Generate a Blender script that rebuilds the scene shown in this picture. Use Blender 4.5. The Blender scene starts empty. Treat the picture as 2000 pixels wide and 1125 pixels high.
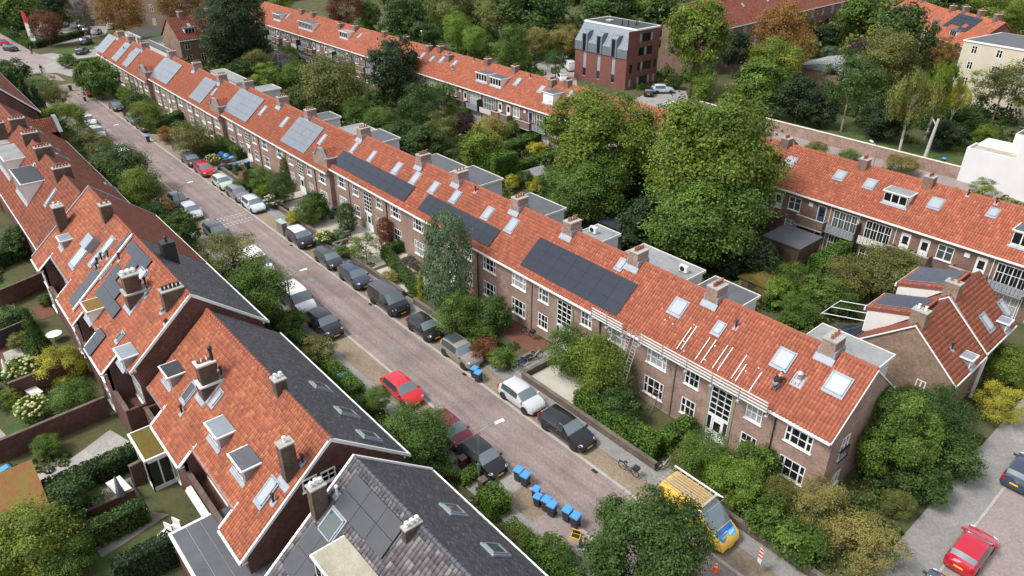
import bpy, math, random
import numpy as np
from mathutils import Vector, Matrix
random.seed(7); RNG = np.random.default_rng(11)
SC = bpy.context.scene
COL = SC.collection
# ------------------------------------------------------------------ camera
FPX = 1413.6
PITCH, ROLL, YAW = [math.radians(a) for a in (29.5812, -0.2969, 139.011)]
CAM = np.array([0.0, 0.0, 36.3])
fw = np.array([math.cos(YAW)*math.cos(PITCH), math.sin(YAW)*math.cos(PITCH), -math.sin(PITCH)])
rt = np.array([math.sin(YAW), -math.cos(YAW), 0.0]); dn = np.cross(fw, rt)
RT = math.cos(ROLL)*rt + math.sin(ROLL)*dn
DN = -math.sin(ROLL)*rt + math.cos(ROLL)*dn
cam_data = bpy.data.cameras.new('camera')
cam_data.sensor_fit = 'HORIZONTAL'; cam_data.sensor_width = 36.0
cam_data.lens = 36.0*FPX/2000.0
cam_data.clip_start = 0.5; cam_data.clip_end = 3000.0
cam = bpy.data.objects.new('camera', cam_data); COL.objects.link(cam)
cam.matrix_world = Matrix(((RT[0], -DN[0], -fw[0], CAM[0]), (RT[1], -DN[1], -fw[1], CAM[1]), (RT[2], -DN[2], -fw[2], CAM[2]), (0, 0, 0, 1)))
SC.camera = cam
# ------------------------------------------------------------------ light
SUN_EL, SUN_AZ = math.radians(54), math.radians(250)      # azimuth of the sun in the xy plane, from +x
w = bpy.data.worlds.new('World'); SC.world = w; w.use_nodes = True
nt = w.node_tree; nt.nodes.clear()
wo = nt.nodes.new('ShaderNodeOutputWorld'); bg = nt.nodes.new('ShaderNodeBackground')
sky = nt.nodes.new('ShaderNodeTexSky'); sky.sky_type = 'NISHITA'; sky.sun_disc = False
sky.sun_elevation = SUN_EL; sky.sun_rotation = math.pi/2 - SUN_AZ
sky.air_density = 1.0; sky.dust_density = 2.0; sky.ozone_density = 1.0
hs = nt.nodes.new('ShaderNodeHueSaturation'); hs.inputs['Saturation'].default_value = 0.3
nt.links.new(sky.outputs['Color'], hs.inputs['Color']); nt.links.new(hs.outputs['Color'], bg.inputs['Color'])
bg.inputs['Strength'].default_value = 0.13
nt.links.new(bg.outputs['Background'], wo.inputs['Surface'])
sun = bpy.data.lights.new('sun', 'SUN'); sun.energy = 1.5; sun.angle = math.radians(13); sun.color = (1.0, 0.955, 0.9)
sun_ob = bpy.data.objects.new('sun', sun); COL.objects.link(sun_ob)
sd = Vector((math.cos(SUN_AZ)*math.cos(SUN_EL), math.sin(SUN_AZ)*math.cos(SUN_EL), math.sin(SUN_EL)))
sun_ob.rotation_euler = sd.to_track_quat('Z', 'Y').to_euler()
vs = SC.view_settings; vs.view_transform = 'Standard'; vs.look = 'None'; vs.gamma = 1.0; vs.exposure = 1.1; vs.use_curve_mapping = False
SC.cycles.max_bounces = 5; SC.cycles.diffuse_bounces = 3; SC.cycles.glossy_bounces = 2; SC.cycles.transmission_bounces = 2
SC.cycles.use_denoising = True
# ------------------------------------------------------------------ photograph geometry: pixel -> place in the world
def ray(px, py):
    return RT*((px-1000)/FPX) + DN*((py-562.5)/FPX) + fw
def at(px, py, z=0.0):
    v = ray(px, py); return CAM + v*((z-CAM[2])/v[2])
def on_plane(px, py, O, N):
    v = ray(px, py); return CAM + v*(np.dot(np.asarray(O)-CAM, N)/np.dot(v, N))
def depth(P): return float(np.dot(np.asarray(P)-CAM, fw))
# ------------------------------------------------------------------ things, parts, meshes
def empty(name, loc=(0, 0, 0), rz=0.0):
    o = bpy.data.objects.new(name, None); o.empty_display_size = 0.3
    o.location = loc; o.rotation_euler = (0, 0, rz); COL.objects.link(o); return o
def tag(o, label=None, cat=None, group=None, kind=None):
    if label: o['label'] = label
    if cat: o['category'] = cat
    if group: o['group'] = group
    if kind: o['kind'] = kind
    return o
def link(name, me, parent=None, loc=None, rot=None, scale=None):
    o = bpy.data.objects.new(name, me); COL.objects.link(o)
    if parent is not None: o.parent = parent
    if loc is not None: o.location = loc
    if rot is not None: o.rotation_euler = rot
    if scale is not None: o.scale = scale
    return o
def copy_tree(o, parent=None):
    c = o.copy(); COL.objects.link(c)
    if parent is not None: c.parent = parent
    for ch in list(o.children): copy_tree(ch, c)
    return c
SPLIT = {'flashing', 'cheek', 'side_light', 'fascia', 'balcony_edge', 'parapet', 'gable', 'chimney_cap', 'gutter', 'pane', 'legs', 'case_body', 'roof', 'verge_capping', 'stile', 'foot', 'lid'}
class MB:
    """collects shapes for ONE mesh object"""
    def __init__(s): s.v = []; s.f = []; s.m = []
    def add(s, vs, fs, mi=0):
        b = len(s.v); s.v.extend([tuple(map(float, p)) for p in vs])
        s.f.extend([tuple(b+i for i in f) for f in fs]); s.m.extend([mi]*len(fs)); return s
    def box(s, x0, x1, y0, y1, z0, z1, mi=0):
        return s.add([(x0,y0,z0),(x1,y0,z0),(x1,y1,z0),(x0,y1,z0),(x0,y0,z1),(x1,y0,z1),(x1,y1,z1),(x0,y1,z1)],
                     [(3,2,1,0),(4,5,6,7),(0,1,5,4),(1,2,6,5),(2,3,7,6),(3,0,4,7)], mi)
    def obox(s, O, A, B, Cc, a, b, c, mi=0):
        O, A, B, Cc = [np.asarray(q, float) for q in (O, A, B, Cc)]
        vs = [O + A*p + B*q + Cc*r for r in c for (p, q) in ((a[0],b[0]),(a[1],b[0]),(a[1],b[1]),(a[0],b[1]))]
        return s.add(vs, [(3,2,1,0),(4,5,6,7),(0,1,5,4),(1,2,6,5),(2,3,7,6),(3,0,4,7)], mi)
    def quad(s, a, b, c, d, mi=0): return s.add([a, b, c, d], [(0,1,2,3)], mi)
    def poly(s, pts, mi=0): return s.add(pts, [tuple(range(len(pts)))], mi)
    def prism(s, pts, d, mi=0):
        pts = [np.asarray(p, float) for p in pts]; d = np.asarray(d, float); n = len(pts)
        vs = pts + [p+d for p in pts]
        return s.add(vs, [tuple(range(n))[::-1], tuple(range(n, 2*n))] + [(i, (i+1) % n, n+(i+1) % n, n+i) for i in range(n)], mi)
    def cyl(s, p0, p1, r0, r1=None, n=8, mi=0, caps=True):
        r1 = r0 if r1 is None else r1
        p0, p1 = np.asarray(p0, float), np.asarray(p1, float); d = p1-p0; d = d/(np.linalg.norm(d)+1e-9)
        a = np.cross(d, (0, 0, 1.0));
        if np.linalg.norm(a) < 1e-3: a = np.cross(d, (0, 1.0, 0))
        a /= np.linalg.norm(a); b = np.cross(d, a)
        vs = []
        for p, r in ((p0, r0), (p1, r1)):
            for i in range(n):
                t = 2*math.pi*i/n; vs.append(p + (a*math.cos(t)+b*math.sin(t))*r)
        fs = [(i, (i+1) % n, n+(i+1) % n, n+i) for i in range(n)]
        if caps: fs += [tuple(range(n))[::-1], tuple(range(n, 2*n))]
        return s.add(vs, fs, mi)
    def tube(s, pts, r, n=6, mi=0):
        for i in range(len(pts)-1):
            ra, rb = (r, r) if np.isscalar(r) else (r[i], r[i+1])
            s.cyl(pts[i], pts[i+1], ra, rb, n, mi)
        return s
    def lathe(s, prof, c=(0, 0, 0), n=12, mi=0):
        vs = []; c = np.asarray(c, float)
        for r, z in prof:
            for i in range(n):
                t = 2*math.pi*i/n; vs.append(c + (r*math.cos(t), r*math.sin(t), z))
        fs = []
        for k in range(len(prof)-1):
            for i in range(n): fs.append((k*n+i, k*n+(i+1) % n, (k+1)*n+(i+1) % n, (k+1)*n+i))
        fs.append(tuple(range(n))[::-1]); fs.append(tuple((len(prof)-1)*n+i for i in range(n)))
        return s.add(vs, fs, mi)
    def torus(s, c, R, r, axis='y', n=18, k=6, mi=0):
        vs = []
        for i in range(n):
            t = 2*math.pi*i/n
            for j in range(k):
                u = 2*math.pi*j/k; q = R + r*math.cos(u); h = r*math.sin(u)
                p = (q*math.cos(t), h, q*math.sin(t)) if axis == 'y' else (q*math.cos(t), q*math.sin(t), h)
                vs.append((c[0]+p[0], c[1]+p[1], c[2]+p[2]))
        fs = [(i*k+j, ((i+1) % n)*k+j, ((i+1) % n)*k+(j+1) % k, i*k+(j+1) % k) for i in range(n) for j in range(k)]
        return s.add(vs, fs, mi)
    def mesh(s, name, mats, smooth=False, org=None):
        me = bpy.data.meshes.new(name)
        v = s.v if org is None else [(p[0]-org[0], p[1]-org[1], p[2]-org[2]) for p in s.v]
        me.from_pydata(v, [], s.f)
        for m in (mats if isinstance(mats, (list, tuple)) else [mats]): me.materials.append(m)
        if len(me.polygons): me.polygons.foreach_set('material_index', s.m)
        if smooth: me.polygons.foreach_set('use_smooth', [True]*len(me.polygons))
        me.update(); return me
    def build(s, name, mats, parent=None, org=None, smooth=False, loc=None, rot=None):
        if name in SPLIT and parent is not None and len(s.f) >= 12:      # separate pieces become separate parts
            grp = list(range(len(s.v)))
            def root(i):
                while grp[i] != i: grp[i] = grp[grp[i]]; i = grp[i]
                return i
            for f in s.f:
                for q in f[1:]: grp[root(q)] = root(f[0])
            ids = sorted(set(root(f[0]) for f in s.f))
            if 1 < len(ids) < 9:
                out = None
                for r in ids:
                    p = MB(); used = sorted(set(q for f in s.f if root(f[0]) == r for q in f)); ix = {q: k for k, q in enumerate(used)}; p.v = [s.v[q] for q in used]
                    for f, m in zip(s.f, s.m):
                        if root(f[0]) == r: p.f.append(tuple(ix[q] for q in f)); p.m.append(m)
                    o = link(name, p.mesh(name, mats, smooth, org if org is not None or loc is not None else tuple(parent.location)), parent, loc, rot); out = out or o
                return out
        if org is None and parent is not None and loc is None: org = tuple(parent.location)
        return link(name, s.mesh(name, mats, smooth, org), parent, loc, rot)
def np_mesh(name, V, F, mat, tone=None, smooth=False):
    """big mesh from arrays: V (n,3), F (m,k); tone per face -> attribute"""
    me = bpy.data.meshes.new(name); n, (m, k) = len(V), F.shape
    me.vertices.add(n); me.vertices.foreach_set('co', np.ascontiguousarray(V, np.float32).ravel())
    me.loops.add(m*k); me.loops.foreach_set('vertex_index', np.ascontiguousarray(F, np.int32).ravel())
    me.polygons.add(m); me.polygons.foreach_set('loop_start', np.arange(0, m*k, k, dtype=np.int32))
    try: me.polygons.foreach_set('loop_total', np.full(m, k, np.int32))
    except Exception: pass
    me.materials.append(mat)
    if tone is not None:
        a = me.attributes.new('tone', 'FLOAT', 'FACE'); a.data.foreach_set('value', np.ascontiguousarray(tone, np.float32))
    me.update(calc_edges=True)
    if smooth: me.polygons.foreach_set('use_smooth', np.ones(m, bool))
    return me
# ------------------------------------------------------------------ materials (all procedural)
MATS = {}
def newmat(name):
    m = bpy.data.materials.new(name); m.use_nodes = True; t = m.node_tree; t.nodes.clear()
    o = t.nodes.new('ShaderNodeOutputMaterial'); b = t.nodes.new('ShaderNodeBsdfPrincipled'); t.links.new(b.outputs[0], o.inputs[0])
    MATS[name] = m; return m, t, b
def nd(t, typ, **kw):
    n = t.nodes.new(typ)
    for k, v in kw.items():
        if k in n.inputs.keys() if hasattr(n.inputs, 'keys') else False: n.inputs[k].default_value = v
        else: setattr(n, k, v)
    return n
def rgb(c): return (c[0], c[1], c[2], 1.0)
def ramp(t, stops):
    r = t.nodes.new('ShaderNodeValToRGB'); e = r.color_ramp.elements
    while len(e) < len(stops): e.new(0.5)
    for i, (p, c) in enumerate(stops): e[i].position = p; e[i].color = rgb(c)
    return r
def noise(t, vec, scale, detail=3.0, rough=0.6):
    n = t.nodes.new('ShaderNodeTexNoise'); n.inputs['Scale'].default_value = scale; n.inputs['Detail'].default_value = detail; n.inputs['Roughness'].default_value = rough
    if vec is not None: t.links.new(vec, n.inputs['Vector'])
    return n
def mixc(t, fac, a, b, mode='MIX'):
    m = t.nodes.new('ShaderNodeMix'); m.data_type = 'RGBA'; m.blend_type = mode
    for s, k in ((fac, 0), (a, 6), (b, 7)):
        if isinstance(s, (int, float)): m.inputs[k].default_value = s
        elif isinstance(s, tuple): m.inputs[k].default_value = rgb(s)
        else: t.links.new(s, m.inputs[k])
    return m.outputs[2]
def bump(t, b, h, strength=0.3, dist=0.02):
    n = t.nodes.new('ShaderNodeBump'); n.inputs['Strength'].default_value = strength; n.inputs['Distance'].default_value = dist
    t.links.new(h, n.inputs['Height']); t.links.new(n.outputs[0], b.inputs['Normal'])
def pos(t): return t.nodes.new('ShaderNodeNewGeometry').outputs['Position']
def plain(name, c, rough=0.6, var=0.15, scale=1.5, metal=0.0, spec=0.5, coat=0.0):
    m, t, b = newmat(name)
    n = noise(t, pos(t), scale, 4)
    n2 = noise(t, pos(t), scale*9, 2)
    r = ramp(t, [(0.3, tuple(x*(1-var) for x in c)), (0.7, tuple(min(1, x*(1+var)) for x in c))])
    mx = t.nodes.new('ShaderNodeMath'); mx.operation = 'MULTIPLY_ADD'; mx.inputs[1].default_value = 0.35
    t.links.new(n2.outputs[0], mx.inputs[0]); 
    mm = t.nodes.new('ShaderNodeMath'); mm.operation = 'MULTIPLY'; mm.inputs[1].default_value = 0.65
    t.links.new(n.outputs[0], mm.inputs[0]); t.links.new(mm.outputs[0], mx.inputs[2])
    t.links.new(mx.outputs[0], r.inputs[0]); t.links.new(r.outputs[0], b.inputs['Base Color'])
    b.inputs['Roughness'].default_value = rough; b.inputs['Metallic'].default_value = metal
    b.inputs['Specular IOR Level'].default_value = spec; b.inputs['Coat Weight'].default_value = coat
    b.inputs['Coat Roughness'].default_value = 0.05
    return m
def solid(name, c, rough=0.4, metal=0.0, spec=0.5, coat=0.0):
    m, t, b = newmat(name); b.inputs['Base Color'].default_value = rgb(c); b.inputs['Roughness'].default_value = rough
    b.inputs['Metallic'].default_value = metal; b.inputs['Specular IOR Level'].default_value = spec; b.inputs['Coat Weight'].default_value = coat; b.inputs['Coat Roughness'].default_value = 0.04
    return m
def brickmat(name, c1, c2, mortar, bw=0.22, bh=0.068, stain=0.35):
    m, t, b = newmat(name); P = pos(t)
    sx = t.nodes.new('ShaderNodeSeparateXYZ'); t.links.new(P, sx.inputs[0])
    ad = t.nodes.new('ShaderNodeMath'); ad.operation = 'ADD'; t.links.new(sx.outputs[0], ad.inputs[0]); t.links.new(sx.outputs[1], ad.inputs[1])
    cb = t.nodes.new('ShaderNodeCombineXYZ'); t.links.new(ad.outputs[0], cb.inputs[0]); t.links.new(sx.outputs[2], cb.inputs[1])
    br = t.nodes.new('ShaderNodeTexBrick'); t.links.new(cb.outputs[0], br.inputs['Vector'])
    br.inputs['Scale'].default_value = 1.0; br.inputs['Brick Width'].default_value = bw; br.inputs['Row Height'].default_value = bh
    br.inputs['Mortar Size'].default_value = 0.006; br.inputs['Bias'].default_value = 0.0
    br.inputs['Color1'].default_value = rgb(c1); br.inputs['Color2'].default_value = rgb(c2); br.inputs['Mortar'].default_value = rgb(mortar)
    n = noise(t, P, 0.8, 5, 0.65); n2 = noise(t, P, 7.0, 3)
    r1 = ramp(t, [(0.3, (1-stain,)*3), (0.7, (1.12, 1.1, 1.08))]); t.links.new(n.outputs[0], r1.inputs[0])
    r2 = ramp(t, [(0.3, (0.75,)*3), (0.7, (1.2,)*3)]); t.links.new(n2.outputs[0], r2.inputs[0])
    c = mixc(t, 1.0, br.outputs[0], r1.outputs[0], 'MULTIPLY'); c = mixc(t, 1.0, c, r2.outputs[0], 'MULTIPLY')
    t.links.new(c, b.inputs['Base Color']); b.inputs['Roughness'].default_value = 0.9; b.inputs['Specular IOR Level'].default_value = 0.2
    bump(t, b, br.outputs['Fac'], -0.25, 0.01)
    return m
def tilemat(name, stops, use_obj=False, dark=(0.05, 0.035, 0.03), stain=0.55, moss=None, rough=0.8):
    """roof tile: colour by the tile's own random tone, soot and lichen by noise"""
    m, t, b = newmat(name); P = pos(t)
    if use_obj: tone = t.nodes.new('ShaderNodeObjectInfo').outputs['Random']
    else:
        a = t.nodes.new('ShaderNodeAttribute'); a.attribute_name = 'tone'; tone = a.outputs['Fac']
    r = ramp(t, stops); t.links.new(tone, r.inputs[0])
    n = noise(t, P, 0.45, 5, 0.7); n3 = noise(t, P, 3.5, 4, 0.7)
    s = t.nodes.new('ShaderNodeMath'); s.operation = 'MULTIPLY'; t.links.new(n.outputs[0], s.inputs[0]); t.links.new(n3.outputs[0], s.inputs[1])
    rr = ramp(t, [(0.22, (0, 0, 0)), (0.42, (stain,)*3)]); t.links.new(s.outputs[0], rr.inputs[0])
    c = mixc(t, rr.outputs[0], r.outputs[0], dark)
    n4 = noise(t, P, 14.0, 3); r4 = ramp(t, [(0.3, (0.78,)*3), (0.7, (1.18,)*3)]); t.links.new(n4.outputs[0], r4.inputs[0])
    c = mixc(t, 1.0, c, r4.outputs[0], 'MULTIPLY')
    if moss:
        n5 = noise(t, P, 5.0, 4, 0.7); r5 = ramp(t, [(0.62, (0, 0, 0)), (0.72, (0.6,)*3)]); t.links.new(n5.outputs[0], r5.inputs[0])
        c = mixc(t, r5.outputs[0], c, moss)
    t.links.new(c, b.inputs['Base Color']); b.inputs['Roughness'].default_value = rough; b.inputs['Specular IOR Level'].default_value = 0.3
    return m
def pavemat(name, c1, c2, mortar, bw, bh, var=0.25, rot=0.0, msize=0.008, scale=1.0, streak=0.0):
    m, t, b = newmat(name); P = pos(t)
    mp = t.nodes.new('ShaderNodeMapping'); mp.inputs['Rotation'].default_value = (0, 0, rot); t.links.new(P, mp.inputs[0])
    br = t.nodes.new('ShaderNodeTexBrick'); t.links.new(mp.outputs[0], br.inputs['Vector'])
    br.inputs['Scale'].default_value = scale; br.inputs['Brick Width'].default_value = bw; br.inputs['Row Height'].default_value = bh; br.inputs['Mortar Size'].default_value = msize
    br.inputs['Color1'].default_value = rgb(c1); br.inputs['Color2'].default_value = rgb(c2); br.inputs['Mortar'].default_value = rgb(mortar)
    n = noise(t, P, 0.35, 5, 0.65); r1 = ramp(t, [(0.3, (1-var,)*3), (0.7, (1+var,)*3)]); t.links.new(n.outputs[0], r1.inputs[0])
    n2 = noise(t, P, 5.0, 4, 0.7); r2 = ramp(t, [(0.3, (0.8,)*3), (0.7, (1.18,)*3)]); t.links.new(n2.outputs[0], r2.inputs[0])
    c = mixc(t, 1.0, br.outputs[0], r1.outputs[0], 'MULTIPLY'); c = mixc(t, 1.0, c, r2.outputs[0], 'MULTIPLY')
    if streak:
        mp2 = t.nodes.new('ShaderNodeMapping'); mp2.inputs['Scale'].default_value = (0.06, 1.6, 1.0); t.links.new(P, mp2.inputs[0])
        n3 = noise(t, mp2.outputs[0], 1.0, 4, 0.6); r3 = ramp(t, [(0.35, (1-streak,)*3), (0.65, (1+streak,)*3)]); t.links.new(n3.outputs[0], r3.inputs[0])
        c = mixc(t, 1.0, c, r3.outputs[0], 'MULTIPLY')
    t.links.new(c, b.inputs['Base Color']); b.inputs['Roughness'].default_value = 0.85; b.inputs['Specular IOR Level'].default_value = 0.3
    bump(t, b, br.outputs['Fac'], -0.2, 0.01)
    return m
def groundmat(name, stops, s1=0.4, s2=4.0, b_s=0.5):
    m, t, b = newmat(name); P = pos(t); n = noise(t, P, s1, 5, 0.7); n2 = noise(t, P, s2, 5, 0.75)
    mx = t.nodes.new('ShaderNodeMath'); mx.operation = 'ADD'; t.links.new(n.outputs[0], mx.inputs[0]); t.links.new(n2.outputs[0], mx.inputs[1])
    h = t.nodes.new('ShaderNodeMath'); h.operation = 'MULTIPLY'; h.inputs[1].default_value = 0.5; t.links.new(mx.outputs[0], h.inputs[0])
    r = ramp(t, stops); t.links.new(h.outputs[0], r.inputs[0]); t.links.new(r.outputs[0], b.inputs['Base Color'])
    b.inputs['Roughness'].default_value = 0.95; b.inputs['Specular IOR Level'].default_value = 0.15; bump(t, b, n2.outputs[0], b_s, 0.05)
    return m
def leafmat(name, dark, light, odd=None, tr=0.28):
    """leaves: each clump and leaf has its own tone between two greens, object random shifts it"""
    m = bpy.data.materials.new(name); m.use_nodes = True; t = m.node_tree; t.nodes.clear(); MATS[name] = m
    o = t.nodes.new('ShaderNodeOutputMaterial')
    a = t.nodes.new('ShaderNodeAttribute'); a.attribute_name = 'tone'
    stops = [(0.15, dark), (0.85, light)]
    if odd: stops = [(0.1, dark), (0.72, light), (0.92, odd)]
    r = ramp(t, stops); t.links.new(a.outputs['Fac'], r.inputs[0])
    oi = t.nodes.new('ShaderNodeObjectInfo'); rr = ramp(t, [(0, (0.85, 0.88, 0.8)), (1, (1.15, 1.1, 1.05))]); t.links.new(oi.outputs['Random'], rr.inputs[0])
    c = mixc(t, 1.0, r.outputs[0], rr.outputs[0], 'MULTIPLY')
    d = t.nodes.new('ShaderNodeBsdfPrincipled'); d.inputs['Roughness'].default_value = 0.55; d.inputs['Specular IOR Level'].default_value = 0.25
    tl = t.nodes.new('ShaderNodeBsdfTranslucent'); mx = t.nodes.new('ShaderNodeMixShader'); mx.inputs[0].default_value = tr
    t.links.new(c, d.inputs['Base Color']); t.links.new(c, tl.inputs[0]); t.links.new(d.outputs[0], mx.inputs[1]); t.links.new(tl.outputs[0], mx.inputs[2])
    t.links.new(mx.outputs[0], o.inputs[0]); return m
def solarmat(name, c=(0.012, 0.016, 0.026), grid=True, rough=0.16, line=(0.10, 0.11, 0.12)):
    m, t, b = newmat(name); P = pos(t)
    n = noise(t, P, 1.2, 3); r = ramp(t, [(0.3, tuple(x*0.93 for x in c)), (0.7, tuple(x*1.09 for x in c))]); t.links.new(n.outputs[0], r.inputs[0])
    t.links.new(r.outputs[0], b.inputs['Base Color']); b.inputs['Roughness'].default_value = rough; b.inputs['Specular IOR Level'].default_value = 0.2 if name == 'solar_blue' else 0.38
    return m
M = MATS
plain('white_paint', (0.74, 0.74, 0.72), 0.5, 0.07); plain('off_white', (0.62, 0.61, 0.57), 0.6, 0.1)
plain('cream', (0.62, 0.58, 0.46), 0.7, 0.08); plain('stone_beige', (0.25, 0.22, 0.15), 0.8, 0.15)
plain('zinc', (0.27, 0.305, 0.335), 0.45, 0.15, 1.0, metal=0.35); plain('zinc_dark', (0.17, 0.20, 0.225), 0.5, 0.15, 1.0, metal=0.3); plain('lead', (0.25, 0.28, 0.32), 0.55, 0.2, 3.0)
plain('bitumen', (0.085, 0.09, 0.1), 0.8, 0.25, 0.7); plain('bitumen_pale', (0.23, 0.235, 0.235), 0.85, 0.3, 0.7)
plain('bitumen_dark', (0.03, 0.033, 0.04), 0.7, 0.25, 0.7)
plain('concrete', (0.34, 0.33, 0.30), 0.85, 0.2, 1.0); plain('metal_grey', (0.3, 0.3, 0.3), 0.4, 0.1, 2, metal=0.6)
plain('aluminium', (0.62, 0.63, 0.65), 0.35, 0.08, 2, metal=0.7); plain('black_metal', (0.015, 0.015, 0.017), 0.45, 0.2)
plain('black_plastic', (0.02, 0.02, 0.022), 0.5, 0.2); plain('bin_grey', (0.035, 0.037, 0.042), 0.5, 0.15)
plain('bin_blue', (0.07, 0.27, 0.62), 0.4, 0.1); plain('bin_green', (0.04, 0.12, 0.06), 0.5, 0.15); plain('terracotta', (0.26, 0.09, 0.05), 0.8, 0.25, 4)
plain('wood_brown', (0.12, 0.075, 0.045), 0.8, 0.3, 2); plain('wood_grey', (0.2, 0.18, 0.16), 0.85, 0.3, 2); plain('wood_dark', (0.035, 0.03, 0.028), 0.8, 0.3, 2)
plain('bark', (0.07, 0.055, 0.04), 0.95, 0.35, 4); plain('bark_pale', (0.42, 0.40, 0.36), 0.9, 0.35, 3); plain('bark_pine', (0.22, 0.16, 0.11), 0.9, 0.3, 4)
plain('render_white', (0.60, 0.60, 0.60), 0.8, 0.05, 0.6); plain('render_cream', (0.50, 0.45, 0.35), 0.85, 0.08, 0.6)
solid('glass_dark', (0.012, 0.014, 0.016), 0.04, 0, 0.8); solid('glass_curtain', (0.30, 0.32, 0.31), 0.08, 0, 0.7); solid('glass_green', (0.06, 0.08, 0.075), 0.06, 0, 0.8)
solid('glass_sky', (0.30, 0.33, 0.36), 0.06, 0, 1.0)  # skylight panes: blinds and reflected sky mixed into one pale base colour
solid('glass_screen', (0.13, 0.165, 0.18), 0.04, 0, 1.0); solid('glass_car', (0.045, 0.06, 0.066), 0.03, 0, 1.0)  # car glass: reflected sky put into the base colour, palest on the screens
solid('rubber', (0.012, 0.012, 0.012), 0.8); solid('rim', (0.4, 0.4, 0.42), 0.3, 0.8); solid('lamp_clear', (0.75, 0.77, 0.8), 0.1, 0.2); solid('lamp_red', (0.35, 0.01, 0.012), 0.2)
solid('plate_yellow', (0.75, 0.48, 0.02), 0.5); solid('orange', (0.85, 0.13, 0.02), 0.5); solid('signal_red', (0.6, 0.02, 0.03), 0.45); solid('yellow', (0.75, 0.48, 0.03), 0.5)
solid('skin', (0.45, 0.26, 0.18), 0.6); plain('cloth_black', (0.014, 0.014, 0.016), 0.9); plain('cloth_grey', (0.16, 0.17, 0.19), 0.9); plain('cloth_blue', (0.03, 0.05, 0.12), 0.9); plain('hair_dark', (0.015, 0.011, 0.009), 0.8); plain('cloth_pale', (0.42, 0.43, 0.45), 0.9)
solarmat('solar_black', (0.018, 0.024, 0.036), rough=0.1); solarmat('solar_blue', (0.018, 0.024, 0.045), rough=0.1)
solarmat('solar_grey', (0.15, 0.17, 0.195), rough=0.15); solarmat('solar_brown', (0.055, 0.058, 0.066), rough=0.3)
brickmat('brick_pink', (0.36, 0.235, 0.19), (0.27, 0.175, 0.14), (0.32, 0.27, 0.235)); brickmat('brick_dark', (0.145, 0.064, 0.05), (0.10, 0.046, 0.037), (0.125, 0.09, 0.078))
brickmat('brick_red', (0.20, 0.075, 0.062), (0.155, 0.058, 0.05), (0.19, 0.105, 0.09), stain=0.15); brickmat('brick_brown', (0.25, 0.155, 0.12), (0.18, 0.11, 0.085), (0.22, 0.18, 0.155))
brickmat('brick_sooty', (0.155, 0.105, 0.08), (0.10, 0.07, 0.055), (0.12, 0.10, 0.085), stain=.5); brickmat('brick_tan', (0.29, 0.20, 0.14), (0.22, 0.15, 0.11), (0.26, 0.22, 0.18)); brickmat('brick_wall', (0.17, 0.13, 0.105), (0.12, 0.09, 0.075), (0.16, 0.14, 0.12))
OR = [(0.0, (0.285, 0.086, 0.050)), (0.5, (0.345, 0.107, 0.060)), (0.9, (0.395, 0.132, 0.074)), (1.0, (0.44, 0.168, 0.095))]
tilemat('tile_orange', OR, stain=0.55, dark=(0.16, 0.065, 0.04)); tilemat('tile_orange_obj', OR, True, stain=0.55, dark=(0.16, 0.06, 0.035))
RD = [(0.0, (0.20, 0.068, 0.046)), (0.5, (0.25, 0.082, 0.054)), (1.0, (0.30, 0.10, 0.066))]
tilemat('tile_red', RD, stain=0.35, dark=(0.12, 0.045, 0.03))
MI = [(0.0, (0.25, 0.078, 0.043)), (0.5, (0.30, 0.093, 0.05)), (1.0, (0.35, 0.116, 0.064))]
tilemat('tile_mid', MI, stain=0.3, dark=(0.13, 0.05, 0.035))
WE = [(0.0, (0.27, 0.085, 0.050)), (0.35, (0.325, 0.10, 0.054)), (0.75, (0.375, 0.12, 0.06)), (0.94, (0.42, 0.15, 0.072)), (1.0, (0.41, 0.185, 0.09))]
tilemat('tile_weather', WE, stain=0.75, dark=(0.13, 0.055, 0.038)); tilemat('tile_weather_obj', WE, True, stain=0.75, dark=(0.13, 0.055, 0.038))
BR = [(0.0, (0.17, 0.055, 0.035)), (0.5, (0.24, 0.075, 0.045)), (1.0, (0.31, 0.10, 0.055))]
tilemat('tile_brown', BR, stain=0.5, dark=(0.09, 0.045, 0.03))
SL = [(0.0, (0.08, 0.081, 0.092)), (0.5, (0.11, 0.11, 0.123)), (0.85, (0.145, 0.14, 0.155)), (1.0, (0.22, 0.205, 0.205))]
tilemat('slate', SL, stain=0.35, dark=(0.03, 0.03, 0.034), rough=0.6); tilemat('slate_obj', SL, True, stain=0.35, dark=(0.03, 0.03, 0.034), rough=0.6)
GT = [(0.0, (0.075, 0.07, 0.077)), (0.4, (0.11, 0.10, 0.106)), (0.75, (0.15, 0.137, 0.142)), (1.0, (0.235, 0.215, 0.205))]
tilemat('tile_grey', GT, stain=0.35, dark=(0.04, 0.038, 0.04), rough=0.6); tilemat('tile_grey_obj', GT, True, stain=0.35, dark=(0.04, 0.038, 0.04), rough=0.6)
pavemat('road_brick', (0.265, 0.203, 0.188), (0.21, 0.16, 0.148), (0.19, 0.16, 0.15), 0.2, 0.06, 0.2, math.radians(45), 0.008, 1.0, 0.17)
pavemat('road_pink', (0.30, 0.245, 0.23), (0.26, 0.21, 0.20), (0.22, 0.185, 0.175), 0.2, 0.06, 0.14, math.radians(45), 0.008, 1.0, 0.0)
pavemat('cobble_yellow', (0.29, 0.225, 0.15), (0.215, 0.165, 0.115), (0.15, 0.125, 0.1), 0.2, 0.1, 0.22, 0, 0.012)
pavemat('pave_grey', (0.245, 0.24, 0.225), (0.22, 0.215, 0.20), (0.18, 0.175, 0.16), 0.3, 0.3, 0.14, 0, 0.008)
pavemat('pave_light', (0.30, 0.285, 0.265), (0.265, 0.25, 0.235), (0.21, 0.20, 0.185), 0.3, 0.3, 0.14, 0.3, 0.008)
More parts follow.
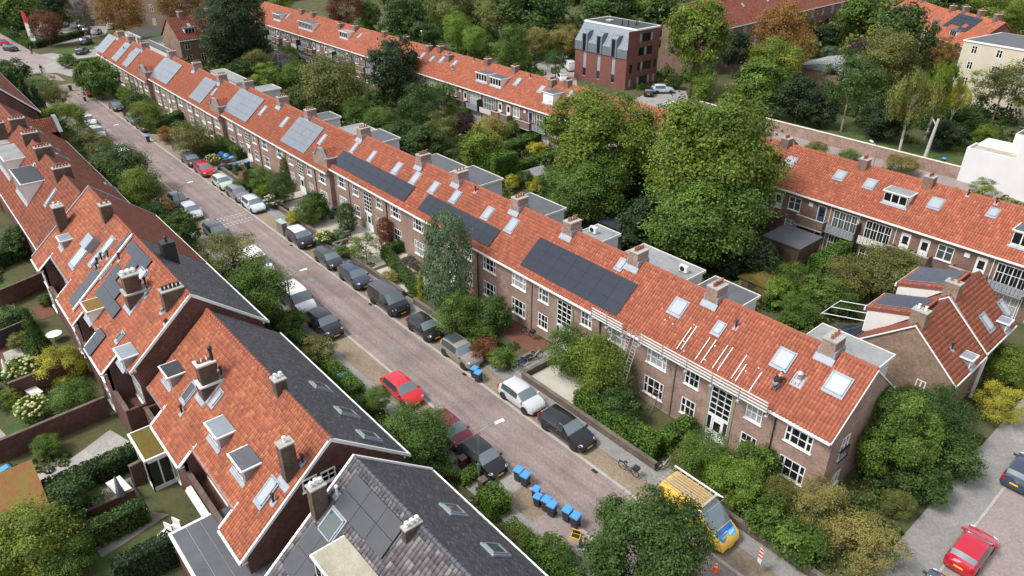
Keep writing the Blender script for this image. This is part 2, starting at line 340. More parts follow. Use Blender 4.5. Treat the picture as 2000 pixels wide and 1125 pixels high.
pavemat('patio_pale', (0.36, 0.35, 0.32), (0.32, 0.31, 0.285), (0.26, 0.25, 0.23), 0.6, 0.6, 0.22, 0, 0.01)
plain('kerb', (0.34, 0.32, 0.28), 0.85, 0.18, 1.5); plain('road_paint', (0.36, 0.35, 0.33), 0.7, 0.15, 3)
plain('asphalt', (0.06, 0.06, 0.062), 0.9, 0.2, 0.8)
groundmat('soil', [(0.35, (0.05, 0.045, 0.028)), (0.5, (0.075, 0.085, 0.035)), (0.62, (0.11, 0.085, 0.055))])
groundmat('lawn', [(0.35, (0.045, 0.07, 0.022)), (0.5, (0.065, 0.10, 0.03)), (0.65, (0.10, 0.12, 0.045))], 0.5, 9.0, 0.8)
groundmat('gravel', [(0.3, (0.36, 0.33, 0.28)), (0.5, (0.46, 0.43, 0.37)), (0.7, (0.56, 0.53, 0.47))], 0.5, 22.0, 0.8)
groundmat('gravel_roof', [(0.3, (0.22, 0.20, 0.14)), (0.5, (0.38, 0.35, 0.27)), (0.7, (0.55, 0.52, 0.42))], 0.6, 16.0, 0.9)
groundmat('sedum', [(0.3, (0.12, 0.05, 0.03)), (0.45, (0.22, 0.09, 0.045)), (0.55, (0.17, 0.13, 0.03)), (0.7, (0.10, 0.13, 0.03))], 1.2, 9.0, 0.9)
groundmat('moss_roof', [(0.3, (0.06, 0.05, 0.02)), (0.5, (0.14, 0.10, 0.025)), (0.7, (0.10, 0.13, 0.03))], 1.5, 12.0, 0.9)
groundmat('redsoil', [(0.3, (0.10, 0.045, 0.035)), (0.5, (0.16, 0.07, 0.05)), (0.7, (0.13, 0.09, 0.06))], 1.0, 10.0)
leafmat('leaf_green', (0.034, 0.070, 0.013), (0.150, 0.245, 0.042)); leafmat('leaf_deep', (0.022, 0.050, 0.013), (0.088, 0.155, 0.034))
leafmat('leaf_dark', (0.020, 0.038, 0.017), (0.05, 0.085, 0.033)); leafmat('leaf_lime', (0.100, 0.165, 0.025), (0.243, 0.371, 0.064)); leafmat('leaf_yellow', (0.230, 0.230, 0.027), (0.486, 0.446, 0.054))
leafmat('leaf_olive', (0.074, 0.088, 0.024), (0.225, 0.242, 0.069)); leafmat('leaf_autumn', (0.135, 0.068, 0.020), (0.297, 0.162, 0.041), (0.216, 0.189, 0.041)); leafmat('leaf_rust', (0.101, 0.038, 0.019), (0.230, 0.095, 0.047))
leafmat('leaf_golden', (0.16, 0.14, 0.04), (0.31, 0.28, 0.09)); leafmat('leaf_purple', (0.030, 0.014, 0.019), (0.088, 0.035, 0.046)); leafmat('leaf_blue', (0.055, 0.100, 0.048), (0.185, 0.270, 0.150))
leafmat('leaf_turning', (0.050, 0.086, 0.013), (0.185, 0.260, 0.034), (0.27, 0.26, 0.045)); leafmat('leaf_grey', (0.081, 0.068, 0.074), (0.176, 0.149, 0.162)); leafmat('bloom_cream', (0.400, 0.420, 0.160), (0.660, 0.640, 0.340)); leafmat('bloom_pink', (0.450, 0.250, 0.250), (0.700, 0.600, 0.550)); leafmat('bloom_orange', (0.300, 0.100, 0.020), (0.500, 0.250, 0.030))
leafmat('hedge_green', (0.041, 0.081, 0.016), (0.122, 0.207, 0.038)); leafmat('hedge_light', (0.05, 0.105, 0.014), (0.15, 0.26, 0.036))
leafmat('cover', (0.026, 0.05, 0.014), (0.095, 0.155, 0.035), (0.17, 0.17, 0.05))
PAINT = {}
def paint(name, c, metal=0.0):
    PAINT[name] = solid('paint_'+name, c, 0.35, metal, 0.2, 1.0); return PAINT[name]
for n_, c_ in dict(black=(0.012,0.012,0.014), white=(0.72,0.72,0.72), silver=(0.50,0.52,0.54), red=(0.42,0.012,0.03), bright_red=(0.52,0.015,0.025), dark_red=(0.16,0.012,0.03), grey=(0.16,0.165,0.17), taupe=(0.22,0.20,0.18), navy=(0.03,0.045,0.075), blue_grey=(0.17,0.24,0.30), pale_green=(0.42,0.52,0.40), ice=(0.50,0.58,0.64), dark=(0.03,0.033,0.036), yellow=(0.72,0.43,0.06), green=(0.012,0.03,0.025), charcoal=(0.055,0.06,0.065)).items(): paint(n_, c_)
# ------------------------------------------------------------------ roof tiles: every tile is geometry; the nearest ones are objects
def nrm(v): v = np.asarray(v, float); return v/np.linalg.norm(v)
def tile_local(prof, tw, th):
    if prof == 'pan':
        us = np.array([0, .14, .38, .62, .82, 1.0])*tw; hs = np.array([-.035, .045, .088, .07, .0, -.035])
    elif prof == 'wave':
        us = np.array([0, .2, .55, .82, 1.0])*tw; hs = np.array([-.03, .055, .075, .01, -.03])
    elif prof == 'grid':
        us = np.array([.012, .16, .5, .84, .988])*tw if False else np.array([.05, .2, .80, .95])*tw; hs = np.array([-.012, .04, .036, -.012])
    else:
        us = np.array([.015, .985])*tw; hs = np.array([.008, .008])
    k = len(us); ov = 1.06
    lift = {'pan': .012, 'wave': .012, 'grid': .028, 'slate': .016}[prof]
    low = np.stack([us, np.zeros(k), hs+lift], 1); up = np.stack([us, np.full(k, th*ov), hs], 1); bot = np.stack([us, np.full(k, .004), np.zeros(k)], 1)
    V = np.concatenate([low, up, bot]); F = []
    for i in range(k-1):
        F.append((i, i+1, k+i+1, k+i)); F.append((2*k+i, 2*k+i+1, i+1, i))
    if prof in ('grid',):
        F.append((0, k, 2*k, 2*k)) if False else None
    return V, np.array(F)
def tiles(parent, O, U, V, ulen, vlen, tw, th, prof, mat, mat_obj=None, n_obj=0, keep=None, name='roof_tiles', stagger=0.0, jit=0.004, edge=None):
    O, U, V = np.asarray(O, float), nrm(U), nrm(V); N = np.cross(U, V)
    if N[2] < 0: N = -N
    nu, nv = int(round(ulen/tw)), int(round(vlen/th)); tw, th = ulen/nu, vlen/nv
    ii, jj = np.meshgrid(np.arange(nu), np.arange(nv)); ii, jj = ii.ravel().astype(float), jj.ravel().astype(float)
    u0 = (ii + stagger*(jj % 2))*tw; v0 = jj*th
    ok = np.ones(len(u0), bool)
    if stagger: ok &= (u0+tw <= ulen+1e-6)
    if keep is not None: ok &= keep(u0+tw/2, v0+th/2)
    u0, v0 = u0[ok], v0[ok]; n = len(u0)
    dn_ = RNG.normal(0, jit, n); base = O + u0[:, None]*U + v0[:, None]*V + dn_[:, None]*N
    LV, LF = tile_local(prof, tw, th); W = LV[:, :1]*U + LV[:, 1:2]*V + LV[:, 2:]*N
    tone = RNG.random(n)
    single = np.zeros(n, bool)
    if n_obj:
        d = np.linalg.norm(base - CAM, axis=1); q = CAM - base
        # only tiles inside the frame
        rel = base - CAM; zc = rel@fw; px = 1000+FPX*(rel@RT)/zc; py = 562.5+FPX*(rel@DN)/zc
        d = np.where((px > 5) & (px < 1995) & (py > 5) & (py < 1120), d, d+500)
        single[np.argsort(d)[:n_obj]] = True
        me = np_mesh('roof_tile', LV, LF, mat_obj); Mr = Matrix((U, V, N)).transposed() if np.dot(np.cross(U, V), N) > 0 else None
        if Mr is None:
            me = np_mesh('roof_tile', LV*np.array([1, 1, 1]), LF, mat_obj)
            L2 = LV.copy(); L2[:, 0] = -L2[:, 0]; me = np_mesh('roof_tile', L2, LF, mat_obj); Mr = Matrix((-U, V, N)).transposed()
        e = Mr.to_euler(); pl = np.array(parent.location)
        for b in base[single]:
            link('roof_tile', me, parent, tuple(b-pl), e)
    bs = base[~single]; m = len(bs)
    if m:
        pl = np.array(parent.location)
        VV = (bs[:, None, :] + W[None] - pl).reshape(-1, 3); FF = (LF[None] + (np.arange(m)*len(LV))[:, None, None]).reshape(-1, LF.shape[1])
        me = np_mesh(name, VV, FF, mat, np.repeat(tone[~single], len(LF)))
        tag(link(name, me, parent), kind='stuff')
    return N
class Slope:
    """frame on a roof plane: O at the eave, U along it, V up the slope, N out"""
    def __init__(s, O, U, V):
        s.O, s.U, s.V = np.asarray(O, float), nrm(U), nrm(V); s.N = np.cross(s.U, s.V)
        if s.N[2] < 0: s.N = -s.N
    def uv(s, px, py, h=0.0):
        p = on_plane(px, py, s.O + s.N*h, s.N) - s.O; return float(p@s.U), float(p@s.V)
    def P(s, u, v, n=0.0): return s.O + s.U*u + s.V*v + s.N*n
    def box(s, mb, u, v, n, mi=0): mb.obox(s.O, s.U, s.V, s.N, u, v, n, mi)
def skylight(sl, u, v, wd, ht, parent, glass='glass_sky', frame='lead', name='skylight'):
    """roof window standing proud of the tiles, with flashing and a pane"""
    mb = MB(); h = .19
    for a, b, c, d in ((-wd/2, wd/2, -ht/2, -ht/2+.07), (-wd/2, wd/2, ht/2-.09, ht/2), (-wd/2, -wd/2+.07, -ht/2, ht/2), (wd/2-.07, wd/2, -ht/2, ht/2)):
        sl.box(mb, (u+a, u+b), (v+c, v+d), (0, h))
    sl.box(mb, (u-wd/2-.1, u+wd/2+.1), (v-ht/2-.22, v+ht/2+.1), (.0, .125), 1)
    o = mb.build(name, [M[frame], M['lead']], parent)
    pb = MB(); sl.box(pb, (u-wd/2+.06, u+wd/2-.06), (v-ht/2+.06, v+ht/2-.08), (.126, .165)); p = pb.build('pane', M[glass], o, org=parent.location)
    return o
def solar(sl, u0, v0, cols, rows, pw, ph, parent, mat='solar_black', gap=.02, lift=.14, skip=(), edge='black_metal'):
    """an array of solar modules, each module an object"""
    mb = MB(); pl = np.array(parent.location)
    A, B, Nn = sl.U, sl.V, sl.N
    mb.obox((0, 0, 0), A, B, Nn, (0, pw-gap), (0, ph-gap), (0, .035)); mb.obox((0, 0, 0), A, B, Nn, (-.004, pw-gap+.004), (-.004, ph-gap+.004), (-.02, .03), 1)
    me = mb.mesh('solar_panel', [M[mat], M[edge]])
    for i in range(cols):
        for j in range(rows):
            if (i, j) in skip: continue
            link('solar_panel', me, parent, tuple(sl.P(u0+i*pw, v0+j*ph, lift)-pl))
def chimney(parent, c, sx, sy, z0, z1, pots=4, brick='brick_pink', potc='terracotta', cap='concrete', along='y', flash=True):
    """brick stack with cap slab, lead flashing and pots; c = centre (x, y)"""
    mb = MB(); x, y = c
    mb.box(x-sx/2, x+sx/2, y-sy/2, y+sy/2, z0, z1)
    ch = mb.build('chimney', M[brick], parent)
    cb = MB().box(x-sx/2-.04, x+sx/2+.04, y-sy/2-.04, y+sy/2+.04, z1, z1+.09); cb.build('chimney_cap', M[cap], ch, org=parent.location)
    n = pots; L = (sy if along == 'y' else sx)
    for i in range(n):
        t = (i+.5)/n - .5; px_, py_ = (x, y+t*L*.9) if along == 'y' else (x+t*L*.9, y)
        h = random.choice((.28, .32, .36)); pb = MB().lathe([(.10, 0), (.11, .06), (.085, .1), (.085, h-.05), (.11, h-.03), (.11, h), (.06, h)], (px_, py_, z1+.1), 10)
        pb.build('chimney_pot', M[potc if i % 3 or potc != 'terracotta' else 'terracotta'], ch, org=parent.location)
    return ch
# ------------------------------------------------------------------ walls with real openings
def wall_holes(mb, a0, a1, z0, z1, fixed, holes, axis='x', out=-1, dep=.14, mi=0):
    """wall in the plane y=fixed (axis x) or x=fixed (axis y), with recessed openings; out = direction of the outside"""
    def P(a, z, d): return (a, fixed-out*d, z) if axis == 'x' else (fixed-out*d, a, z)
    xs = sorted(set([a0, a1] + [h[0] for h in holes] + [h[1] for h in holes])); zs = sorted(set([z0, z1] + [h[2] for h in holes] + [h[3] for h in holes]))
    xs = [x for x in xs if a0 <= x <= a1]; zs = [z for z in zs if z0 <= z <= z1]
    for i in range(len(xs)-1):
        for j in range(len(zs)-1):
            cx, cz = (xs[i]+xs[i+1])/2, (zs[j]+zs[j+1])/2
            if any(h[0] < cx < h[1] and h[2] < cz < h[3] for h in holes): continue
            mb.quad(P(xs[i], zs[j], 0), P(xs[i+1], zs[j], 0), P(xs[i+1], zs[j+1], 0), P(xs[i], zs[j+1], 0), mi)
    for h in holes:
        x0, x1, s0, s1 = h[:4]
        for q in (((x0, s0), (x1, s0)), ((x0, s1), (x1, s1)), ((x0, s0), (x0, s1)), ((x1, s0), (x1, s1))):
            (p, r), (s, t) = q; mb.quad(P(p, r, 0), P(s, t, 0), P(s, t, dep), P(p, r, dep), mi)
WCACHE = {}
def window_mesh(wd, ht, kind):
    """joinery in local coordinates: x across, z up, -y outside; origin lower-left of the opening"""
    key = (round(wd, 2), round(ht, 2), kind)
    if key in WCACHE: return WCACHE[key]
    mb = MB(); f = .075; y0, y1 = -.015, .1
    for a, b, c, d in ((0, wd, 0, f), (0, wd, ht-f, ht), (0, f, f, ht-f), (wd-f, wd, f, ht-f)): mb.box(a, b, y0, y1, c, d)
    bars = []; m = .05
    if kind == 'triple':      # narrow lights at the sides, four panes in the middle
        s = wd*.2
        for x in (s, wd-s): mb.box(x-.055, x+.055, y0+.01, y1-.01, f, ht-f)
        mb.box(wd/2-.022, wd/2+.022, y0+.02, y1-.02, f, ht-f); mb.box(s, wd-s, y0+.022, y1-.022, ht*.5-.022, ht*.5+.022)
        for x in (f, wd-s): mb.box(x, x+s-f, y0+.012, y1-.012, ht*.52-.04, ht*.52+.04)
    elif kind in ('double', 'double_r'):    # a four-pane casement beside a narrow light
        s = wd*.32 if kind == 'double' else wd*.68
        mb.box(s-.05, s+.05, y0+.01, y1-.01, f, ht-f)
        c = (s+wd)/2 if kind == 'double' else s/2
        mb.box(c-.02, c+.02, y0+.02, y1-.02, f, ht-f); mb.box(f, wd-f, y0+.022, y1-.022, ht*.52-.022, ht*.52+.022)
    elif kind == 'stair':
        for k in (1, 2): mb.box(wd*k/3-.025, wd*k/3+.025, y0+.02, y1-.02, f, ht-f)
        for k in range(1, 5): mb.box(f, wd-f, y0+.022, y1-.022, ht*k/5-.022, ht*k/5+.022)
    elif kind == 'french':
        n = 4
        for k in range(1, n): mb.box(wd*k/n-.036, wd*k/n+.036, y0+.01, y1-.01, f, ht-f)
        for k in range(n): mb.box(wd*(k+.5)/n-.012, wd*(k+.5)/n+.012, y0+.02, y1-.02, f, ht-f)
        mb.box(f, wd-f, y0+.022, y1-.022, ht*.55-.02, ht*.55+.02)
    elif kind == 'two':
        mb.box(wd/2-.05, wd/2+.05, y0+.01, y1-.01, f, ht-f); mb.box(f, wd-f, y0+.022, y1-.022, ht*.6-.02, ht*.6+.02)
    elif kind == 'three':
        for k in (1, 2): mb.box(wd*k/3-.05, wd*k/3+.05, y0+.01, y1-.01, f, ht-f)
    elif kind == 'four':
        mb.box(wd/2-.03, wd/2+.03, y0+.01, y1-.01, f, ht-f); mb.box(f, wd-f, y0+.012, y1-.012, ht/2-.03, ht/2+.03)
    fr = mb.mesh('window', M['white_paint'])
    pane = MB().box(.03, wd-.03, .05, .065, .03, ht-.03)
    pm = {g: pane.mesh('pane', M[g]) for g in ('glass_dark', 'glass_curtain', 'glass_green')}
    sill = MB().box(-.08, wd+.08, -.09, .03, -.07, -.003).mesh('sill', M['white_paint'])
    WCACHE[key] = (fr, pm, sill); return WCACHE[key]
def put_window(parent, P, wd, ht, kind, face='-y', glass=None, sill=True, lintel=False):
    """P = lower-left corner of the opening seen from outside (world)"""
    fr, pm, sl = window_mesh(wd, ht, kind)
    rz = {'-y': 0, '+y': math.pi, '+x': math.pi/2, '-x': -math.pi/2}[face]
    pl = np.array(parent.location); o = link('window', fr, parent, tuple(np.array(P)-pl), (0, 0, rz))
    g = glass or random.choices(('glass_dark', 'glass_curtain', 'glass_green'), (.52, .28, .2))[0]
    link('pane', pm[g], o)
    if sill: link('sill', sl, o)
    return o
DCACHE = {}
def put_door(parent, P, wd=.95, ht=2.15, color='white_paint', face='-y', glazed=True, name='door'):
    key = (wd, ht, color, glazed)
    if key not in DCACHE:
        mb = MB(); f = .07
        for a, b, c, d in ((0, wd, ht-f, ht), (0, f, 0, ht-f), (wd-f, wd, 0, ht-f)): mb.box(a, b, -.015, .1, c, d, 1)
        mb.box(f, wd-f, .02, .07, 0, ht-f)
        for a, b in ((f+.1, wd-f-.1),): mb.box(a, b, .01, .02, .15, .75)
        pm = MB().box(f+.12, wd-f-.12, .008, .03, .95, ht-.35).mesh('pane', M['glass_dark']); hm = MB().box(wd-.2, wd-.1, -.04, .02, 1.0, 1.04).mesh('handle', M['metal_grey'])
        DCACHE[key] = (mb.mesh('door', [M[color], M['white_paint']]), pm, hm)
    dm, pm, hm = DCACHE[key]; rz = {'-y': 0, '+y': math.pi, '+x': math.pi/2, '-x': -math.pi/2}[face]
    o = link(name, dm, parent, tuple(np.array(P)-np.array(parent.location)), (0, 0, rz))
    if glazed: link('pane', pm, o)
    link('handle', hm, o); return o
# ------------------------------------------------------------------ vegetation
def crown_mesh(name, clumps, per, leaf, seed, shape='ball', spread=.16, fill=.42, tall=1.0):
    g = np.random.default_rng(seed)
    K = {'ball': 21, 'open': 16, 'layers': 10}.get(shape, 14)
    i = np.arange(K)+.5; th = np.arccos(1-2*i/K); ph = math.pi*(1+5**.5)*i + g.random(K)*1.2; ld = np.stack([np.cos(ph)*np.sin(th), np.sin(ph)*np.sin(th), np.cos(th)], 1)
    lr = .20+.19*g.random(K); lc = ld*(1.0-lr*(.9+.25*g.random(K)))[:, None]; lc = np.concatenate([lc, [[0, 0, .05]]]); lr = np.append(lr, .55); ld = np.concatenate([ld, [[0, 0, 1.0]]])
    pick = g.choice(K+1, clumps, p=lr**2/np.sum(lr**2)); d = g.normal(size=(clumps, 3)); d /= np.linalg.norm(d, axis=1)[:, None]; d = d + ld[pick]*.55 + np.array([0, 0, .25]); d /= np.linalg.norm(d, axis=1)[:, None]
    C = lc[pick] + d*(lr[pick]*(.74+.34*g.random(clumps)))[:, None]; ltone = g.normal(0, .12, K+1)[pick]
    if shape == 'cone':
        z = g.random(clumps)**1.4*2-1; rad = (1-(z+1)/2)*.95+.05; a = g.random(clumps)*2*math.pi; q = (.45+.55*g.random(clumps)**.5)*rad
        C = np.stack([q*np.cos(a), q*np.sin(a), z], 1); d = np.stack([np.cos(a), np.sin(a), np.full(clumps, .35)], 1)
    elif shape == 'column':
        z = g.random(clumps)*2-1; rad = np.sqrt(np.clip(1-np.abs(z)**3.0, .02, 1)); a = g.random(clumps)*2*math.pi; q = (.5+.5*g.random(clumps)**.5)*rad
        C = np.stack([q*np.cos(a), q*np.sin(a), z], 1); d = np.stack([np.cos(a), np.sin(a), np.full(clumps, .2)], 1)
    elif shape == 'weep':
        C[:, 2] = C[:, 2]*.9+.05
    elif shape == 'layers':
        C[:, 2] = np.round(C[:, 2]*3.2)/3.2 + g.normal(0, .04, clumps)
    elif shape == 'open':
        keep = g.random(clumps) < .5+.5*(np.sin(C[:, 0]*6+seed)*np.cos(C[:, 1]*5) > 0); C, d, ltone = C[keep], d[keep], ltone[keep]
    n = len(C); ct = np.clip(.5 + .22*g.normal(size=n) + ltone + .18*d[:, 2]*0, 0, 1)
    sc = np.array([1, 1, .62]) if shape != 'weep' else np.array([.55, .55, 1.5])
    L = (C[:, None, :] + g.normal(size=(n, per, 3))*spread*(.6+.8*g.random((n, 1, 1)))*sc).reshape(-1, 3)
    dd = np.repeat(d, per, 0); m = len(L)
    nv = dd*1.0 + np.array([0, 0, .5]) + g.normal(size=(m, 3))*.5; nv /= np.linalg.norm(nv, axis=1)[:, None]
    t = np.cross(nv, g.normal(size=(m, 3))); t /= np.linalg.norm(t, axis=1)[:, None]
    if shape == 'weep': t = t*.4 + np.array([0, 0, -1.0]); t /= np.linalg.norm(t, axis=1)[:, None]
    b = np.cross(nv, t); s = leaf*(.6+.8*g.random(m))[:, None]
    V = np.stack([L - t*s*.62, L + b*s*.36 + nv*s*.08, L + t*s*.62, L - b*s*.36 + nv*s*.08], 1).reshape(-1, 3)
    F = np.arange(m*4).reshape(-1, 4); tone = np.clip(np.repeat(ct, per)*.75 + .25*g.random(m), 0, 1)
    return np_mesh(name, V, F, M['leaf_green'], tone)
CR = {}
def crown(kind):
    """shared crown shapes of unit radius"""
    if kind in CR: return CR[kind]
    base, k = kind.rsplit('_', 1); s = hash_(kind)
    P = dict(big=(900, 62, .036, 'ball', .075, .45), mid=(230, 46, .075, 'ball', .11, .4), small=(90, 40, .12, 'ball', .15, .35), far=(110, 26, .14, 'ball', .13, .4),
             fine=(300, 60, .045, 'ball', .12, .35), cone=(230, 34, .075, 'cone', .08, 0), column=(260, 64, .05, 'column', .12, 0), weep=(230, 50, .06, 'weep', .09, .35), pine=(150, 70, .055, 'layers', .11, .35), open=(300, 40, .042, 'open', .09, .4), bush=(120, 44, .085, 'ball', .12, .55))[base]
    CR[kind] = crown_mesh('crown', P[0], P[1], P[2], s, P[3], P[4], P[5]); return CR[kind]
def hash_(s): return sum((i+1)*ord(c) for i, c in enumerate(s)) % 9973
TR = {}
def trunk_mesh(k, mat):
    if (k, mat) in TR: return TR[(k, mat)]
    g = random.Random(100+k); mb = MB(); p = [(0, 0, -.06)]; x = y = 0
    for i in range(1, 5): x += g.uniform(-.03, .03); y += g.uniform(-.03, .03); p.append((x, y, i*.22))
    mb.tube(p, [.055, .042, .034, .026, .016], 8)
    for i in range(7):
        z0 = g.uniform(.45, .8); a = g.uniform(0, 6.28); l = g.uniform(.25, .42); q = (x*z0, y*z0, z0)
        m1 = (q[0]+math.cos(a)*l*.5, q[1]+math.sin(a)*l*.5, z0+l*.45); e = (q[0]+math.cos(a)*l, q[1]+math.sin(a)*l, z0+l*.75)
        mb.tube([q, m1, e], [.02, .013, .005], 5)
    TR[(k, mat)] = mb.mesh('trunk', M[mat], True); return TR[(k, mat)]
def tree(label, kind, leaf, px, py, rpx, rz=1.0, zc=None, clear=None, cat='tree', name=None, group=None, trunk='bark', ry=None, rot=None, xyz=None, r=None, flowers=None):
    """px,py = centre of the crown in the photograph, rpx = its half width there; rz = height/width of the crown"""
    if xyz is None:
        z = zc if zc is not None else 4.0
        for _ in range(6):
            P = at(px, py, z); rr = rpx*depth(P)/FPX
            if zc is None: z = rr*rz + (clear if clear is not None else .1*rr)
        P = at(px, py, z)
    else: P = np.array(xyz); rr = r; z = P[2]
    nm = name or {'tree': 'tree', 'shrub': 'shrub', 'conifer': 'conifer'}.get(cat, 'tree')
    root = empty(nm, (P[0], P[1], 0)); root.rotation_euler = (0, 0, 0); tag(root, label, cat, group)
    ang = (hash_(label) % 628)/100 if rot is None else rot
    c = link('crown' if cat != 'shrub' else 'foliage', crown(kind), root, (0, 0, z), (0, 0, ang), (rr, (ry or 1)*rr, rr*rz))
    c.material_slots[0].link = 'OBJECT'; c.material_slots[0].material = M[leaf]
    th = z + rr*rz*.35; tr = trunk_mesh(hash_(label) % 5, trunk)
    w_ = max(.9, th*.55) if cat != 'shrub' else th*.6
    link('trunk' if cat != 'shrub' else 'stem', tr, root, (0, 0, 0), (0, 0, ang*1.7), (w_*.8, w_*.8, th))
    if flowers:
        f = link('flowers', blossom_mesh(hash_(label) % 3), root, (0, 0, z), (0, 0, ang), (rr, rr, rr*rz)); f.material_slots[0].link = 'OBJECT'; f.material_slots[0].material = M[flowers]
        tag(f, kind='stuff')
    return root
BLOS = {}
def blossom_mesh(k):
    if k in BLOS: return BLOS[k]
    g = np.random.default_rng(50+k); n = 75; d = g.normal(size=(n, 3)); d[:, 2] = np.abs(d[:, 2]); d /= np.linalg.norm(d, axis=1)[:, None]; C = d*(.9+.12*g.random((n, 1)))
    phi = (1+5**.5)/2; iv = np.array([(-1, phi, 0), (1, phi, 0), (-1, -phi, 0), (1, -phi, 0), (0, -1, phi), (0, 1, phi), (0, -1, -phi), (0, 1, -phi), (phi, 0, -1), (phi, 0, 1), (-phi, 0, -1), (-phi, 0, 1)])/1.9
    fi = np.array([(0,11,5),(0,5,1),(0,1,7),(0,7,10),(0,10,11),(1,5,9),(5,11,4),(11,10,2),(10,7,6),(7,1,8),(3,9,4),(3,4,2),(3,2,6),(3,6,8),(3,8,9),(4,9,5),(2,4,11),(6,2,10),(8,6,7),(9,8,1)])
    s = .085+.05*g.random(n); V = (C[:, None] + iv[None]*s[:, None, None]).reshape(-1, 3); F = (fi[None] + (np.arange(n)*12)[:, None, None]).reshape(-1, 3)
    BLOS[k] = np_mesh('flowers', V, F, M['bloom_cream'], np.repeat(g.random(n), 20), True); return BLOS[k]
def leaf_volume(name, pts, nrm_, leaf, mat, seed=0):
    """leaf mass on sampled points (n,3) with outward directions"""
    g = np.random.default_rng(seed); m = len(pts)
    nv = nrm_*.9 + g.normal(size=(m, 3))*.55; nv /= np.linalg.norm(nv, axis=1)[:, None]
    t = np.cross(nv, g.normal(size=(m, 3))); t /= np.linalg.norm(t, axis=1)[:, None]; b = np.cross(nv, t); s = leaf*(.6+.8*g.random(m))[:, None]
    V = np.stack([pts - t*s*.6, pts + b*s*.4, pts + t*s*.6, pts - b*s*.4], 1).reshape(-1, 3); F = np.arange(m*4).reshape(-1, 4)
    tone = np.clip(.5+.3*np.sin(pts[:, 0]*2.1+pts[:, 1]*1.3)*np.cos(pts[:, 1]*1.9)+.25*g.normal(size=m), 0, 1)
    return np_mesh(name, V, F, M[mat], tone)
def hedge(label, A, B, wd, ht, mat='hedge_green', dens=150, leaf=.11, z0=0.0, rounded=.12, cat='hedge'):
    """clipped hedge from A to B (x, y): a leafy skin over an uneven core"""
    A, B = np.array(A[:2], float), np.array(B[:2], float); L = np.linalg.norm(B-A); ux = (B-A)/L; uy = np.array([-ux[1], ux[0]]); g = np.random.default_rng(hash_(label))
    o = empty('hedge', (A[0], A[1], z0)); tag(o, label, cat)
    core = MB(); core.obox((0, 0, 0), (ux[0], ux[1], 0), (uy[0], uy[1], 0), (0, 0, 1), (.06, L-.06), (-wd/2+.08+rounded*.5, wd/2-.08-rounded*.5), (0, ht-.08-rounded)); core.build('branches', M['leaf_dark'], o, org=(0, 0, 0))
    pts = []; nr = []
    def face(n, f, nn): 
        a, b = g.random(n), g.random(n); pts.append(f(a, b)); nr.append(np.tile(nn, (n, 1)))
    U3 = np.array([ux[0], ux[1], 0]); W3 = np.array([uy[0], uy[1], 0]); Z3 = np.array([0, 0, 1.0])
    f3 = lambda u, w_, z: u[:, None]*U3 + w_[:, None]*W3 + z[:, None]*Z3
    bulge = lambda a, b: .035*np.sin(a*9)+.03*np.sin(b*7+a*3)
    n = int(L*wd*dens); face(n, lambda a, b: f3(a*L, (b-.5)*wd, ht+bulge(a*L, b)-rounded*(2*b-1)**4), Z3)
    n = int(L*ht*dens)
    for s in (1, -1): face(n, lambda a, b, s=s: f3(a*L, s*(wd/2+bulge(a*L, b)-rounded*b**5*.6), b*ht), W3*s)
    n = int(wd*ht*dens)
    for s, e in ((-1, 0), (1, 1)): face(n, lambda a, b, e=e: f3(np.full(len(a), e*L), (a-.5)*wd, b*ht), U3*s)
    pts = np.concatenate(pts); nr = np.concatenate(nr); pts = pts + g.normal(size=pts.shape)*.04
    link('foliage', leaf_volume('foliage', pts, nr, leaf, mat, 3), o); return o
def undergrowth(name, rects, dens=.35, leaf=.16, mat='cover', r0=.5, r1=1.3, seed=1, squash=.75, cover=1.6, avoid=()):
    """planting nobody could count: low leafy mounds of many sizes over (x0,x1,y0,y1) patches; dens = mounds per square metre"""
    g = np.random.default_rng(seed); P, Nn = [], []
    for (x0, x1, y0, y1) in rects:
        n = max(1, int((x1-x0)*(y1-y0)*dens)); cx, cy, rr = x0+(x1-x0)*g.random(n), y0+(y1-y0)*g.random(n), r0+(r1-r0)*g.random(n)**2
        for k in range(n):
            if any(q[0] < cx[k] < q[1] and q[2] < cy[k] < q[3] for q in avoid): continue
            r = min(rr[k], (x1-x0)*.5, (y1-y0)*.6); m = int(2*math.pi*r*r*squash/(leaf*leaf*.45)*cover*.6)+6; d = g.normal(size=(m, 3)); d[:, 2] = np.abs(d[:, 2]); d /= np.linalg.norm(d, axis=1)[:, None]
            b = .75+.35*np.sin(d[:, 0]*5+k)*np.cos(d[:, 1]*4+k*2)+.1*g.random(m); p = d*b[:, None]*np.array([r, r, r*squash*(.6+.7*g.random())])+np.array([cx[k], cy[k], 0]); p[:, 0] = np.clip(p[:, 0], x0, x1); p[:, 1] = np.clip(p[:, 1], y0, y1); P.append(p); Nn.append(d)
    P = np.concatenate(P); nn = np.concatenate(Nn); o = link(name, leaf_volume(name, P, nn, leaf, mat, seed)); tag(o, kind='stuff'); return o
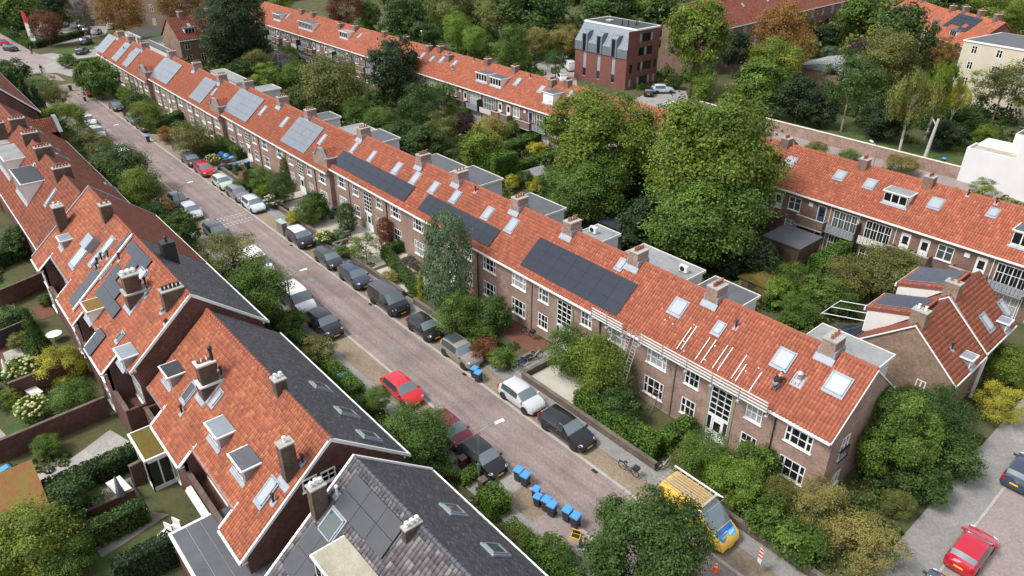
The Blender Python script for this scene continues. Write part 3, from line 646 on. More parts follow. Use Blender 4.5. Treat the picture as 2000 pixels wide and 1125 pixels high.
# ------------------------------------------------------------------ ground, street, pavements
def sheet(name, pts, mat, z=0.0, kind='structure'):
    mb = MB(); mb.poly([(p[0], p[1], z) for p in pts], 0); o = mb.build(name, M[mat] if isinstance(mat, str) else mat); tag(o, kind=kind); return o
def rect(name, x0, x1, y0, y1, mat, z=0.0, kind='structure'): return sheet(name, [(x0, y0), (x1, y0), (x1, y1), (x0, y1)], mat, z, kind)
def slab(name, x0, x1, y0, y1, mat, z1=.1, kind='structure'):
    o = MB().box(x0, x1, y0, y1, -.05, z1).build(name, M[mat]); tag(o, kind=kind); return o
rect('ground', -1500, 900, -900, 1500, 'soil', 0.0)
XE = -168.0
rect('road', XE, 6, 24.9, 29.45, 'road_brick', .012)                      # the street between the kerbs
for nm, a, b in (('kerb', 24.68, 24.92), ('kerb', 29.43, 29.67)): slab(nm, XE+4, -9, a, b, 'kerb', .045)
rect('parking_strip', XE+6, -9.5, 29.67, 31.25, 'cobble_yellow', .016); rect('parking_strip', XE+6, -24.2, 22.75, 24.68, 'cobble_yellow', .016)
rect('parking_strip', -24.2, -8, 22.75, 24.68, 'road_pink', .02)
slab('pavement', XE+6, -9.0, 31.25, 32.5, 'pave_grey', .09); slab('pavement', XE+6, -8.0, 21.45, 22.75, 'pave_grey', .09)
# apron of pale slabs at the bins, each slab laid on its own
ap = MB().box(-28.9, -26.9, 22.8, 24.6, -.02, .05).build('pavement_apron', M['kerb']); tag(ap, kind='structure')
sm = MB().box(.012, .588, .012, .588, 0, .012).mesh('paving_slab', M['pave_light'])
for i in range(3):
    for j in range(3): link('paving_slab', sm, ap, (-28.85+i*.65, 22.82+j*.6, .05))
# side street with its pavements
rect('side_street', -5.3, 3.0, 24.0, 400, 'road_pink', .02); slab('side_kerb', -5.48, -5.26, 33, 300, 'kerb', .06)
slab('side_pavement', -8.0, -5.46, 31.2, 300, 'pave_grey', .10)
rect('road_junction', -9.0, 3.0, 22, 31.25, 'road_brick', .024)
# white bars of the raised crossing
cr = at(440, 436); bar = MB().box(-.12, .12, -.12, .12, 0, .004).mesh('road_marking', M['road_paint'])
for k in range(9):
    for s in (0, 1):
        for t in (-.45, .45): tag(link('road_marking', bar, None, (cr[0]+s*2.0-1.3+t*.8, 25.3+k*.45, .022), (0, 0, math.pi/2)), kind='structure')
# far crossing road, its verge, car park
def gpoly(name, px, mat, z): return sheet(name, [at(*p, z)[:2] for p in px], mat, z)
gpoly('crossing_road', [(-160, 170), (-40, 118), (70, 108), (180, 92), (330, 66), (520, 26), (540, 34), (400, 78), (190, 128), (140, 150), (110, 142), (40, 146), (-120, 220)], 'pave_light', .03)
gpoly('forecourt', [(-120, 130), (-20, 60), (10, 66), (60, 100), (110, 118), (30, 150), (-100, 180)], 'road_pink', .034)
gpoly('car_park', [(60, 74), (66, 40), (108, 26), (150, 22), (215, 52), (205, 68), (150, 80), (95, 92)], 'pave_light', .026)
gpoly('verge', [(97, 103), (106, 98), (180, 87), (186, 95), (130, 108)], 'lawn', .04)
gpoly('verge', [(268, 72), (330, 60), (345, 64), (275, 78)], 'lawn', .04); gpoly('railway', [(240, 62), (330, 44), (420, 28), (425, 38), (340, 58), (255, 74)], 'asphalt', .036)
gpoly('road_triangle', [(84, 142), (112, 146), (128, 158), (84, 156)], 'road_brick', .045)
# rear lane and park beyond the second row
rect('rear_lane', -80, -5, 96, 109.2, 'road_pink', .016); rect('lawn', -75, -9, 109.6, 124, 'lawn', .012)
gpoly('car_park', [(1215, 205), (1290, 170), (1340, 178), (1350, 215), (1290, 232)], 'pave_light', .03); gpoly('car_park', [(960, 118), (1040, 128), (1120, 95), (1128, 175), (1070, 175), (1000, 150), (940, 135)], 'pave_light', .03)
gpoly('sports_field', [(1100, 45), (1290, 20), (1300, 60), (1250, 75), (1110, 70)], 'lawn', .02)
# front gardens of the long row: gravel, paths, soil
def garden(name, x0, x1, mat, y0=32.9, y1=38.1): rect(name, x0, x1, y0, y1, mat, .02)
garden('gravel_garden', -36.0, -26.5, 'gravel', 32.9, 36.2); garden('path', -37.8, -36.3, 'pave_grey', 32.5, 38.1); garden('flower_bed', -46.5, -38.0, 'soil'); rect('flower_bed', -43.5, -38.2, 35.6, 37.9, 'redsoil', .026)
garden('path', -21.9, -20.3, 'pave_grey', 32.5, 38.1); garden('gravel_garden', -60.4, -54.5, 'gravel', 33.2, 36.6); garden('path', -53.8, -52.3, 'pave_grey', 32.5, 38.1); garden('gravel_garden', -77, -61, 'gravel', 33.0, 38.1)
garden('path', -86.2, -84.2, 'gravel', 32.5, 37); garden('gravel_garden', -83.8, -78.5, 'gravel', 33.6, 36.9); rect('flower_bed', -100.5, -93.5, 33, 34.6, 'redsoil', .024); garden('path', -102.8, -100.8, 'pave_grey', 32.5, 37)
# left-hand gardens behind the stepped houses (patios, lawns, decks) measured from the photograph
def gq(name, px, mat, z=.02): return sheet(name, [at(*p, 0)[:2] for p in px], mat, z)
gq('patio', [(128, 905), (215, 840), (270, 872), (150, 925)], 'patio_pale', .03); gq('patio', [(60, 925), (128, 892), (150, 925), (80, 955)], 'patio_pale', .028)
gq('lawn', [(5, 835), (40, 822), (62, 828), (20, 862)], 'lawn'); gq('path', [(-30, 850), (0, 838), (25, 865), (-20, 880)], 'pave_light', .022)
gq('lawn', [(185, 1085), (305, 1040), (335, 1075), (240, 1125), (190, 1125)], 'lawn', .024); gq('path', [(180, 1062), (300, 1000), (330, 1005), (200, 1090)], 'wood_grey', .026)
gq('lawn', [(-30, 560), (25, 545), (35, 575), (-30, 600)], 'lawn', .022); gq('patio', [(-30, 580), (25, 578), (30, 605), (-30, 625)], 'patio_pale', .026); gq('patio', [(5, 690), (38, 676), (48, 695), (12, 706)], 'patio_pale', .026); gq('patio', [(60, 600), (95, 595), (110, 615), (80, 625)], 'redsoil', .028)
gq('lawn', [(-40, 690), (10, 650), (60, 660), (20, 720), (-40, 730)], 'redsoil', .02)

for k, (x, y) in enumerate(((-20, 27.0), (-34, 27.4), (-47, 26.7), (-63, 27.2), (-82, 27), (-104, 27.1))):
    tag(MB().cyl((x, y, .013), (x, y, .019), .33, n=20).build('manhole_cover', M['metal_grey']), kind='structure')
for x in (-25, -40, -55, -72, -92):
    for y in (25.05, 29.3): tag(MB().box(x, x+.5, y-.13, y+.13, .013, .02).build('drain_grate', M['black_metal']), kind='structure')
# ------------------------------------------------------------------ the long terrace across the street: ten house blocks
CHX = [-16.15, -25.3, -32.9, -40.5, -47.5, -56.7, -63.4, -75.9, -88.6, -96.9, -108.4, -117.1, -127.9, -139.9, -153.2, -161.5, -168.5]
DZ = {38.15: 0.0, 37.6: -.44, 37.0: -.92, 36.3: -1.42}
def roof_F(yf): return Slope((0, yf-.35, 5.6+DZ[yf]), (1, 0, 0), (0, 4.4, 3.6))
PITCH_V = math.hypot(4.4, 3.6)
PANEL = dict(
 A1=((-42.9, -31.4), 7, 3), A2=((-59.0, -47.5), 7, 2), A3=((-76.9, -61.7), 9, 2))
ROW = []
def terrace_unit(x0, x1, s, yf, label, bay=False, near=0, cover=True):
    org = ((x0+x1)/2, yf, 0); R = empty('terraced_house', org); tag(R, label, 'house', 'brick houses of the long terrace')
    ROW.append(R); wb = MB(); wide, nar = 1.9, 1.25; dz = DZ[yf]; top = 5.45+dz
    ops = []
    for dx, wd, kd in ((5.95, wide, 'triple'), (-5.9, wide, 'triple'), (2.6, nar, 'double_r'), (-2.6, nar, 'double')):
        c = s+dx
        ops.append((c-wd/2, c+wd/2, 3.68+dz, 5.02+dz, kd)); ops.append((c-wd/2, c+wd/2, (.82 if wd > 1.5 else .95)+dz*.4, 2.42+dz*.6, kd))
    st = (s-.88, s+.88, .1, 4.85+dz)
    wall_holes(wb, x0+.002, x1-.002, 0, top, yf, [o[:4] for o in ops] + [st], 'x', -1, .14)
    yb = yf+8.1
    wb.box(x0, x1, yb-.25, yb, 0, top)
    zr = 9.05+dz
    for x in ((x1,) if near or bay else ()) + ((x0,) if x0 < -172 else ()):
        sg = 1 if x == x1 else -1
        gh = [(39.7, 40.75, 3.0, 4.85), (39.75, 40.8, .55, 1.65)] if near else []
        wall_holes(wb, yf+.004, yb, 0, top, x-.004*sg, gh, 'y', sg, .14)
        wb.poly([(x-.004*sg, yf-.2, top), (x-.004*sg, yb+.2, top), (x-.004*sg, yf+4.05, zr)])
    wall = wb.build('wall', M['brick_pink'], R)
    for (a, b, z0, z1, kd) in ops: put_window(R, (a, yf, z0), b-a, z1-z0, kd)
    if near:
        put_window(R, (x1, 39.7, 3.0), 1.05, 1.85, 'two', '+x'); put_window(R, (x1, 39.75, .55), 1.05, 1.1, 'two', '+x')
        rb = MB(); 
        for k in range(9): rb.box(x1+.12, x1+.14, 39.6+k*.155, 39.62+k*.155, 2.95, 3.8)
        rb.box(x1+.02, x1+.16, 39.58, 40.88, 3.78, 3.82); rb.box(x1+.02, x1+.16, 39.58, 40.88, 2.9, 2.95); rb.build('balcony_rail', M['black_metal'], R)
        MB().box(x0+.0, x1, yf-.02, yf, .05, .06).build('plinth', M['concrete'], R)
    # stair bay: stone jambs, tall window, front door
    jb = MB().box(s-1.12, s-.88, yf-.06, yf+.13, 0, 4.95+dz).box(s+.88, s+1.12, yf-.06, yf+.13, 0, 4.95+dz).box(s-.88, s+.88, yf-.06, yf+.13, 4.85+dz, 4.95+dz); jb.build('stone_surround', M['stone_beige'], R)
    put_window(R, (s-.88, yf, 2.35), 1.76, 2.5+dz, 'stair', glass='glass_dark', sill=False)
    db = MB().box(s-.88, s-.47, yf-.01, yf+.09, .1, .95).box(s+.47, s+.88, yf-.01, yf+.09, .1, .95).box(s-.88, s+.88, yf-.012, yf+.09, 2.2, 2.35)
    for x in (s-.88, s-.52, s+.47, s+.83): db.box(x, x+.05, yf-.011, yf+.09, .95, 2.2)
    fr = db.build('door_frame', M['white_paint'], R); MB().box(s-.83, s-.52, yf+.04, yf+.06, .95, 2.2).box(s+.52, s+.83, yf+.04, yf+.06, .95, 2.2).build('side_light', M['glass_dark'], fr, org=org)
    put_door(R, (s-.47, yf, .1), .94, 2.1); MB().box(s-.9, s+.9, yf-.6, yf-.01, 0, .1).build('doorstep', M['concrete'], R)
    # roof
    sl = roof_F(yf); mb = MB(); zb = 0
    yE, zE = yf-.35, 5.6+dz; rY, rZ = yf+4.05, 9.2+dz; bY = yb+.35
    mb.prism([(x0, yE, zE), (x0, rY, rZ), (x0, bY, zE), (x0, bY, zE-.12), (x0, rY, rZ-.14), (x0, yE, zE-.12)], (x1-x0, 0, 0)); roof = mb.build('roof', M['tile_red'], R)
    sl0 = Slope((x0+.02, yE-.04, zE-.03), (1, 0, 0), (0, 4.4, 3.6))
    tiles(R, sl0.O, sl0.U, sl0.V, x1-x0-.04, PITCH_V+.04, .245, .345, 'pan', M['tile_orange' if yf > 38 else 'tile_mid'], M['tile_orange_obj'], near)  # far blocks: redder tile, distance haze partly put into its colour
    back = MB(); nb = int((x1-x0)/.5)
    rt_ = MB(); n = int((x1-x0)/.42)
    for i in range(n):
        a = x0+.01+i*(x1-x0-.02)/n; b = a+(x1-x0-.02)/n-.012; h = .012*(i % 2)
        rt_.prism([(a, rY-.17, rZ-.05), (a, rY-.1, rZ+.1+h), (a, rY, rZ+.15+h), (a, rY+.1, rZ+.1+h), (a, rY+.17, rZ-.05)], (b-a, 0, 0))
    o = rt_.build('ridge_tiles', M['tile_orange'], R); tag(o, kind='stuff')
    gb = MB().box(x0+.002, x1-.002, yE-.16, yE+.02, zE-.16, zE+.0).box(x0+.003, x1-.003, yE-.02, yf-.004, zE-.2, zE-.125); gb.build('gutter', M['white_paint'], R)
    MB().box(x0+.002, x1-.002, bY-.05, bY+.14, zE-.16, zE).build('gutter', M['zinc'], R)
    if near: MB().prism([(x1, yE, zE-.14), (x1, rY, rZ-.16), (x1, bY, zE-.14), (x1, bY, zE-.02), (x1, rY, rZ-.02), (x1, yE, zE-.02)], (.05, 0, 0)).build('bargeboard', M['white_paint'], R)
    for xp in (s+4.2, s-4.1): MB().cyl((xp, yf-.07, .05), (xp, yf-.07, 5.4+dz), .05, n=8).build('downpipe', M['black_plastic'] if xp > s else M['metal_grey'], R)
    if bay:
        b0, b1 = x1-3.65, x1-.12; bw = MB(); y1b = yf+3.2; zs, za = 7.05+dz, 8.05+dz; xm = (b0+b1)/2
        pr = [(b0, 5.35+dz), (b1, 5.35+dz), (b1, zs), (b1-.5, zs), (xm+.35, za), (xm-.35, za), (b0+.5, zs), (b0, zs)]
        bw.prism([(x, yf-.012, z) for x, z in pr], (0, .3, 0))
        bw.box(b1-.25, b1-.002, yf+.288, yf+2.4, 5.3+dz, zs-.02); bw.box(b0+.002, b0+.25, yf+.288, yf+2.4, 5.3+dz, zs-.02); by_ = bw.build('bay_gable', M['brick_pink'], R)
        cp = MB()
        for (xa, za_), (xb, zb_) in (((b0, zs), (b0+.5, zs)), ((b0+.5, zs), (xm-.35, za)), ((xm-.35, za), (xm+.35, za)), ((xm+.35, za), (b1-.5, zs)), ((b1-.5, zs), (b1, zs))):
            cp.prism([(xa, yf-.09, za_+.002), (xb, yf-.09, zb_+.002), (xb, yf-.09, zb_+.14), (xa, yf-.09, za_+.14)], (0, .46, 0))
        cp.box(b1-.3, b1+.08, yf+.375, yf+2.2, zs-.01, zs+.13); cp.box(b0-.08, b0+.3, yf+.375, yf+2.2, zs-.01, zs+.13); cp.build('coping', M['zinc'], by_, org=org)
        s1 = Slope((b1-.35, yf+.3, zs-.05), (0, 1, 0), (-(b1-.35-xm), 0, za-.1-zs)); s2 = Slope((b0+.35, yf+.3, zs-.05), (0, 1, 0), (xm-b0-.35, 0, za-.1-zs))
        for q in (s1, s2): tiles(R, q.O, q.U, q.V, 2.6, math.hypot(xm-b0-.35, za-.1-zs), .245, .34, 'wave', M['tile_orange'], name='bay_tiles')
        MB().prism([(b0+.35, yf+.3, zs-.08), (b1-.35, yf+.3, zs-.08), (xm, yf+.3, za-.16)], (0, 2.6, 0)).build('bay_roof', M['tile_red'], R)
    for cx in CHX:
        if x0 <= cx < x1:
            chimney(R, (cx, rY), .95, 1.35, rZ-.75, rZ+.85, random.choice((3, 4, 4, 5)), cap='concrete')
            MB().prism([(cx-.68, rY-1.0, rZ-.78), (cx-.68, rY-.675, rZ-.42), (cx-.68, rY-.675, rZ-.30), (cx-.68, rY-1.0, rZ-.68)], (1.36, 0, 0)).build('flashing', M['lead'], R)
            MB().box(cx-.6, cx-.48, rY-.7, rY+.7, rZ-.6, rZ+.2).box(cx+.48, cx+.6, rY-.7, rY+.7, rZ-.6, rZ+.2).build('flashing', M['lead'], R)
    return R, sl
U = []
YA, YB, YC, YD = 38.15, 37.6, 37.0, 36.3
spec = [(-29.05, -13.0, -21.1, YA, 'orange tiled house block at the street corner with white mounting rails on its roof', False, 300),
 (-45.1, -29.05, -37.05, YA, 'orange tiled house block under the biggest black solar array, three modules high', False, 300),
 (-61.15, -45.1, -53.1, YA, 'orange tiled house block behind the tall blue green tree, two rows of black modules', False, 0),
 (-77.2, -61.15, -69.35, YA, 'orange tiled house block with the longest two row black solar array', False, 0),
 (-93.4, -77.2, -85.1, YB, 'house block with a white coped bay gable nearest the camera and large grey array', True, 0),
 (-109.5, -93.4, -101.75, YB, 'house block with blue bags below its windows and a five by four array', False, 0),
 (-125.4, -109.5, -117.3, YC, 'house block with the second bay gable and a small slanting grey array', True, 0),
 (-141.5, -125.4, -133.4, YC, 'house block with a grey four by three array between second and third bay gables', False, 0),
 (-157.2, -141.5, -149.3, YD, 'house block with the third, farthest bay gable and a narrow array', True, 0),
 (-172.6, -157.2, -165, YD, 'far end house block of the terrace by the crossing road with two narrow arrays', False, 0)]
for sp in spec:
    U.append(terrace_unit(*sp[:5], bay=sp[5], near=sp[6]))
def uvset(i, pts): return [U[i][1].uv(*p) for p in pts]
def add_solar(i, quad, cols, rows, mat='solar_black', skip=()):
    q = uvset(i, quad); u0 = (q[0][0]+q[3][0])/2; u1 = (q[1][0]+q[2][0])/2; v0 = (q[2][1]+q[3][1])/2; v1 = (q[0][1]+q[1][1])/2
    solar(U[i][1], u0, v0, cols, rows, (u1-u0)/cols, (v1-v0)/rows, U[i][0], mat, skip=skip)
add_solar(1, [(1061.3,465.4),(1250.7,560.8),(1200,618),(1015,515)], 7, 3); add_solar(2, [(844,381.8),(980.8,452.7),(953.8,483),(813.6,407)], 7, 2); add_solar(3, [(676.3,295.8),(815,367.5),(787.2,394),(650.4,319.6)], 9, 2)
add_solar(4, [(593,230),(639.2,254.8),(590.7,299.8),(543.3,273.2)], 4, 4, 'solar_grey'); add_solar(5, [(476.3,174.3),(522.5,198.1),(477.4,238.6),(432.4,213.2)], 5, 4, 'solar_grey'); add_solar(6, [(410.3,152),(429.6,165.5),(388.4,201.6),(364.7,187.4)], 3, 4, 'solar_grey')
add_solar(7, [(328,114),(362.1,131.3),(322.2,164.8),(289.4,145.1)], 5, 4, 'solar_grey'); add_solar(8, [(271.3,95),(282.9,101.2),(244.8,130.8),(235.5,124.4)], 2, 4, 'solar_grey'); add_solar(9, [(250.5,84.4),(261.4,89.7),(225.1,119.7),(214.7,113.5)], 2, 4, 'solar_grey'); add_solar(9, [(217.5,67.7),(233.2,76.5),(198.5,104.2),(184.7,95.5)], 3, 4, 'solar_grey')
def unit_at(x):
    for i, sp in enumerate(spec):
        if sp[0] <= x < sp[1]: return i
    return 0
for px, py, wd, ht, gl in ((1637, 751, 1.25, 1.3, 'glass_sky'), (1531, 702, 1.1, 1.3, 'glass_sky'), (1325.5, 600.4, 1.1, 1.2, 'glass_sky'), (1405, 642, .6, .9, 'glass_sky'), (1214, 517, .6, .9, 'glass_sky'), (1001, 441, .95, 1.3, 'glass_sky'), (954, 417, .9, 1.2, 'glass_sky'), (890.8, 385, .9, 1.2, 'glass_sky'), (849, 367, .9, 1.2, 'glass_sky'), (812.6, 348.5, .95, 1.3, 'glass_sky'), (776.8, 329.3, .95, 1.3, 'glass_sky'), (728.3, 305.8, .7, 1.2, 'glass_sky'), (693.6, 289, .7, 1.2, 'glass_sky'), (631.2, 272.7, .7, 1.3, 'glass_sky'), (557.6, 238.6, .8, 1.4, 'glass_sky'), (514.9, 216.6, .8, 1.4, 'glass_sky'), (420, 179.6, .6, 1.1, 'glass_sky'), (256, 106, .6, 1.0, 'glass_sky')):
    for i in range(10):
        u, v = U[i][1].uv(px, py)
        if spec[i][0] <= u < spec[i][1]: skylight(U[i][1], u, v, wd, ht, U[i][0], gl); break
def roof_vent(sl, parent, px, py, kind='pipe', mat='black_plastic'):
    u, v = sl.uv(px, py); b = sl.P(u, v, .03); mb = MB()
    sl.box(mb, (u-.2, u+.2), (v-.25, v+.2), (.02, .07), 1)
    if kind == 'pipe': mb.lathe([(.07, 0), (.07, .5), (.11, .52), (.11, .62), (.05, .68)], b, 10)
    elif kind == 'cowl': sl.box(mb, (u-.42, u+.42), (v-.5, v+.45), (.06, .085), 1); mb.lathe([(.24, .0), (.16, .1), (.13, .16), (.13, .5), (.22, .52), (.24, .64), (.16, .74), (.05, .8)], b, 14)
    else: mb.lathe([(.13, 0), (.13, .25), (.1, .3)], b, 8)
    mb.build('roof_vent', [M[mat], M['lead']], parent)
roof_vent(U[0][1], U[0][0], 1560, 744, 'cowl', 'aluminium'); roof_vent(U[0][1], U[0][0], 1437, 640); roof_vent(U[2][1], U[2][0], 929, 375); roof_vent(U[9][1], U[9][0], 243, 98)
# flat roofed rear wings showing above the ridge
def rear_wing(i, top, right, roofmat, label, z=6.2, wall='render_white', ac=None, front=46.0):
    a, b = at(*top, z), at(*right, z); yb = (a[1]+b[1])/2; x0, x1 = a[0], b[0]; fy = spec[i][3]+7.6
    R = empty('flat_roofed_wing', ((x0+x1)/2, yb, 0)); tag(R, label, 'extension', 'flat roofed wings behind the long terrace')
    MB().box(x0, x1, fy+.55, yb, 0, z-.3).build('wall', M[wall], R); MB().box(x0-.12, x1+.12, fy+.56, yb+.12, z-.298, z-.06).build('roof', M[roofmat], R)
    f = MB(); 
    for q in ((x0-.19, x0-.11, fy+.55, yb+.19), (x1+.11, x1+.19, fy+.55, yb+.19), (x0-.11, x1+.11, yb+.11, yb+.19)): f.box(*q, z-.26, z+.0)
    f.build('fascia', M['off_white'], R)
    if ac:
        q = at(*ac, z+.4); aircon(q[0], q[1], z-.06)
    return R
AC = [0]
def aircon(x, y, z):
    lab = ('white air conditioning unit on the small grey flat roof', 'white outdoor air conditioning unit on the long flat roof behind the biggest solar array')[AC[0] % 2]; AC[0] += 1
    o = empty('air_conditioner', (x, y, z)); tag(o, lab, 'air conditioner')
    MB().box(x-.4, x+.4, y-.16, y+.16, z+.06, z+.66).build('casing', M['white_paint'], o); MB().cyl((x-.08, y-.165, z+.36), (x-.08, y-.19, z+.36), .24, n=18).build('fan_grille', M['black_plastic'], o)
    MB().box(x-.35, x-.27, y-.2, y+.2, z, z+.06).box(x+.27, x+.35, y-.2, y+.2, z, z+.06).build('foot', M['black_plastic'], o)
WING = [(0, (1610,633), (1742,692.5), 'bitumen_pale', 'largest flat roofed rear wing with pale grey roof, at the corner end'), (0, (1399,540.5), (1479.6,576.7), 'bitumen', 'rear wing with white boarded end wall and plain grey roof, second from the corner'),
 (1, (1257.7,477.4), (1374,527), 'bitumen_pale', 'long grey flat roof wing carrying a white air conditioner behind the biggest array'), (1, (1168,439), (1208.8,456), 'bitumen_pale', 'small white rear wing with an air conditioner beside a black shed roof'), (2, (1036.5,377.4), (1102.4,405.5), 'bitumen', 'rear wing with dark blue grey roof and white end wall, mid row'),
 (3, (923.4,324.2), (980.8,347.8), 'bitumen', 'rear wing with dark teal fascia near the round lime bush'), (3, (852.5,300.5), (911.6,326), 'bitumen', 'dark roofed rear wing joined to the teal edged one'), (4, (704,241), (735,253), 'bitumen_pale', 'narrow pale roofed rear wing left of a white cube wing'), (4, (735,253), (785,267), 'bitumen', 'white cube rear wing with grey roof behind the two slim chimneys'),
 (4, (642.7,217.8), (664,227), 'bitumen', 'rear wing with black pipes below the big array'), (6, (529.4,164.6), (548,171.5), 'bitumen_pale', 'small pale roofed wing beside the dark timber shed'), (6, (439,133.4), (483,157), 'bitumen_pale', 'wide pale roofed rear wing with two dark vents'), (8, (293.8,77.7), (340,102), 'bitumen', 'grey roofed rear wing by the semi detached house'), (9, (250,61), (272,73), 'bitumen_pale', 'farthest rear wing, white with a pale roof')]
for i, t_, r_, m_, lab in WING:
    rear_wing(i, t_, r_, m_, lab, ac={1: None}.get(0))
aircon(at(1155, 452, 6.4)[0], 48.0, 6.14); aircon(at(1328, 530, 6.4)[0], 48.2, 6.14)
# ------------------------------------------------------------------ the stepped houses on the near side of the street (front towards +y)
def dormer(parent, sl, u0, u1, vb, hgt, roofmat='bitumen', rise=.0, cheek='zinc', win=True, over=.15, face='white_paint', depthv=None):
    """box dormer standing on a roof slope: front wall at slope height vb, roof running back into the slope"""
    pl = tuple(parent.location); D = nrm((sl.V[0], sl.V[1], 0)); B0, B1 = sl.P(u0, vb), sl.P(u1, vb); sp = sl.V[2]/math.hypot(sl.V[0], sl.V[1])
    run = hgt/(sp - rise); Z = np.array([0, 0, 1.0]); T0, T1 = B0+Z*hgt, B1+Z*hgt; R0, R1 = T0+D*run+Z*run*rise, T1+D*run+Z*run*rise
    d = MB().prism([B0-Z*.25, B1-Z*.25, T1, T0], D*.06); o = d.build('dormer', M[face], parent)
    sd = (B1-B0)/np.linalg.norm(B1-B0)
    c = MB()
    for b, t, r, s in ((B0, T0, R0, .002), (B1, T1, R1, -.052)): c.prism([b+sd*s, t+sd*s, r+sd*s], sd*.05)
    c.build('cheek', M[cheek], o, org=pl)
    t = .1; q = MB()
    a0, a1, e0, e1 = T0-sd*over-D*over+Z*.01, T1+sd*over-D*over+Z*.01, R0-sd*over+Z*.01, R1+sd*over+Z*.01
    q.prism([a0, a1, e1, e0], Z*t); q.build('fascia', M['white_paint'], o, org=pl)
    k = .1; q = MB(); f = lambda p, s, g: p + sd*s*k + D*g*k + Z*(t+.004)
    q.prism([f(a0, 1, 1), f(a1, -1, 1), f(e1, -1, 0), f(e0, 1, 0)], Z*.015); q.build('roof', M[roofmat], o, org=pl)
    if win:
        w_ = np.linalg.norm(B1-B0); n = max(1, int(round(w_/.75))); p = MB(); g = MB()
        for i in range(n):
            s0, s1 = .08+(w_-.16)*i/n+.05, .08+(w_-.16)*(i+1)/n-.05
            g.prism([B0+sd*s0-D*.02+Z*.3, B0+sd*s1-D*.02+Z*.3, B0+sd*s1-D*.02+Z*(hgt-.12), B0+sd*s0-D*.02+Z*(hgt-.12)], -D*.012)
            for (x0, x1, z0, z1) in ((s0-.05, s1+.05, .24, .3), (s0-.05, s1+.05, hgt-.12, hgt-.07), (s0-.05, s0, .3, hgt-.12), (s1, s1+.05, .3, hgt-.12)):
                p.prism([B0+sd*x0-D*.005+Z*z0, B0+sd*x1-D*.005+Z*z0, B0+sd*x1-D*.005+Z*z1, B0+sd*x0-D*.005+Z*z1], -D*.05)
        p.build('window', M['white_paint'], o, org=pl); g.build('pane', M['glass_dark'], o, org=pl)
    ap = MB(); sl.box(ap, (u0-.08, u1+.08), (vb-.24, vb+.02), (.03, .09)); ap.build('flashing', M['lead'], o, org=pl)
    return o
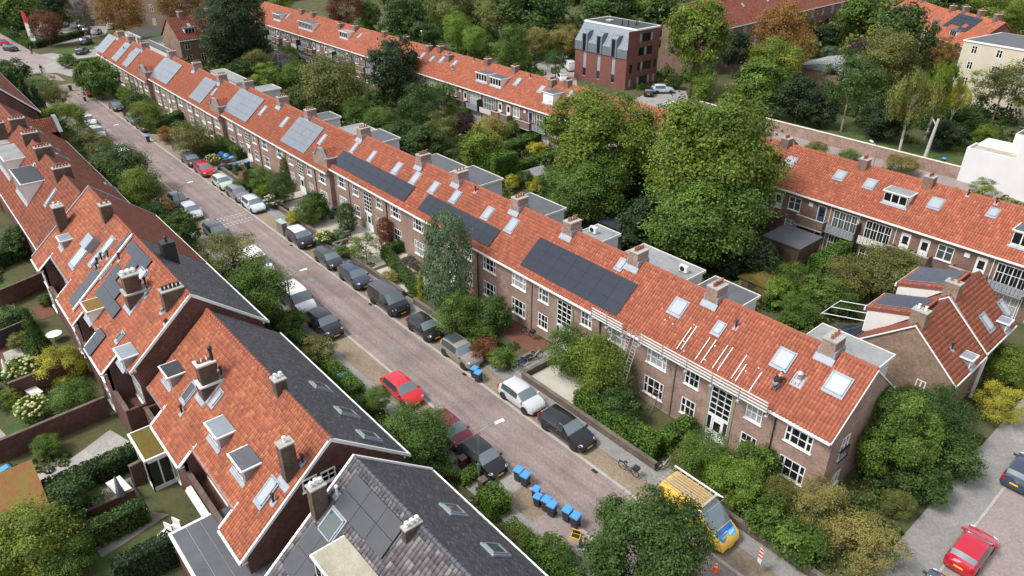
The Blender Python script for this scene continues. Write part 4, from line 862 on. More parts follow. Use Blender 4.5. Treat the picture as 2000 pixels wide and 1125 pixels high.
def stepped_house(label, x0, x1, rY, rZ, fE, bE, segs, back_tile, back_obj, front_tile, front_obj, prof='grid', fprof='slate', n_obj=300, brick='brick_dark', gable=True, ridge='tile_weather', eo=.0, tw=.235, th=.335, n_front=300, dz=0):
    """fE = (y, z) of the street eave, bE = (y, z) of the garden eave; segs = [(xa, xb, y of the garden eave there)]"""
    org = ((x0+x1)/2, (fE[0]+bE[0])/2, 0); R = empty('terraced_house', org); tag(R, label, 'house', 'stepped brick houses in the foreground')
    gs = (rZ-bE[1])/(rY-bE[0]); zb = lambda y: rZ-(rY-y)*gs
    fv = (fE[0]-rY, fE[1]-rZ)
    mb = MB(); t = .14
    mb.prism([(x0, rY, rZ), (x0, fE[0], fE[1]), (x0, fE[0], fE[1]-t), (x0, rY, rZ-t)], (x1-x0, 0, 0))
    for xa, xb, ye in segs: mb.prism([(xa, ye, zb(ye)), (xa, rY, rZ), (xa, rY, rZ-t), (xa, ye, zb(ye)-t)], (xb-xa, 0, 0))
    mb.build('roof', M['wood_dark'], R)
    # front slope (towards the street)
    L = math.hypot(rY-fE[0], rZ-fE[1]); sf = Slope((x1, fE[0]+.03, fE[1]-.01), (-1, 0, 0), (0, rY-fE[0], rZ-fE[1]))
    dims = (.24, .13) if fprof == 'slate' else (tw, th)
    tiles(R, sf.O, sf.U, sf.V, x1-x0, L+.02, dims[0], dims[1], fprof, M[front_tile], M[front_obj] if front_obj else None, n_front if front_obj else 0, name='roof_slates' if fprof == 'slate' else 'roof_tiles', stagger=.5 if fprof == 'slate' else 0)
    ymin = min(s[2] for s in segs); Lb = math.hypot(rY-ymin, rZ-zb(ymin)); sb = Slope((x0, ymin-.03, zb(ymin)-.01), (1, 0, 0), (0, rY-ymin, rZ-zb(ymin))); cs = sb.V[1]
    def keep(u, v):
        x = x0+u; y = ymin+v*cs; k = np.zeros(len(u), bool)
        for xa, xb, ye in segs: k |= (x >= xa) & (x < xb) & (y > ye-.1)
        return k
    tiles(R, sb.O, sb.U, sb.V, x1-x0, Lb+.02, tw, th, prof, M[back_tile], M[back_obj] if back_obj else None, n_obj if back_obj else 0, keep)
    # ridge
    n = int((x1-x0)/.36); rt_ = MB(); pl = R.location
    for i in range(n):
        a = x0+i*(x1-x0)/n; b = a+(x1-x0)/n+.02; h = .03
        rt_.prism([(a, rY-.16, rZ-.08), (a, rY-.11, rZ+.09), (a, rY, rZ+.15), (a, rY+.11, rZ+.09), (a, rY+.16, rZ-.08)], (b-a-.05, 0, 0)); rt_.prism([(b-.09, rY-.185, rZ-.09), (b-.09, rY-.125, rZ+.11), (b-.09, rY, rZ+.18), (b-.09, rY+.125, rZ+.11), (b-.09, rY+.185, rZ-.09)], (.06, 0, 0))
    o = rt_.build('ridge_tiles', M[ridge], R); tag(o, kind='stuff')
    # walls: street front, garden front with balcony recesses, gables
    wb = MB(); yf = fE[0]-.35; ops = []; x = x0+1.2
    while x < x1-2: ops.append((x, x+1.5, 3.3, 4.9, 'triple')); ops.append((x, x+1.5, .7, 2.4, 'triple')); x += 2.9
    wall_holes(wb, x0, x1, 0, fE[1]-.1, yf, [q[:4] for q in ops], 'x', 1, .14)
    bops = []
    for i, (xa, xb, ye) in enumerate(segs):
        yw = ye+.3; zt = zb(ye)-.12; deep = ye > ymin+.4; w_ = xb-xa
        if deep:
            h = [(xa+.35, xb-.35, 2.75, min(zt-.25, 4.9))] if w_ > 2 else []
            wall_holes(wb, xa, xb, 2.6, zt+.1, yw, h, 'x', -1, .14)
            for xs in ([xa+.003] if xa <= x0+.1 else []) + ([xb-.223] if xb >= x1-.1 else []): wb.box(xs, xs+.22, ymin+.52, yw-.003, 0, 3.45)
            wb.box(xa, xb, ymin+.3, ymin+.52, 0, 3.45); wb.box(xa, xb, ymin+.5, yw, 2.5, 2.6)
            for xs in ([xa+.003] if xa > x0+.1 else []) + ([xb-.223] if xb < x1-.1 else []): wb.prism([(xs, ymin+.5, 2.6), (xs, yw+.2, 2.6), (xs, yw+.2, zb(yw+.2)-.15), (xs, ymin+.5, zb(ymin+.5)-.15)], (.22, 0, 0))
            for q in h: bops.append((q, yw, 'french'))
            h2 = [(xa+.4, xb-.4, .15, 2.3)] if w_ > 2 else []
        else:
            h = [(xa+.5, xa+min(w_-.5, 2.0), 2.95, 4.1)] if w_ > 2 else []; h += [(xa+.5, xa+min(w_-.5, 2.4), .4, 2.3)] if w_ > 2 else []
            wall_holes(wb, xa, xb, 0, zt, yw, h, 'x', -1, .14)
            for q in h: bops.append((q, yw, 'two'))
    if gable:
        for sg, xx in ((1, x1-eo), (-1, x0)):
            yl = (segs[-1] if sg > 0 else segs[0])[2]+.3
            wb.poly([(xx, yf, -.05), (xx, yl, -.05), (xx, yl, zb(yl)-.13), (xx, rY, rZ-.14), (xx, yf, fE[1]+.1)])
    wb.build('wall', M[brick], R)
    for (a, b, z0, z1, kd) in ops: put_window(R, (b, yf, z0), b-a, z1-z0, kd, '+y')
    for (q, yw, kd) in bops: put_window(R, (q[0], yw, q[2]), q[1]-q[0], q[3]-q[2], kd, '-y')
    # gutters and white verge boards
    g = MB(); g.box(x0, x1, fE[0], fE[0]+.16, fE[1]-.16, fE[1]-.01); g.build('gutter', M['white_paint'], R)
    for xa, xb, ye in segs:
        z = zb(ye); g = MB().box(xa-.02, xb+.02, ye-.18, ye-.04, z-.17, z-.03).box(xa, xb, ye-.05, ye+.3, z-.26, z-.165); g.build('gutter', M['zinc'] if ye > ymin+.4 else M['white_paint'], R)
        if ye > ymin+.4:
            MB().box(xa, xb, ymin+.26, ymin+.56, 3.45, 3.5).build('parapet_coping', M['brick_wall'], R); cp = MB()
            for xs in ([xa-.03] if xa > x0+.1 else []) + ([xb-.19] if xb < x1-.1 else []): cp.prism([(xs, ymin-.05, zb(ymin-.05)-.02), (xs, ye+.2, zb(ye+.2)-.02), (xs, ye+.2, zb(ye+.2)+.07), (xs, ymin-.05, zb(ymin-.05)+.07)], (.22, 0, 0))
            if cp.v: cp.build('coping', M['white_paint'], R)
    return R, sb, sf
def verge(R, x, rY, rZ, fE, ymin, zb, corb=True):
    v = MB()
    v.prism([(x, fE[0]+.15, fE[1]-.2), (x, fE[0]+.15, fE[1]+.02), (x, rY, rZ+.12), (x, rY, rZ-.14)], (.12, 0, 0))
    v.prism([(x+.0, ymin-.1, zb-.2), (x+.0, ymin-.1, zb+.02), (x+.0, rY, rZ+.12), (x+.0, rY, rZ-.14)][::-1], (.12, 0, 0))
    n = 6
    for (ya, za, yb_, zb_) in ((rY, rZ, fE[0], fE[1]), (rY, rZ, ymin, zb)):
        for i in range(1, n+1):
            t = i/(n+.4); y, z = ya+(yb_-ya)*t, za+(zb_-za)*t; v.box(x-.34, x+.06, y-.11, y+.11, z-.36, z-.16)
        for i in range(1):
            v.prism([(x-.36, ya, za-.14), (x-.36, yb_, zb_-.14), (x-.36, yb_, zb_-.2), (x-.36, ya, za-.2)], (.36, 0, 0))
    v.build('bargeboard', M['white_paint'], R)
# house two blocks: upper pair
R2a, S2a, F2a = stepped_house('orange tiled house with two black solar strips and a studio skylight', -74.3, -60.55, 11.75, 10.7, (16.7, 6.5), (5.5, 5.3), [(-74.3, -71.3, 5.5), (-71.3, -64.65, 6.75), (-64.65, -60.55, 5.5)], 'tile_weather', None, 'tile_red', None, fprof='grid', n_obj=0)
R2b, S2b, F2b = stepped_house('orange tiled house with tall twin stage chimney, sedum topped dormer and slate street slope', -60.5, -47.9, 11.75, 10.7, (16.7, 6.5), (5.5, 5.3), [(-60.5, -59.4, 5.5), (-59.4, -55.4, 6.6), (-55.4, -51.0, 5.4), (-51.0, -47.9, 6.8)], 'tile_weather', 'tile_weather_obj', 'slate', None, n_obj=250)
verge(R2b, -47.98, 11.75, 10.7, (16.7, 6.5), 6.75, 6.38)
MB().prism([(-60.62, 11.6, 10.75), (-60.62, 5.9, 5.8), (-60.62, 5.9, 5.98), (-60.62, 11.6, 10.95)], (.2, 0, 0)).build('party_wall_capping', M['white_paint'], R2b)
MB().prism([(-74.42, 11.75, 10.72), (-74.42, 5.5, 5.3), (-74.42, 5.5, 5.5), (-74.42, 11.75, 10.92)], (.18, 0, 0)).prism([(-74.42, 11.75, 10.72), (-74.42, 16.7, 6.5), (-74.42, 16.7, 6.66), (-74.42, 11.75, 10.92)], (.18, 0, 0)).build('verge_capping', M['zinc'], R2a)
# third house
R3, S3, F3 = stepped_house('weathered orange house in the foreground with two zinc dormers and dark slate street slope', -47.6, -29.5, 12.5, 9.35, (17.3, 5.35), (6.55, 4.2), [(-47.6, -44.3, 7.5), (-44.3, -39.15, 6.5), (-39.15, -32.55, 7.6), (-32.55, -29.5, 6.5)], 'tile_weather', 'tile_weather_obj', 'slate', 'slate_obj', n_obj=300, n_front=120, th=.31, tw=.22)
verge(R3, -29.6, 12.5, 9.35, (17.3, 5.35), 6.5, 4.15)
# fourth house
R4, S4, F4 = stepped_house('grey slated house at the bottom edge with six solar panels and gravel dormer', -27.5, -9.0, 12.8, 9.3, (17.6, 5.35), (6.55, 4.0), [(-27.5, -9.0, 6.55)], 'tile_grey', 'tile_grey_obj', 'slate', 'slate_obj', n_obj=300, n_front=250, ridge='slate', th=.36, tw=.27)
MB().prism([(-27.62, 12.8, 9.32), (-27.62, 17.7, 5.32), (-27.62, 17.7, 5.46), (-27.62, 12.8, 9.46)], (.14, 0, 0)).prism([(-27.62, 12.8, 9.32), (-27.62, 6.5, 3.98), (-27.62, 6.5, 4.12), (-27.62, 12.8, 9.46)], (.14, 0, 0)).build('verge_capping', M['white_paint'], R4)
# small attic windows in the gable of the third house
for py_ in ((605, 943), (641, 927)):
    p = on_plane(py_[0], py_[1], (-29.5, 0, 0), np.array([1.0, 0, 0])); put_window(R3, (-29.45, p[1]-.45, p[2]-.4), .9, .8, 'four', '+x')
def Pz(i, x, y): return [(60+x*.2311, 360+y*.2311), (280+x*.2311, 540+y*.2311), (280+x*.2311, 780+y*.2311), (560+x*.2311, 800+y*.2311), (660+x*.2311, 860+y*.2311), (x*.16, 540+y*.16)][i]
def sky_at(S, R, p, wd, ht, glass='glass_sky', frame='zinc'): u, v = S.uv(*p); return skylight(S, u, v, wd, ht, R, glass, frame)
# first house of the pair: dormer, studio light, roof windows, vents, black strips
def dorm_at(R, S, p, w_, hgt, **k): u, v = S.uv(*p); return dormer(R, S, u, u+w_, v, hgt, **k)
dorm_at(R2a, S2a, Pz(0, 250, 520), 1.3, .85, roofmat='zinc')
u, v = S2a.uv(*Pz(0, 440, 580)); sky_at(S2a, R2a, Pz(0, 430, 600), 1.5, 2.3)
mb = MB(); S2a.box(mb, (u+.1, u+1.6), (v+.6, v+1.8), (.0, .75)); mb.build('skylight_upstand', M['zinc'], R2a)
sky_at(S2a, R2a, Pz(0, 660, 520), 1.0, 1.5); sky_at(S2a, R2a, Pz(0, 560, 625), .7, 1.4); sky_at(S2a, R2a, Pz(0, 640, 730), .6, 1.2)
for q in ((605, 640), (572, 680), (660, 620), (565, 725), (755, 640)): roof_vent(S2a, R2a, *Pz(0, *q))
def strip(R, S, pts, cols, rows, mat='solar_black'):
    q = [S.uv(*p) for p in pts]; u0, u1 = min(x[0] for x in q), max(x[0] for x in q); v0, v1 = min(x[1] for x in q), max(x[1] for x in q)
    solar(S, u0, v0, cols, rows, (u1-u0)/cols, (v1-v0)/rows, R, mat)
solar(S2a, 12.9, 6.35, 1, 1, .8, 1.7, R2a, 'solar_black'); solar(S2a, 11.95, .85, 1, 2, 1.72, 1.65, R2a, 'solar_black')
chimney(R2a, (-66.6, 11.3), .9, .9, 9.6, 11.6, 2, 'brick_sooty')
# second: solar, big chimney, dormer with red roof, single panel, vents
u0_, v0_ = S2b.uv(*Pz(0, 870, 490)); ue, ve = S2b.uv(*Pz(0, 1040, 660)); solar(S2b, .5, 7.15, 3, 1, 1.6, .98, R2b, 'solar_black'); solar(S2b, 2.35, 6.2, 1, 1, 1.6, .95, R2b, 'solar_black')
a_ = S2b.uv(*Pz(0, 725, 700)); b_ = S2b.uv(*Pz(5, 1420, 540)); solar(S2b, 1.1, 3.0, 2, 2, 1.65, 1.02, R2b, 'solar_black'); solar(S2b, .9, 5.04, 1, 1, 1.65, .9, R2b, 'solar_black'); solar(S2b, 4.4, 3.05, 1, 1, 1.65, 1.0, R2b, 'solar_black')
c_ = S2b.uv(*Pz(5, 1030, 890)); solar(S2b, 5.3, .0, 1, 2, 1.55, .95, R2b, 'solar_black')
u, v = S2b.uv(*Pz(0, 860, 1075)); p = S2b.P(u, v)
mb = MB().box(p[0]-1.3, p[0]-.1, p[1]-.1, p[1]+1.3, p[2]-.6, p[2]+1.3).box(p[0]-1.2, p[0]-.22, p[1]+.02, p[1]+1.1, p[2]+1.3, p[2]+2.65); ch = mb.build('chimney', M['brick_sooty'], R2b)
MB().box(p[0]-1.4, p[0]+.0, p[1]-.2, p[1]+1.4, p[2]+1.24, p[2]+1.36).box(p[0]-1.26, p[0]-.16, p[1]-.04, p[1]+1.16, p[2]+2.65, p[2]+2.75).build('chimney_cap', M['concrete'], ch, org=R2b.location)
for k in range(3): MB().lathe([(.15, 0), (.15, .2), (.19, .22), (.1, .32)], (p[0]-.75, p[1]+.2+k*.36, p[2]+2.75), 10).build('chimney_pot', M['white_paint'], ch, org=R2b.location)
mb = MB(); S2b.box(mb, (u-1.5, u+.2), (v-.35, v+.05), (.02, .07)); S2b.box(mb, (u-.1, u+.15), (v-.3, v+2.2), (.02, .09)); mb.build('flashing', M['lead'], R2b)
dorm_at(R2b, S2b, Pz(0, 470, 1110), 1.75, 1.1, roofmat='sedum', cheek='white_paint')
dorm_at(R2b, S2b, Pz(5, 1450, 1030), 1.6, .95, roofmat='zinc')
sky_at(S2b, R2b, Pz(0, 920, 790), 1.3, 1.6); sky_at(S2b, R2b, Pz(5, 1480, 740), .5, .7, 'glass_dark')
for q in ((975, 850), (940, 870)): roof_vent(S2b, R2b, *Pz(0, *q))
for q in ((30, 165), (165, 300), (195, 390)): roof_vent(S2b, R2b, *Pz(1, *q), kind='short', mat='zinc' if q[0] < 190 else 'black_plastic')
chimney(R2b, (-49.2, 10.9), .75, 1.5, 9.0, 10.95, 5, 'brick_sooty', potc='black_metal')
chimney(R2a, (-73.0, 8.6), 1.0, .9, 7.6, 10.1, 2, 'brick_sooty', potc='white_paint')
mb = MB().box(-57.2, -56.2, 12.6, 13.6, 9.2, 11.2); c = mb.build('chimney', M['black_plastic'], R2b); MB().lathe([(.1, 0), (.1, .4), (.14, .42), (.05, .5)], (-56.7, 13.1, 11.2), 10).build('flue', M['black_metal'], c, org=R2b.location)
# third house fittings
dorm_at(R3, S3, Pz(1, 175, 865), 1.6, .95, roofmat='bitumen_dark'); dorm_at(R3, S3, Pz(2, 560, 310), 1.75, .95, roofmat='zinc'); dorm_at(R3, S3, Pz(2, 760, 580), 1.75, .98, roofmat='bitumen')
u, v = S3.uv(*Pz(1, 530, 1060)); p = S3.P(u, v); mb = MB().box(p[0]-1.0, p[0]+.0, p[1]-.1, p[1]+1.3, p[2]-.6, p[2]+1.1).box(p[0]-.9, p[0]-.12, p[1]+.05, p[1]+1.15, p[2]+1.1, p[2]+2.55); ch = mb.build('chimney', M['brick_sooty'], R3)
MB().box(p[0]-1.08, p[0]+.06, p[1]-.18, p[1]+1.38, p[2]+1.05, p[2]+1.16).box(p[0]-.96, p[0]-.06, p[1]-.01, p[1]+1.21, p[2]+2.55, p[2]+2.67).build('chimney_cap', M['off_white'], ch, org=R3.location)
for k in range(3): MB().lathe([(.13, 0), (.13, .22), (.16, .24), (.08, .3)], (p[0]-.5, p[1]+.25+k*.34, p[2]+2.67), 10).build('chimney_pot', M['terracotta'], ch, org=R3.location)
MB().lathe([(.1, 0), (.1, .8), (.15, .82), (.15, 1.0), (.05, 1.1)], (p[0]-.3, p[1]+1.05, p[2]+2.65), 10).build('chimney_pot', M['black_metal'], ch, org=R3.location)
mb = MB(); S3.box(mb, (u-1.3, u+.25), (v-.4, v+.0), (.02, .08)); S3.box(mb, (u+.02, u+.25), (v-.4, v+1.9), (.02, .08)); mb.build('flashing', M['lead'], R3)
sky_at(S3, R3, Pz(1, 400, 980), .8, 1.3, 'glass_dark'); sky_at(S3, R3, Pz(1, 630, 1030), .5, 1.0); sky_at(S3, R3, Pz(2, 1055, 780), .75, 1.5)
for q, i in (((665, 830), 1), ((625, 790), 1), ((330, 115), 2), ((1105, 870), 2), ((140, 450), 3)): roof_vent(S3, R3, *Pz(i, *q))
chimney(R3, (-35.6, 12.4), .7, .7, 8.4, 10.1, 2, 'brick_sooty', potc='white_paint')
u, v = S3.uv(563, 950); p = S3.P(u, v); c = chimney(R3, (p[0]-.4, p[1]+.4), .62, .8, p[2]-.5, p[2]+2.6, 1, 'brick_sooty', potc='white_paint')
mb = MB(); S3.box(mb, (u-1.0, u+.2), (v-.35, v+.1), (.02, .08)); mb.build('flashing', M['lead'], R3)
for q in ((500, 30), (690, 230)): sky_at(F3, R3, Pz(3, *q), .8, 1.3, 'glass_green')
for q in ((600, 740), (640, 870)): pass
sky_at(F3, R3, (625, 757), .8, 1.2, 'glass_green')
# fourth house fittings
q = [S4.uv(*Pz(3, 595, 540)), S4.uv(*Pz(4, 580, 700)), S4.uv(*Pz(4, 395, 1020)), S4.uv(*Pz(4, 0, 575))]
u0_ = (q[0][0]+q[3][0])/2; u1_ = (q[1][0]+q[2][0])/2; v0_ = (q[2][1]+q[3][1])/2; v1_ = (q[0][1]+q[1][1])/2
solar(S4, u0_, v0_, 3, 2, (u1_-u0_)/3, (v1_-v0_)/2, R4, 'solar_brown', gap=.03)
a_ = S4.uv(*Pz(3, 245, 980)); solar(S4, a_[0]-.1, a_[1]-2.6, 2, 2, 1.1, 1.35, R4, 'solar_brown')
sky_at(S4, R4, Pz(3, 390, 980), 1.25, 1.3, 'glass_green'); 
u, v = S4.uv(*Pz(3, 245, 975)); p = S4.P(u, v); chimney(R4, (p[0]-.35, p[1]+.5), .6, .85, p[2]-.6, p[2]+2.2, 3, 'brick_sooty', potc='white_paint')
u, v = S4.uv(*Pz(4, 570, 890)); p = S4.P(u, v); chimney(R4, (p[0]-.1, p[1]+.5), .36, .95, p[2]-.3, p[2]+.95, 3, 'brick_sooty', potc='white_paint')
dorm_at(R4, S4, (620, 1128), 3.0, 1.5, roofmat='gravel_roof'); roof_vent(S4, R4, *Pz(3, 430, 720), mat='white_paint')
for q_ in ((595, 740),): pass
for p in ((665+.3422*5, 1000), (968, 1075)): pass
sky_at(F4, R4, (884, 998), .85, 1.2, 'glass_green'); sky_at(F4, R4, (966, 1076), .85, 1.2, 'glass_green')
# the older red roofed row further up on the left
def gable_block(name, label, cat, x0, x1, fy, rY, by, ez, rz, tile, wallm, group=None, prof='wave', tw=.28, th=.4, sides=(1, 1), ridge=None, wall_h=None, ends=True):
    org = ((x0+x1)/2, (fy+by)/2, 0); R = empty(name, org); tag(R, label, cat, group)
    MB().box(x0+.15, x1-.15, fy+.3, by-.3, 0, ez-.1).build('wall', M[wallm], R)
    if ends:
        e = MB()
        for x in (x0+.16, x1-.16): e.prism([(x-.1, fy+.3, ez-.11), (x-.1, by-.3, ez-.11), (x-.1, rY, rz-.25)], (.2, 0, 0))
        e.build('gable', M[wallm], R)
    MB().prism([(x0, fy, ez), (x0, rY, rz), (x0, by, ez), (x0, by, ez-.14), (x0, rY, rz-.16), (x0, fy, ez-.14)], (x1-x0, 0, 0)).build('roof', M['tile_red'], R)
    sF = Slope((x0, fy-.03, ez), (1, 0, 0), (0, rY-fy, rz-ez)); sB = Slope((x1, by+.03, ez), (-1, 0, 0), (0, rY-by, rz-ez))
    for k, s in enumerate((sF, sB)):
        if sides[k]: tiles(R, s.O, s.U, s.V, x1-x0, math.hypot((rY-fy) if k == 0 else (by-rY), rz-ez)+.03, tw, th, prof, M[tile])
    MB().box(x0, x1, fy-.14, fy, ez-.16, ez+.0).build('gutter', M['white_paint'], R); MB().box(x0, x1, by, by+.14, ez-.16, ez+.0).build('gutter', M['white_paint'], R)
    rb = MB(); n = max(2, int((x1-x0)/.42))
    for i in range(n):
        a = x0+i*(x1-x0)/n; rb.prism([(a, rY-.17, rz-.05), (a, rY, rz+.15), (a, rY+.17, rz-.05)], ((x1-x0)/n-.02, 0, 0))
    tag(rb.build('ridge_tiles', M[tile], R), kind='stuff')
    return R, sF, sB
Ra, SaF, SaB = gable_block('terraced_house', 'long brown red roofed house with four wide chimneys and two big box dormers', 'house', -116, -74.6, 6.3, 11.0, 16.3, 5.3, 10.2, 'tile_brown', 'brick_dark', tw=.25, th=.36)
for x_ in (-103.2, -96.0, -89.6, -81.4): chimney(Ra, (x_, 11.0), .8, 1.6, 9.4, 10.9, 5, 'brick_sooty', along='y')
for x_ in (-96.3,): chimney(Ra, (x_-7.5, 9.0), .8, 1.4, 8.2, 10.6, 4, 'brick_sooty')
u, v = SaF.uv(22, 351); dormer(Ra, SaF, u-6.0, u, v, 2.1, roofmat='bitumen_pale', cheek='white_paint'); u, v = SaF.uv(56, 401); dormer(Ra, SaF, u-5.6, u, v, 2.2, roofmat='bitumen_dark', cheek='white_paint')
u, v = SaF.uv(-6, 318); dormer(Ra, SaF, u-5, u, v, 2.0, roofmat='bitumen_pale', cheek='white_paint')
sky_at(SaF, Ra, (101, 386), .6, 1.8); sky_at(SaF, Ra, (62, 333), .6, 1.6)
for q in ((70, 255), (102, 289), (121, 307), (215, 365)): sky_at(SaB, Ra, q, .6, 1.2, 'glass_green')
# its street gable
u, v = SaB.uv(100, 258); gx = SaB.P(u, v)[0]; g0, g1, gm = gx-2.0, gx+2.0, gx
gb = MB().prism([(g0, 16.0, 4.8), (g1, 16.0, 4.8), (g1, 16.0, 6.6), (gm+.4, 16.0, 8.2), (gm-.4, 16.0, 8.2), (g0, 16.0, 6.6)], (0, .3, 0)).build('street_gable', M['brick_dark'], Ra)
MB().prism([(g1-.1, 15.95, 6.5), (g1+.25, 15.95, 6.62), (gm+.4, 15.95, 8.36), (gm+.4, 15.95, 8.2)], (0, .45, 0)).prism([(g0+.1, 15.95, 6.5), (g0-.25, 15.95, 6.62), (gm-.4, 15.95, 8.36), (gm-.4, 15.95, 8.2)], (0, .45, 0)).prism([(gm-.4, 15.95, 8.2), (gm+.4, 15.95, 8.2), (gm+.4, 15.95, 8.36), (gm-.4, 15.95, 8.36)], (0, .45, 0)).build('coping', M['zinc'], gb, org=Ra.location)
for sg in (1, -1):
    q = Slope((gm+sg*1.95, 16.0, 6.62), (0, -1, 0), (-sg*1.9, 0, 1.5)); tiles(Ra, q.O, q.U, q.V, 3.2, 2.45, .25, .36, 'wave', M['tile_brown'], name='gable_tiles')
Rb, SbF, SbB = gable_block('terraced_house', 'taller dark red roofed house at the upper left picture edge with white eaves', 'house', -150, -119, 5.6, 10.6, 15.7, 7.4, 12.6, 'tile_brown', 'brick_dark', tw=.3, th=.42)
verge_b = MB().prism([(-119.05, 15.8, 7.25), (-119.05, 15.8, 7.45), (-119.05, 10.6, 12.75), (-119.05, 10.6, 12.5)], (.15, 0, 0)).prism([(-119.05, 5.5, 7.25), (-119.05, 5.5, 7.45), (-119.05, 10.6, 12.75), (-119.05, 10.6, 12.5)], (.15, 0, 0)).build('bargeboard', M['white_paint'], Rb)
# ------------------------------------------------------------------ second long row across the gardens: rear fronts with balconies
R2U = []
def row2_unit(x0, label, wide=16.2):
    b = x0+.85; x1 = x0+wide; yw, yr, bk = 74.0, 78.6, 83.0; ez, rz = 5.7, 9.15; org = ((x0+x1)/2, yw, 0); R = empty('terraced_house', org); tag(R, label, 'house', 'balconied houses of the second row')
    ops = [(b-.45, b+.5, 2.9, 5.05, 'd'), (b+1.25, b+2.75, 3.5, 5.05, 'two'), (b+3.65, b+4.15, 4.6, 5.05, 'v'), (b+4.8, b+5.75, 2.9, 5.05, 'd'), (b+6.6, b+9.3, 3.1, 5.1, 'french'), (b+10.2, b+12.9, 3.1, 5.1, 'french'), (b+13.9, b+14.85, 2.9, 5.05, 'd'),
           (b+1.25, b+2.75, .9, 2.3, 'two'), (b+4.9, b+5.8, .1, 2.25, 'd'), (b+6.6, b+9.3, .2, 2.2, 'french'), (b+10.2, b+12.9, .2, 2.2, 'french'), (b+13.9, b+14.8, .1, 2.25, 'd')]
    ops = [o for o in ops if o[1] < x1-.05]
    wb = MB(); wall_holes(wb, x0, x1, 0, ez-.15, yw, [o[:4] for o in ops], 'x', -1, .14); wb.box(x0, x1, bk-.3, bk, 0, ez-.15)
    wb.build('wall', M['brick_brown'], R)
    for i, (a, c, z0, z1, kd) in enumerate(ops):
        if kd == 'd': put_door(R, (a, yw, z0), c-a, z1-z0, 'white_paint' if (i+int(abs(x0))) % 3 else random.choice(('cloth_blue', 'white_paint')), glazed=True)
        elif kd == 'v': MB().box(a, c, yw-.03, yw+.1, z0, z1).build('vent_window', M['white_paint'], R)
        else: put_window(R, (a, yw, z0), c-a, z1-z0, kd, sill=(kd == 'two'))
    sl = Slope((x0+.01, yw-.38, ez), (1, 0, 0), (0, yr-yw+.35, rz-ez)); L = math.hypot(yr-yw+.35, rz-ez)
    MB().prism([(x0, yw-.35, ez), (x0, yr, rz), (x0, bk+.35, ez), (x0, bk+.35, ez-.13), (x0, yr, rz-.15), (x0, yw-.35, ez-.13)], (x1-x0, 0, 0)).build('roof', M['tile_red'], R)
    tiles(R, sl.O, sl.U, sl.V, x1-x0-.02, L+.03, .25, .36, 'wave', M['tile_orange'])
    rb = MB(); n = 38
    for i in range(n): a = x0+i*(x1-x0)/n; rb.prism([(a, yr-.16, rz-.05), (a, yr, rz+.14), (a, yr+.16, rz-.05)], ((x1-x0)/n-.03, 0, 0))
    tag(rb.build('ridge_tiles', M['tile_orange'], R), kind='stuff')
    MB().box(x0, x1, yw-.5, yw-.33, ez-.16, ez+.01).box(x0+.01, x1-.01, yw-.33, yw-.01, ez-.2, ez-.14).build('gutter', M['white_paint'], R)
    # brick balcony between window and french doors, light balustrade in front of the doors
    for (a, c) in ((b+3.0, b+6.2), (b+13.4, b+15.2), (b-.7, b+1.0)):
        c = min(c, x1-.02); a = max(a, x0+.02)
        if c-a < .5: continue
        m = MB().box(a, c, yw-1.15, yw-.97, 2.62, 3.62).box(a, a+.18, yw-.97, yw, 2.62, 3.62).box(c-.18, c, yw-.97, yw, 2.62, 3.62); o = m.build('balcony', M['brick_brown'], R)
        MB().box(a-.05, c+.05, yw-1.22, yw-.001, 2.5, 2.62).box(a-.03, c+.03, yw-1.2, yw-.92, 3.62, 3.68).build('balcony_edge', M['concrete'], o, org=org)
    for q, (a, c) in enumerate(((b+6.4, b+9.5), (b+10.0, b+13.1))):
        c = min(c, x1-.02); pale = (int(abs(x0))+q) % 2 == 0; o = MB().box(a, c, yw-.75, yw-.001, 2.58, 2.7).build('balcony', M['concrete'], R); n = 9
        m = MB().box(a, c, yw-.75, yw-.72, 3.5, 3.55)
        for i in range(n): xx = a+(c-a)*i/n; m.box(xx+.03, xx+(c-a)/n-.03, yw-.78, yw-.75, 2.72, 3.5, 1)
        m.build('balustrade', [M['metal_grey'], M['off_white' if pale else 'lead']], o, org=org)
    MB().box(b+9.65, b+9.78, yw-1.0, yw-.01, 2.7, 4.6).build('screen', M['wood_dark'], R)
    for xx in (b+9.45, b+13.35, b+6.25): MB().cyl((xx, yw-.06, .05), (xx, yw-.06, 5.5), .045, n=6).build('downpipe', M['white_paint'], R)
    R2U.append((R, sl, x0, x1)); return R
names2 = ['nearest house of the second row, cut by the right picture edge', 'second row house with white balustrade and one small white dormer', 'second row house behind the great chestnut crown', 'second row house hidden behind the two great trees, orange roof glimpsed', 'second row house behind the lighter great tree with a white cheeked dormer', 'second row house with a twin box dormer and yellow planter balcony', 'second row house with three skylights beside small chimneys', 'second row house half hidden by a dark round tree', 'second row house with plain roof near the small spruce', 'second row house with a grey topped triple dormer', 'farthest second row house beside the huge dark tree']
xs2 = [-23.05+.0, -39.3, -55.3, -71.2, -87.15, -103.55, -119.7, -135.9, -152.1, -168.3, -184.5]
for i, x_ in enumerate(xs2): row2_unit(x_, names2[i], (xs2[i-1]-x_-.004) if i else 15.5)
def r2(px, py):
    for R, sl, a, b in R2U:
        u, v = sl.uv(px, py)
        if 0 <= u <= b-a: return R, sl, u, v
    return (*R2U[0][:2], *R2U[0][1].uv(px, py))
